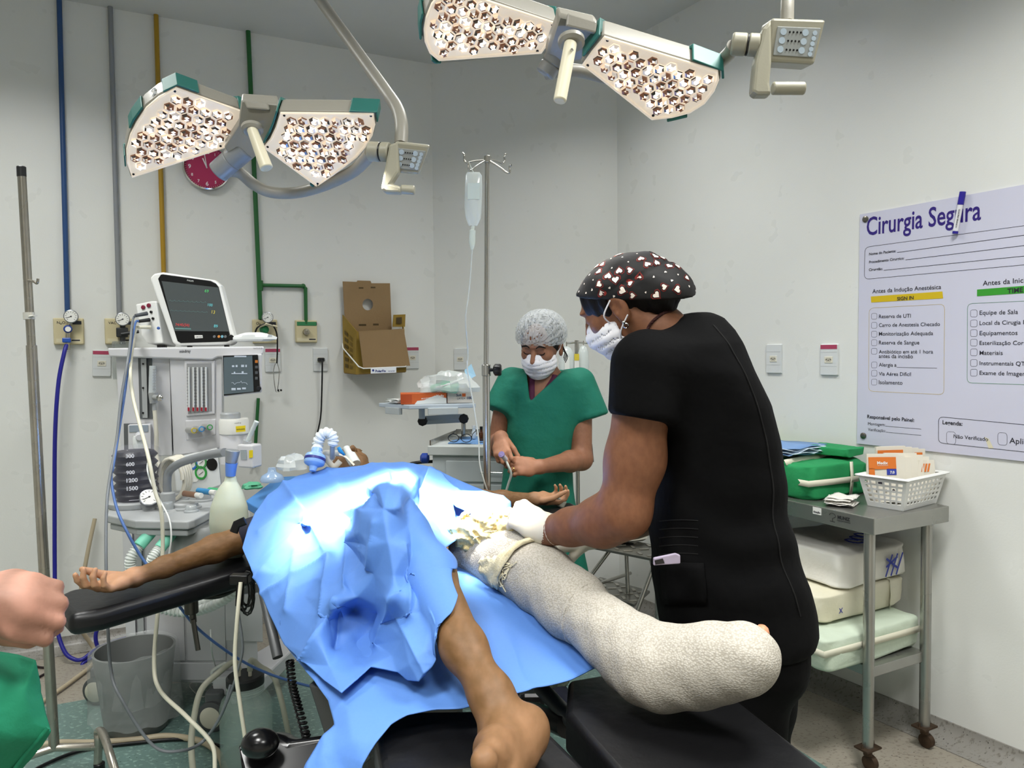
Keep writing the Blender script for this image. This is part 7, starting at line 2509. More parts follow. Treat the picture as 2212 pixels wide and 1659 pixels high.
def lattice(fx, nu_, nv_, v0, v1):
    mb = MB()
    us = [0, .06]
    for k in range(nu_):
        a = .06 + .88 * k / nu_
        us += [a + .88 / nu_ * .30, a + .88 / nu_]
    us[-1] = .94
    us += [1.0]
    vs2 = [0, v0]
    for k in range(nv_):
        a = v0 + (v1 - v0) * k / nv_
        vs2 += [a + (v1 - v0) / nv_ * .42, a + (v1 - v0) / nv_]
    vs2 += [1.0]
    vs2 = sorted(set(vs2)); us = sorted(set(us))
    idx = {}
    for j, v in enumerate(vs2):
        for i, u in enumerate(us):
            idx[i, j] = len(mb.v); mb.v.append(fx(u, v))
    for j in range(len(vs2) - 1):
        for i in range(len(us) - 1):
            hole = 1 <= i < len(us) - 2 and i % 2 == 0 and 1 <= j < len(vs2) - 2 and j % 2 == 0
            if not hole:
                mb.f.append([idx[i, j], idx[i + 1, j], idx[i + 1, j + 1], idx[i, j + 1]]); mb.mi.append(0)
    return mb


for nm, fx, n_ in (('front_wall', lambda u, v: bp_(-1 + 2 * u, -1, v * bh), 9), ('side_wall', lambda u, v: bp_(-1, 1 - 2 * u, v * bh), 6), ('back_wall', lambda u, v: bp_(-1 + 2 * u, 1, v * bh), 9), ('side_wall', lambda u, v: bp_(1, 1 - 2 * u, v * bh), 6)):
    lattice(fx, n_, 5, .10, .86).build(nm, M_bsk, bk_, solid=.003, solid_off=0)
mb = MB()
rim_ = []
for k in range(4):
    a, b = [(-1, -1), (1, -1), (1, 1), (-1, 1)][k], [(1, -1), (1, 1), (-1, 1), (-1, -1)][k]
    for t_ in (.04, .5, .96):
        rim_.append(bp_(a[0] + (b[0] - a[0]) * t_, a[1] + (b[1] - a[1]) * t_, bh) * 1)
mb.tube(catmull(rim_, 4, closed=True), .007, 8, closed=True, flat=(1.5, .7)); mb.build('rim', M_bsk, bk_, smooth=60)
# glove packets
M_pkt = mat('packet_paper', '#ded9cb', .6, bump=.15, bscale=30, bdist=.004)
M_org = mat('packet_orange', '#d9762c', .55)
M_blu = mat('packet_blue', '#3140a3', .55)
ordn = ['first', 'second', 'third', 'fourth', 'fifth', 'sixth', 'seventh']


def packet(c, ang, tilt, label, size=(.105, .150), sz='7.0', logo=True):
    """paper glove packet standing nearly upright; faces -y of its frame"""
    R = Rc @ Matrix.Rotation(ang, 3, 'Z') @ Matrix.Rotation(tilt, 3, 'X')
    t = thing('glove_packet', label, 'glove packet', c, R, group='paper glove packets in the white basket')
    w, h = size
    rs = random.Random(label)
    rows = []
    for j in range(7):
        rows.append([Vector((w * (i / 6 - .5), .003 * noise.noise(Vector((i * .6, j * .6, rs.random()))) - .0015, h * j / 6)) for i in range(7)])
    mb = MB()
    back = [[p + Vector((0, .008 + .003 * sin(3.1 * k / 6), 0)) for k, p in enumerate(r)] for r in rows]
    mb.loft([r + list(reversed(b_)) for r, b_ in zip(rows, back)], True)
    bo = mb.build('paper', M_pkt, t, world=False, smooth=30)
    y = -.0042
    f = lambda x0, z0_, x1, z1: [Vector((x0 * w, y, z0_ * h)), Vector((x1 * w, y, z0_ * h)), Vector((x1 * w, y, z1 * h)), Vector((x0 * w, y, z1 * h))]
    if logo:
        mb = MB(); slab(mb, f(-.46, .68, .40, .93), Vector((0, -1, 0)), .0006); slab(mb, f(-.46, .50, -.28, .70), Vector((0, -1, 0)), .0006); o = mb.build('orange_panel', M_org, bo, world=False)
        mb = MB(); slab(mb, f(.10, .56, .40, .69), Vector((0, -1.0, 0)), .0006); mb.build('size_panel', M_blu, bo, world=False)
        mb = MB(); write(mb, 'Medix', (-.20 * w, y - .0008, .78 * h), (.14 * w, y - .0008, .78 * h), UPV, .03)
        wline(mb, (-.2 * w, y - .0008, .755 * h), (.14 * w, y - .0008, .755 * h), (0, -1, 0), .001)
        write(mb, sz, (.19 * w, y - .0012, .59 * h), (.33 * w, y - .0012, .59 * h), UPV, .04); mb.build('white_lettering', M_white, bo, world=False)
        mb = MB(); write(mb, 'Luva Cirúrgica Látex', (-.22 * w, y - .0004, .46 * h), (.38 * w, y - .0004, .46 * h), UPV, .01)
        for k in (-.22, .04, .28):
            mb.lathe([(.005, 0), (.005, .0004)], (k * w, y, .24 * h), (0, -1, 0), 12)
        slab(mb, f(-.22, .36, -.04, .42), Vector((0, -1, 0)), .0005)
        mb.build('small_print', M_ink, bo, world=False)
    return t


bz_ = CT + .012
for k in range(6):
    packet(bkc + UPV * .012 + Rk @ Vector((-.066 + .022 * k, .026 - .009 * k, .0)), -.50 - .03 * k, -.12 - .01 * k, ordn[k] + ' glove packet from the left basket end, in the leaning front row', (.108, .165 - .007 * (k % 3)), '7.0', k == 0)
for k in range(4):
    packet(bkc + UPV * .012 + Rk @ Vector((.020 + .022 * k, .048 - .010 * k, .0)), -.34 - .05 * k, -.04, ordn[k] + ' glove packet from the left in the taller back row', (.112, .182 - .004 * k), '8.0', k in (0, 3))
pq = packet(bkc + UPV * .03 + Rk @ Vector((.084, -.048, .01)), -.35, -.14, 'small white packet with orange stripes at the basket front', (.06, .11), '7.0', False)
mb = MB()
for k in range(3):
    mb.add([Vector((-.025 + .011 * k, -.0046, .07)), Vector((-.018 + .011 * k, -.0046, .07)), Vector((-.010 + .011 * k, -.0046, .098)), Vector((-.017 + .011 * k, -.0046, .098))], [(0, 1, 2, 3)])
mb.build('orange_stripes', M_org, pq, world=False)

# ================================================================== stands, cabinet, small things
def pole(parent, a, b, r, m=None, name='pole'):
    mb = MB(); mb.cyl(a, b, r, 20)
    return mb.build(name, m or M_steel, parent, smooth=40)


# left stand
ls = thing('drip_stand', 'worn steel drip stand at the left edge of the photo', 'drip stand', G(112, 1612, .10) * Vector((1, 1, 0)) if False else Vector((G(112, 1612, .10).x, G(112, 1612, .10).y, 0)))
pb = G(117, 1615, .10); ptp = D(46, 362, pb.y); pm_ = pb.lerp(ptp, .70)
M_worn = mat('worn_steel', '#aaa59a', .28, .85, var=.12, vscale=14, var_rough=.1)
pole(ls, pb, pm_, .0155, M_worn, 'outer_tube')
pole(ls, pm_, ptp, .0125, M_worn, 'inner_tube')
mb = MB(); mb.cyl(ptp - UPV * .03, ptp + UPV * .004, .0135, 16); mb.build('top_cap', M_dkgrey, ls, bevel=.003, smooth=40)
mb = MB(); mb.tube(catmull([D(58, 606, pb.y), D(72, 608, pb.y - .03), D(80, 612, pb.y - .04), D(82, 602, pb.y - .04)], 5), .004, 8); mb.build('hook', M_worn, ls, smooth=60)
mb = MB(); mb.cyl(D(62, 675, pb.y), D(63, 690, pb.y), .0165, 16); mb.tube([D(66, 684, pb.y - .01), D(76, 682, pb.y - .02)], .008, 8, flat=(1, .4)); mb.build('tape_wrap', mat('tape_white', '#cfcdc4', .6), ls, smooth=40)
mb = MB(); mb.tube([G(-40, 1668, .10), pb, G(213, 1612, .10)], .0125, 14); mb.build('base_tube', M_worn, ls, smooth=50)
e_ = G(213, 1612, .10)
mb = MB(); mb.tube(catmull([e_ + UPV * -.07 + Vector((-.005, 0, 0)), e_ + UPV * .02, D(212, 1580, e_.y), D(222, 1584, e_.y - .06), D(236, 1625, e_.y - .16), D(252, 1680, e_.y - .22)], 6), .0125, 14); mb.build('base_tube', M_worn, ls, smooth=50)
mb = MB(); mb.cyl(Vector((e_.x, e_.y, 0)), Vector((e_.x, e_.y, .045)), .017, 16); mb.build('rubber_foot', M_black, ls, bevel=.003, smooth=40)

# centre stand
YC = 2.52
cs = thing('drip_stand', 'tall steel drip stand with four hooks between cabinet and woman in green', 'drip stand', Vector((D(1051, 900, YC).x, YC, 0)))
ct0, ct1 = D(1053, 342, YC), D(1050, 790, YC)
cb = Vector((D(1051, 1060, YC).x, YC, .06))
M_stp = mat('stand_steel', '#b9b7b1', .2, .9, var_rough=.06)
pole(cs, ct1 + UPV * .004, ct0, .0085, M_stp, 'inner_tube')
pole(cs, cb, ct1, .0125, M_stp, 'outer_tube')
for k, (x0, y0) in enumerate((((1003, 343)), ((1012, 362)), ((1090, 345)), ((1101, 368)))):
    p = D(x0, y0, YC + (-.06 if k in (1, 3) else .06))
    q0 = ct0 - UPV * .004
    mb = MB(); mb.tube(catmull([q0, q0.lerp(p, .55) + UPV * -.006, q0.lerp(p, .85) + UPV * -.012, p + UPV * -.006, p + UPV * .012, p + UPV * .02 - (p - q0).normalized() * -.008], 5), .0034, 8)
    mb.build('hook', M_stp, cs, smooth=60)
mb = MB(); mb.cyl(ct0 - UPV * .016, ct0 + UPV * .008, .012, 14); mb.build('hook_boss', M_stp, cs, bevel=.002, smooth=40)
mb = MB(); mb.cyl(ct1 - UPV * .035, ct1 + UPV * .004, .0155, 18); mb.build('collar', M_stp, cs, bevel=.002, smooth=40)
kc = D(1062, 799, YC)
mb = MB(); mb.cyl(D(1055, 799, YC), D(1066, 799, YC - .01), .006, 10)
mb.loft([[D(1066 + dx, 799, YC - .01) + frame((1, -.1, 0)) @ Vector((.019 * (1 + .12 * cos(5 * a)) * cos(a) * s_, .019 * (1 + .12 * cos(5 * a)) * sin(a) * s_, 0)) for a in [2 * pi * k / 30 for k in range(30)]] for dx, s_ in ((0, .7), (3, 1), (14, 1), (17, .8))])
mb.build('star_knob', M_black, cs, smooth=40)
for a_ in range(5):
    an_ = a_ * 2 * pi / 5 + .3
    mb = MB(); f1_ = Vector((cb.x + .19 * cos(an_), cb.y + .19 * sin(an_), .05)); mb.tube([Vector((cb.x, cb.y, .09)), f1_], .011, 10); lg = mb.build('base_leg', M_stp, cs, smooth=40)
    mb = MB(); mb.lathe([(.02, -.01), (.025, -.008), (.025, .008), (.02, .01)], (f1_.x, f1_.y, .025), (-sin(an_), cos(an_), 0), 16); mb.build('caster', M_black, lg, smooth=40)
# bag, chamber, line
M_bag = mat('bag_clear', '#dfe7e6', .15, alpha=.62, spec=.7)
bgt = thing('infusion_bag', 'clear infusion bag hanging from the tall centre stand', 'infusion bag', D(1022, 420, YC))
rows = []
for y, l, r, dp in ((372, 1009, 1036, .003), (380, 1005, 1041, .010), (410, 1004, 1042, .016), (445, 1003, 1041, .018), (472, 1006, 1039, .014), (488, 1013, 1031, .006)):
    a, b = D(l, y, YC - .06), D(r, y, YC - .06)
    rows.append([a.lerp(b, .5) + (b - a) / 2 * cos(t_) + Vector((0, dp * sin(t_), 0)) for t_ in [2 * pi * k / 20 for k in range(20)]])
mb = MB(); mb.loft(rows); bg = mb.build('bag', M_bag, bgt, smooth=60)
mb = MB(); slab(mb, [D(x, y, YC - .078) for x, y in ((1010, 395), (1036, 395), (1036, 430), (1010, 430))], Vector((0, -1, 0)), .001); mb.build('bag_label', mat('bag_print', '#c8d4cf', .5), bg)
mb = MB(); mb.tube([D(1022, 488, YC - .06), D(1021, 496, YC - .06), D(1021, 498, YC - .06), D(1020, 525, YC - .06), D(1020, 540, YC - .06)], [.006, .006, .0105, .0105, .004], 14); mb.build('drip_chamber', mat('chamber_clear', '#dfe9e2', .1, alpha=.75, spec=.8), bgt, smooth=40)
mb = MB(); mb.tube([D(1022, 372, YC - .06), D(1012, 350, YC - .05)], .0018, 6); mb.build('hanger', mat('tubing_clear'), bgt)
mb = MB(); mb.tube(catmull([D(1020, 540, YC - .06), D(1016, 600, YC - .05), D(1012, 640, YC - .05), D(1006, 690, YC - .05), D(1011, 760, YC - .03), D(1010, 800, YC - .03), D(1024, 880, YC - .04), D(1034, 950, YC - .05), D(1036, 1000, YC - .06), D(1046, 1040, YC - .06), D(1055, 1066, YC - .04)], 8), .0024, 8)
tag(mb.build('infusion_line', mat('line_white', '#c9cec9', .3), smooth=70), 'thin infusion line trailing down from the bag on the centre stand', 'tubing')
# second stand with bottles behind the women
YS = 3.45
s2 = thing('bottle_stand', 'thin stand with two hanging saline bottles between the two women', 'drip stand', Vector((D(1246, 760, YS).x, YS, 0)))
pole(s2, Vector((D(1246, 760, YS).x, YS, .02)), D(1246, 735, YS), .010, M_stp)
mb = MB(); mb.tube([D(1222, 742, YS), D(1246, 739, YS), D(1282, 742, YS)], .005, 8); mb.build('cross_bar', M_stp, s2, smooth=40)
mb = MB(); mb.tube([D(1262, 968, YS - .05), D(1274, 962, YS - .06), D(1277, 998, YS - .06)], .013, 10); mb.build('clamp', mat('clamp_dark'), s2, smooth=50)
mb = MB(); mb.lathe([(.11, 0), (.11, .02), (.03, .035)], Vector((D(1246, 760, YS).x, YS, 0)), UPV, 28); mb.build('base', M_stp, s2, smooth=40)
for (x0, x1, y0, y1, lb_, tg) in ((1207, 1241, 752, 830, 'saline bottle on the left of the thin stand', 0), (1249, 1272, 750, 826, 'saline bottle with red and yellow tag on the thin stand', 1)):
    c0, c1 = D((x0 + x1) / 2, y1, YS - .03), D((x0 + x1) / 2, y0, YS - .03)
    r_ = (x1 - x0) / 2 * YS / 1600
    t = thing('saline_bottle', lb_, 'bottle', c0)
    mb = MB(); hh_ = (c1 - c0).length; mb.lathe([(r_ * .35, -.012), (r_ * .4, 0), (r_ * .9, .012), (r_, .03), (r_, hh_ * .85), (r_ * .6, hh_), (r_ * .2, hh_ + .008)], c0, UPV, 20); b = mb.build('bottle', M_bag, t, smooth=50)
    mb = MB(); mb.box(c0 + Vector((0, -r_ - .002, hh_ * .5)) if not tg else c0 + Vector((-r_ - .008, -r_, hh_ * .45)), (.022, .001, hh_ * (.5 if not tg else .4))); l_ = mb.build('label', mat('label_white'), t)
    if tg:
        for zz, cc, hq in ((.72, '#d9c23a', .03), (.10, '#b3262e', .03)):
            mb = MB(); mb.box(c0 + Vector((-r_ - .008, -r_ - .001, hh_ * zz)), (.022, .001, hq)); mb.build('colour_tag', mat('tag_' + cc, cc, .5), t)
    mb = MB(); mb.tube([c1, c1 + UPV * .03], .002, 6); mb.build('hanger', M_stp, t)

# ---------------- drawer cabinet with instruments, tray arm
cb0 = D(931, 962, 3.10); cz = cb0.z
cx_ = Vector((.985, -.17, 0)).normalized(); cy_ = Vector((.17, .985, 0))
cab = thing('drawer_cabinet', 'pale grey metal drawer cabinet behind the tall drip stand', 'cabinet', Vector((cb0.x + .2, 3.25, 0)))
cp_ = lambda x, y, z: Vector((cb0.x, cb0.y, 0)) + cx_ * x + cy_ * y + UPV * z
M_cab = mat('cabinet_grey', '#b9c0c2', .45, var=.03)
RC = Matrix((cx_, cy_, UPV)).transposed()
mb = MB(); mb.box(cp_(.24, .21, cz / 2 - .02), (.47, .42, cz - .04), RC); mb.build('body', M_cab, cab, bevel=.004)
mb = MB(); mb.box(cp_(.24, .21, cz - .02), (.50, .46, .04), RC); mb.build('worktop', mat('cabinet_top', '#c3c8c6', .4, var=.05), cab, bevel=.004)
for x in (.0, .24):
    mb = MB(); mb.box(cp_(.24, .435 if x else .21, cz + .012), (.48, .006, .026) if x else (.001, .001, .001), RC)
mb.build('back_rail', M_steel, cab)
mb = MB(); mb.box(cp_(.0, .21, cz + .01), (.006, .44, .024), RC); mb.build('side_rail', M_steel, cab)
for k in range(4):
    z1 = cz - .06 - k * .098
    mb = MB(); mb.box(cp_(.265, -.004, z1 - .046), (.40, .012, .088), RC); d_ = mb.build('drawer', M_cab, cab, bevel=.003)
    mb = MB(); q = [cp_(.22 + dx, -.012 - dy, z1 - .045) for dx, dy in ((0, 0), (0, .025), (.1, .025), (.1, 0))]; mb.tube(q, .004, 8); mb.build('handle', M_chrome, d_, smooth=40)
mb = MB(); mb.tube(catmull([cp_(0, .05, cz - .075), cp_(-.10, .05, cz - .085), cp_(-.115, .05, cz - .11), cp_(-.115, .05, cz - .16)], 5), .007, 8); mb.build('side_handle', M_black, cab, smooth=50)
mb = MB(); mb.lathe([(.012, 0), (.022, .008), (.022, .03), (.012, .038)], cp_(-.02, .04, cz - .06), (-1, 0, .0), 18); mb.build('blue_knob', mat('knob_navy', '#1f3f9a', .4), cab, smooth=40)
rows = [[cp_(.06 + .4 * i / 6, .05 + .25 * j / 6, cz + .004 + .003 * sin(i * 2 + j)) for i in range(7)] for j in range(7)]
mb = MB(); mb.sheet(rows); tag(mb.build('blue_cloth', mat('cloth_blue', '#6f9bd0', .7), smooth=60, solid=.003), 'blue cloth spread on top of the drawer cabinet', 'cloth')
gl = thing('eyeglasses', 'black rimmed eyeglasses lying upside down on the cabinet', 'eyeglasses', cp_(.11, .06, cz + .008))
for k in range(2):
    c = cp_(.085 + .056 * k, .05, cz + .026)
    mb = MB(); mb.tube([c + RC @ Vector((.023 * cos(a), 0, .017 * sin(a))) for a in [2 * pi * j / 24 for j in range(24)]], .0018, 6, closed=True); mb.build('rim', M_black, gl, smooth=60)
mb = MB(); mb.tube([cp_(.108, .05, cz + .03), cp_(.118, .05, cz + .03)], .0018, 6); mb.build('bridge', M_black, gl)
for k in (0, 1):
    mb = MB(); mb.tube(catmull([cp_(.062 if not k else .164, .05, cz + .03), cp_(.07 if not k else .16, .09, cz + .04), cp_(.075 if not k else .165, .14, cz + .05)], 4), .0018, 6); mb.build('temple', M_black, gl, smooth=60)


def bottle(label, c, r, h, m, capm, neck=.5, cap_h=.012, name='bottle'):
    t = thing(name, label, 'bottle', c)
    mb = MB(); mb.lathe([(r * .9, 0), (r, .003), (r, h * .62), (r * neck, h * .78), (r * neck, h)], c, UPV, 20); mb.build('glass', m, t, smooth=40)
    mb = MB(); mb.lathe([(r * neck * 1.15, h), (r * neck * 1.15, h + cap_h)], c, UPV, 16); mb.build('cap', capm, t, smooth=40)
    return t


M_amb = mat('amber_glass', '#4d260f', .1, spec=.7)
cz1 = cz + .009
bottle('small brown glass bottle with black cap on the cabinet', cp_(.195, .10, cz1), .012, .05, M_amb, M_black)
bottle('second brown bottle farther back on the cabinet near the pole', cp_(.225, .30, cz1), .016, .075, M_amb, mat('cap_brown', '#7a3d1d', .4))
bottle('small clear vial behind the eyeglasses', cp_(.14, .20, cz1), .010, .045, mat('vial_clear', '#dbe3e6', .1, spec=.7), M_white, .7)
bottle('white tube bottle with blue cap right of the pole', cp_(.325, .10, cz1), .014, .075, mat('bottle_pale', '#cdd9e2', .3), MATS['marker_blue'], .8, .016)
bottle('grey blue plastic bottle at the back of the cabinet', cp_(.275, .33, cz1), .030, .11, mat('bottle_bluegrey', '#8ea0b4', .3), mat('cap_yellowish', '#c9b98a', .5), .4)
tb_ = thing('clear_storage_box', 'clear plastic box at the back of the cabinet behind the pole', 'storage box', cp_(.36, .36, cz1))
mb = MB(); mb.box(cp_(.36, .36, cz1 + .065), (.19, .12, .13), RC); mb.build('box', M_film, tb_, bevel=.006)
mb = MB(); mb.box(cp_(.36, .36, cz1 + .135), (.2, .13, .012), RC); mb.build('lid', M_film, tb_, bevel=.004)

# tray on jointed arm
mt = thing('arm_tray', 'pale blue tray on a jointed arm above the cabinet holding boxes', 'tray', cp_(.15, .4, cz))
YT = 3.42
tq = [D(818, 869, YT - .05), D(884, 889, YT - .22), D(1028, 868, YT - .16), D(962, 856, YT + .14)]
zt2 = sum(p.z for p in tq) / 4
tq = [Vector((p.x, p.y, zt2)) for p in tq]
mb = MB(); slab(mb, tq, UPV, .018); mb.build('plate', mat('tray_pale', '#b9c4cf', .4), mt, bevel=.003)
for p, q in ((tq[0], tq[1]), (tq[1], tq[2])):
    m_ = p.lerp(q, .5); mb = MB(); mb.box(m_ - UPV * .03, ((q - p).length * .45, .02, .03), axes(q - p)); mb.build('clip', M_cab, mt, bevel=.002)
cc_ = tq[0].lerp(tq[2], .45)
mb = MB(); mb.cyl(cc_ - UPV * .02, cc_ - UPV * .07, .014, 14); mb.build('pivot', MATS['tray_pale'], mt, smooth=40)
j0, j1 = D(915, 908, YT), D(1003, 903, YT)
mb = MB(); mb.tube([j0, j1], .020, 4); mb.build('arm_bar', MATS['tray_pale'], mt)
for p in (j0, j1):
    mb = MB(); mb.lathe([(.018, -.0), (.023, .004), (.023, .02), (.018, .024)], p + Vector((0, -.025, 0)), (0, -1, 0), 8); mb.build('black_knob', M_black, mt, smooth=30)
mb = MB(); mb.cyl(D(1001, 905, YT), Vector((D(1001, 905, YT).x, YT, cz)), .011, 14); mb.build('post', M_stp, mt, smooth=40)


def carton(label, q, h, m, name='glove_box'):
    """q: four base corners (front-left, front-right, back-right, back-left)"""
    t = thing(name, label, 'box', q[0])
    mb = MB(); slab(mb, [p + UPV * h for p in q], UPV, h); b = mb.build('carton', m, t, bevel=.002)
    return t, b


zb = zt2 + .001
Yf = tq[1].y
g = lambda x, y: G(x, y, zb)
u_ = (tq[2] - tq[1]).normalized(); v_ = (tq[0] - tq[1]).normalized(); v_ = (Vector((0, 1, 0)) + v_ * .3).normalized()
A0 = D(866, 880, Yf + .03); A0.z = zb
t, b = carton('orange and white glove box lying on the arm tray', [A0, A0 + u_ * .20, A0 + u_ * .20 + v_ * .10, A0 + v_ * .10], .048, mat('carton_orange', '#c9602c', .5))
nf = -Vector((-u_.y, u_.x, 0)).normalized()
if nf.y > 0:
    nf = -nf
mb = MB()
P = [(.30, 0), (1, 0), (1, .5), (.75, .75), (.5, .35), (.36, .3)]
slab(mb, [A0 + u_ * (.20 * x) + UPV * (.048 * y) + nf * .0006 for x, y in P], nf, .0005); w_ = mb.build('white_wave', M_paperw, b)
mb = MB(); slab(mb, [A0 + u_ * (.2 * x) + UPV * (.048 * y) + nf * .0006 for x, y in ((.0, .1), (.24, .1), (.24, .9), (.0, .9))], nf, .0005); mb.build('orange_end', mat('carton_orange_dark', '#b34a1e', .5), b)
mb = MB(); write(mb, 'Medix', A0 + u_ * .155 + UPV * .030 + nf * .0012, A0 + u_ * .19 + UPV * .030 + nf * .0012, UPV, .03); write(mb, 'PROCEDIMENTO', A0 + u_ * .09 + UPV * .02 + nf * .0012, A0 + u_ * .15 + UPV * .026 + nf * .0012, UPV, .01); mb.build('box_lettering', M_white, b)
A1 = A0 + u_ * .205 + v_ * .01
t, b = carton('white and orange glove box standing right on the arm tray', [A1, A1 + u_ * .115, A1 + u_ * .115 + v_ * .10, A1 + v_ * .10], .056, mat('carton_white', '#dcd6cf', .5))
mb = MB(); slab(mb, [A1 + u_ * x + UPV * z + nf * .0006 for x, z in ((.066, .028), (.082, .028), (.082, .042), (.066, .042))], nf, .0005); mb.build('orange_patch', MATS['carton_orange'], b)
mb = MB(); write(mb, 'Soft', A1 + u_ * .040 + UPV * .030 + nf * .0008, A1 + u_ * .064 + UPV * .030 + nf * .0008, UPV, .03); write(mb, '100', A1 + u_ * .088 + UPV * .016 + nf * .0008, A1 + u_ * .110 + UPV * .016 + nf * .0008, UPV, .03); write(mb, 'LATEX', A1 + u_ * .044 + UPV * .016 + nf * .0008, A1 + u_ * .08 + UPV * .016 + nf * .0008, UPV, .0); mb.build('box_lettering', mat('print_slate', '#45536b', .5), b)
bgc = D(968, 832, Yf + .10)
bgp = thing('breathing_kit_bag', 'clear plastic bag with green mask parts on top of the glove boxes', 'plastic bag', bgc)
crumple('bag', '', '', bgc, .115, .07, .055, M_film, 7, None, 22, .5, bgp)
mb = MB(); mb.tube(catmull([bgc + Vector((-.07, -.01, -.015)), bgc + Vector((-.02, -.03, -.005)), bgc + Vector((.05, -.03, -.012))], 5), [.018, .026, .016], 12); mb.build('green_mask', mat('mask_green', '#8fcfae', .3), bgp, smooth=60)
mb = MB(); mb.tube(catmull([bgc + Vector((-.05, -.05, -.01)), bgc + Vector((.02, -.05, .01)), bgc + Vector((.07, -.03, .03))], 5), .006, 8); mb.build('clear_hose', M_paperw, bgp, smooth=60)
mb = MB(); q = [D(1003, 800, Yf + .12), D(1018, 786, Yf + .12), D(1028, 812, Yf + .1), D(1010, 822, Yf + .1)]; slab(mb, q, Vector((0, -1, 0)), .004); mb.build('blue_wrap', mat('wrap_blue_film', '#9cc4dd', .3), bgp)
sheet_stack('paper_sheets', 'loose white papers at the left end of the arm tray', 'papers', tq[0].lerp(tq[1], .3) + Vector((.07, .02, .003)), .12, .09, .3, M_paperw, 3, bend=.006, seed=4)

# ---------------- step stool
YF = 2.62
st = thing('step_stool', 'two step steel stool with chequered treads behind the table', 'step stool', Vector((D(1330, 1250, YF).x, YF, 0)))
M_chk = mat('chequer_plate', '#8b8a84', .3, 1.0)


def tread(q, name='tread'):
    mb = MB(); slab(mb, q, UPV, .012); b = mb.build(name, M_chk, st, bevel=.002)
    mb = MB()
    a, u, v = q[0], q[1] - q[0], q[3] - q[0]
    for i in range(6):
        for j in range(3):
            c = a + u * ((i + .5) / 6) + v * ((j + .5) / 3) + UPV * .001
            R = axes(u + v * (1 if (i + j) % 2 else -1) * 1.5)
            mb.box(c, (.042, .015, .004), R)
    mb.build('tread_pattern', mat('chequer_bright', '#b5b2aa', .25, 1.0), b)


z1_, z2_ = .44, .20
q1 = [G(1266, 1178, z1_), G(1416, 1208, z1_), G(1432, 1180, z1_), G(1300, 1155, z1_)]
tread(q1)
q2_ = [G(1262, 1268, z2_), G(1382, 1308, z2_), G(1404, 1278, z2_), G(1300, 1246, z2_)]
q2_ = [G(1262, 1270, .19), G(1370, 1306, .19), G(1404, 1276, .19), G(1296, 1246, .19)]
tread(q2_)
for a_, b_ in (((1330, 1172), (1262, 1262)), ((1416, 1210), (1368, 1342)), ((1352, 1172), (1356, 1270)), ((1402, 1190), (1440, 1340))):
    p = G(a_[0], a_[1], .43); q = D(b_[0], b_[1], p.y - .03)
    d_ = (q - p).normalized()
    if d_.z < 0:
        q = p + d_ * ((p.z - .02) / -d_.z)
    mb = MB(); mb.tube([p, q], .0105, 12); lg = mb.build('leg', M_stp, st, smooth=40)
    mb = MB(); mb.cyl(q - UPV * .02, q + UPV * .015, .014, 10); mb.build('rubber_foot', M_black, lg)
mb = MB(); mb.tube([G(1290, 1262, .24), G(1362, 1238, .24)], .009, 10); mb.build('cross_tube', M_stp, st, smooth=40)
crumple('cloth_bundle', 'white cloth bundle lying on the step stool', 'cloth', G(1345, 1172, z1_) + UPV * .025 + Vector((0, .02, 0)), .12, .07, .035, mat('bundle_white', '#cfcbbd', .8), 12)

# ---------------- bin
YB_ = 2.70
bc_ = G(296, 1574, 0); bc_.z = 0
bn = thing('waste_bin', 'grey plastic bin with clear liner in front of the anaesthesia machine', 'bin', bc_)
M_bin = mat('bin_grey', '#6f7270', .5, var=.06, vscale=4)
mb = MB(); mb.lathe([(.098, 0), (.104, .006), (.138, .30), (.138, .302), (.130, .302), (.096, .012), (.0, .012)], bc_, UPV, 40, cap=False); mb.build('bucket', M_bin, bn, smooth=45)
M_lin = mat('bin_liner', '#c9cccb', .25, alpha=.27, spec=.8, bump=.8, bscale=10, bdist=.02)
mb = MB()
prof = [(.118, .12), (.128, .22), (.134, .305), (.142, .312), (.147, .30), (.150, .24), (.150, .16), (.158, .06)]
rings = []
for i, (r, h) in enumerate(prof):
    rings.append([bc_ + Vector(((r + (.004 + .002 * max(0, i - 3)) * noise.noise(Vector((cos(a) * 3, sin(a) * 3, i * .35)))) * cos(a), (r + .006 * noise.noise(Vector((cos(a) * 4, sin(a) * 4, i * .4)))) * sin(a), h + .012 * noise.noise(Vector((cos(a) * 2.5, sin(a) * 2.5, 3 + i * .2))) * (1 if i != 7 else 2.5))) for a in [2 * pi * k / 64 for k in range(64)]])
mb.loft(rings, False); mb.build('liner', M_lin, bn, smooth=60)
# ---------------- suction jar and tubes
YJ = 2.40
jc = Vector((D(532, 1560, YJ).x, YJ, 0))
jr = thing('suction_jar', 'large clear glass suction jar with black lid on the floor', 'jar', jc)
M_gl = mat('jar_glass', '#b9cfc6', .03, alpha=.38, spec=1.0)
mb = MB(); mb.lathe([(.075, 0), (.083, .01), (.083, .215), (.076, .24), (.058, .262), (.056, .285)], jc, UPV, 40, cap=False); mb.build('glass_body', M_gl, jr, smooth=50)
mb = MB()
for k in range(3):
    mb.lathe([(.0575, .266 + k * .007), (.060, .2685 + k * .007), (.0575, .271 + k * .007)], jc, UPV, 36, cap=False)
mb.build('screw_thread', M_gl, jr, smooth=60)
mb = MB(); mb.lathe([(.056, .286), (.060, .288), (.060, .312), (.054, .318), (.0, .318)], jc, UPV, 36); ld2 = mb.build('lid', mat('lid_black', '#18191a', .5), jr, smooth=40)
for dx in (-.016, .02):
    mb = MB(); mb.tube([jc + Vector((dx, -.01, .315)), jc + Vector((dx, -.01, .345))], .006, 10); mb.build('spout', mat('milky_tube'), ld2, smooth=40)
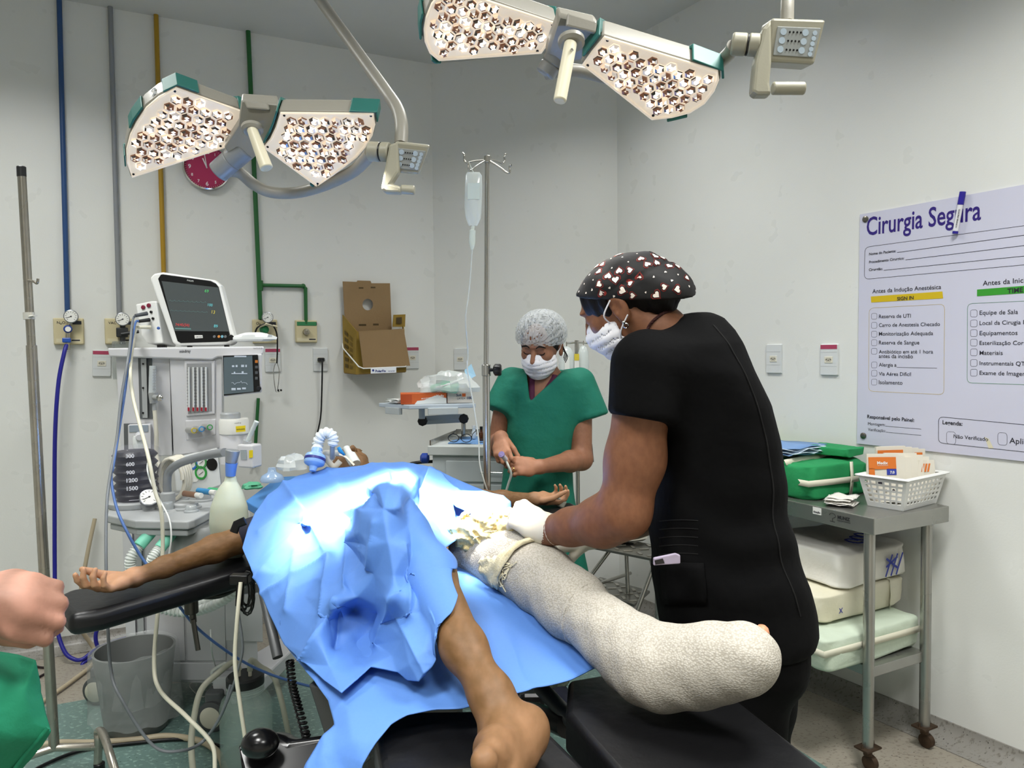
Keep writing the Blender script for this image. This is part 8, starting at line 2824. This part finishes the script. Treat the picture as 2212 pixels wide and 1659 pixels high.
mb = MB(); mb.lathe([(.074, .008), (.081, .014), (.081, .05), (.0, .05)], jc, UPV, 36); mb.build('rinse_water', mat('water_grey', '#6f8078', .05, alpha=.4), jr, smooth=40)
M_sil = mat('silicone_tube', '#b9b8a6', .3, alpha=.85)
s0, s1 = jc + Vector((-.016, -.01, .335)), jc + Vector((.02, -.01, .335))
mb = MB(); mb.tube(catmull([s0, s0 + UPV * .03 + Vector((-.015, 0, 0)), D(470, 1455, YJ - .05), D(435, 1490, YJ - .1), D(420, 1545, YJ - .14), D(413, 1610, YJ - .18), D(420, 1690, YJ - .22)], 8), .0095, 12)
tag(mb.build('suction_tube', M_sil, smooth=60), 'thick milky tube arching from the jar lid to the left', 'tube')
mb = MB(); mb.tube(catmull([s1, s1 + UPV * .035 + Vector((.005, 0, 0)), D(562, 1440, YJ), D(590, 1460, YJ), D(607, 1510, YJ), D(618, 1560, YJ + .02), D(626, 1600, YJ + .05)], 8), .009, 12)
tag(mb.build('suction_tube', M_sil, smooth=60), 'thick milky tube arching from the jar lid to the right', 'tube')

# floor hoses and cables
def floor_line(name, label, pts, r, m, cat='hose', n=8):
    mb = MB(); mb.tube(catmull(pts, n), r, 10)
    return tag(mb.build(name, m, smooth=60), label, cat)


M_bghose = mat('beige_hose', '#b5a88e', .45)
floor_line('floor_hose', 'beige hose running along the green floor past the bin to the jar', [G(20, 1640, .01), G(100, 1607, .012), G(200, 1604, .012), G(290, 1598, .012), G(360, 1590, .012), G(430, 1600, .012), G(470, 1625, .012), G(486, 1665, .012)], .011, M_bghose)
floor_line('floor_hose', 'beige hose curving behind the left stand up to the wall', [onL(205, 1120, .04), onL(190, 1190, .06), onL(172, 1290, .08), onL(165, 1340, .15), G(205, 1405, .012), G(202, 1432, .012), G(150, 1475, .012), G(70, 1530, .012), G(-20, 1585, .012)], .009, M_bghose)
floor_line('floor_cable', 'black cable crossing the floor beside the beige hose', [G(30, 1690, .008), G(100, 1650, .008), G(180, 1620, .008), G(290, 1605, .008), G(400, 1597, .008), G(480, 1612, .008)], .006, M_black, 'cable')
floor_line('floor_cable', 'dark cable sagging near the wall behind the left stand', [G(-10, 1370, .05), G(35, 1418, .01), G(80, 1440, .006), G(110, 1447, .006), G(20, 1495, .006), G(-30, 1520, .006)], .005, mat('maroon_black', '#1d1114', .4), 'cable')
floor_line('hanging_cable', 'cream cable hanging from the table edge in front of the jar', [D(520, 1258, 1.96), D(514, 1320, 1.93), D(508, 1400, 1.92), D(509, 1450, 1.91), D(520, 1530, 1.90), D(531, 1610, 1.90), D(533, 1690, 1.90)], .0055, M_wcream, 'cable')
floor_line('hanging_cable', 'dark grey cable swinging from the arm board clamp behind the jar', [D(512, 1290, 2.02), D(516, 1330, 2.02), D(524, 1400, 2.02), D(513, 1450, 2.03), D(497, 1500, 2.05), D(470, 1560, 2.08), D(440, 1600, 2.1)], .0038, M_wgrey, 'cable')
mb = MB()
P = []
for k in range(70):
    a = k * .5
    P.append(D(530 + 14 * cos(a) + 6 * sin(k * .13), 1268 + 38 * sin(a) + k * .35, 2.03 + .012 * sin(k * .21)))
mb.tube(P, .0026, 6)
tag(mb.build('cable_coil', M_black, smooth=70), 'hank of thin black cables hung under the arm board near the drape', 'cable')
floor_line('thin_line', 'thin white line looping on the floor beside the machine foot', [D(455, 1360, 2.6), D(458, 1410, 2.58), G(470, 1470, .02), G(440, 1505, .006), G(410, 1480, .03), G(440, 1470, .01), G(490, 1500, .006)], .0025, mat('line_clear'), 'tubing')

# ---------------- airway circuit at the patient's head and things on the tray
ac = thing('breathing_circuit', 'white corrugated elbow tube with blue ringed filter at the patient mouth', 'breathing circuit', D(690, 985, 2.42))
YA = 2.42
pts = catmull([D(684, 982, YA - .03), D(686, 962, YA), D(692, 944, YA), D(704, 935, YA), D(716, 940, YA), D(720, 952, YA), D(718, 964, YA), D(718, 990, YA + .03)], 12)
cut = int(len(pts) * .84)
mb = MB(); mb.tube(pts[:cut], [.0155 + (.0035 if k % 6 < 3 else 0) - .004 * max(0, (k - cut * .7) / cut) for k in range(cut)], 16); mb.build('corrugated_elbow', mat('elbow_white', '#e2e8ea', .3), ac, smooth=30)
mb = MB(); mb.tube(pts[cut - 1:], .0085, 12); mb.build('airway_tube', mat('airway_grey', '#b4b8ba', .3), ac, smooth=50)
fa = (D(685, 970, YA - .03) - D(676, 1012, YA - .06)).normalized()
fc = D(677, 1008, YA - .05)
mb = MB(); mb.lathe([(.010, -.015), (.014, 0), (.030, .008), (.033, .012), (.033, .035), (.030, .04), (.018, .046), (.016, .062)], fc, fa, 28); mb.build('filter', mat('filter_blue', '#8fb4e3', .3), ac, smooth=40)
mb = MB(); mb.lathe([(.0335, .020), (.0345, .021), (.0345, .028), (.0335, .029)], fc, fa, 28, cap=False); mb.build('dark_ring', mat('ring_navy', '#2a2f7a', .4), ac, smooth=40)
mb = MB(); mb.tube([D(731, 966, YA), D(735, 974, YA), D(744, 983, YA + .02)], [.005, .0075, .004], 10, flat=(1, .5)); tag(mb.build('pilot_balloon', mat('pilot_blue', '#3fa3d8', .25), smooth=60), 'small bright blue pilot balloon beside the patient mouth', 'balloon')
crumple('plastic_wrap', 'crumpled clear plastic wrapper beside the breathing filter', 'wrapper', D(628, 1002, 2.72), .06, .05, .035, M_film, 3)
crumple('green_cloth_tip', 'small folded green cloth beside the breathing bag', 'cloth', D(545, 1050, 2.52), .035, .03, .014, mat('cloth_mint', '#4f9a78', .7), 6)
mb = MB(); c = D(588, 1040, 2.66); mb.lathe([(.04, 0), (.043, .008), (.036, .022), (.016, .034), (.013, .05)], c, UPV, 24); tag(mb.build('face_mask_cup', mat('cup_clear', '#a8c4e4', .15, alpha=.6, spec=.8), smooth=50), 'clear anaesthesia face mask lying on the blue tray', 'face mask')
for (lab, a, b, r, m) in (('blue capped tube lying on the machine deck', (428, 1060), (455, 1056), .010, mat('vial_blue', '#3c86b8', .35)), ('maroon tipped connector lying on the machine deck', (398, 1066), (424, 1060), .010, mat('vial_brown', '#8a6a55', .4)), ('green labelled ampoule tube lying on the machine deck', (452, 1058), (482, 1050), .009, mat('vial_green', '#3f9a68', .4))):
    p, q = D(a[0], a[1], 2.50), D(b[0], b[1], 2.47)
    p.z = q.z = max(p.z, .872)
    t = thing('small_tube', lab, 'tube', p)
    mb = MB(); mb.cyl(p, q, r, 14); mb.build('body', m, t, smooth=40)
    mb = MB(); mb.cyl(q, q + (q - p) * .4, r * .9, 14); mb.build('tip', M_white, t, smooth=40)
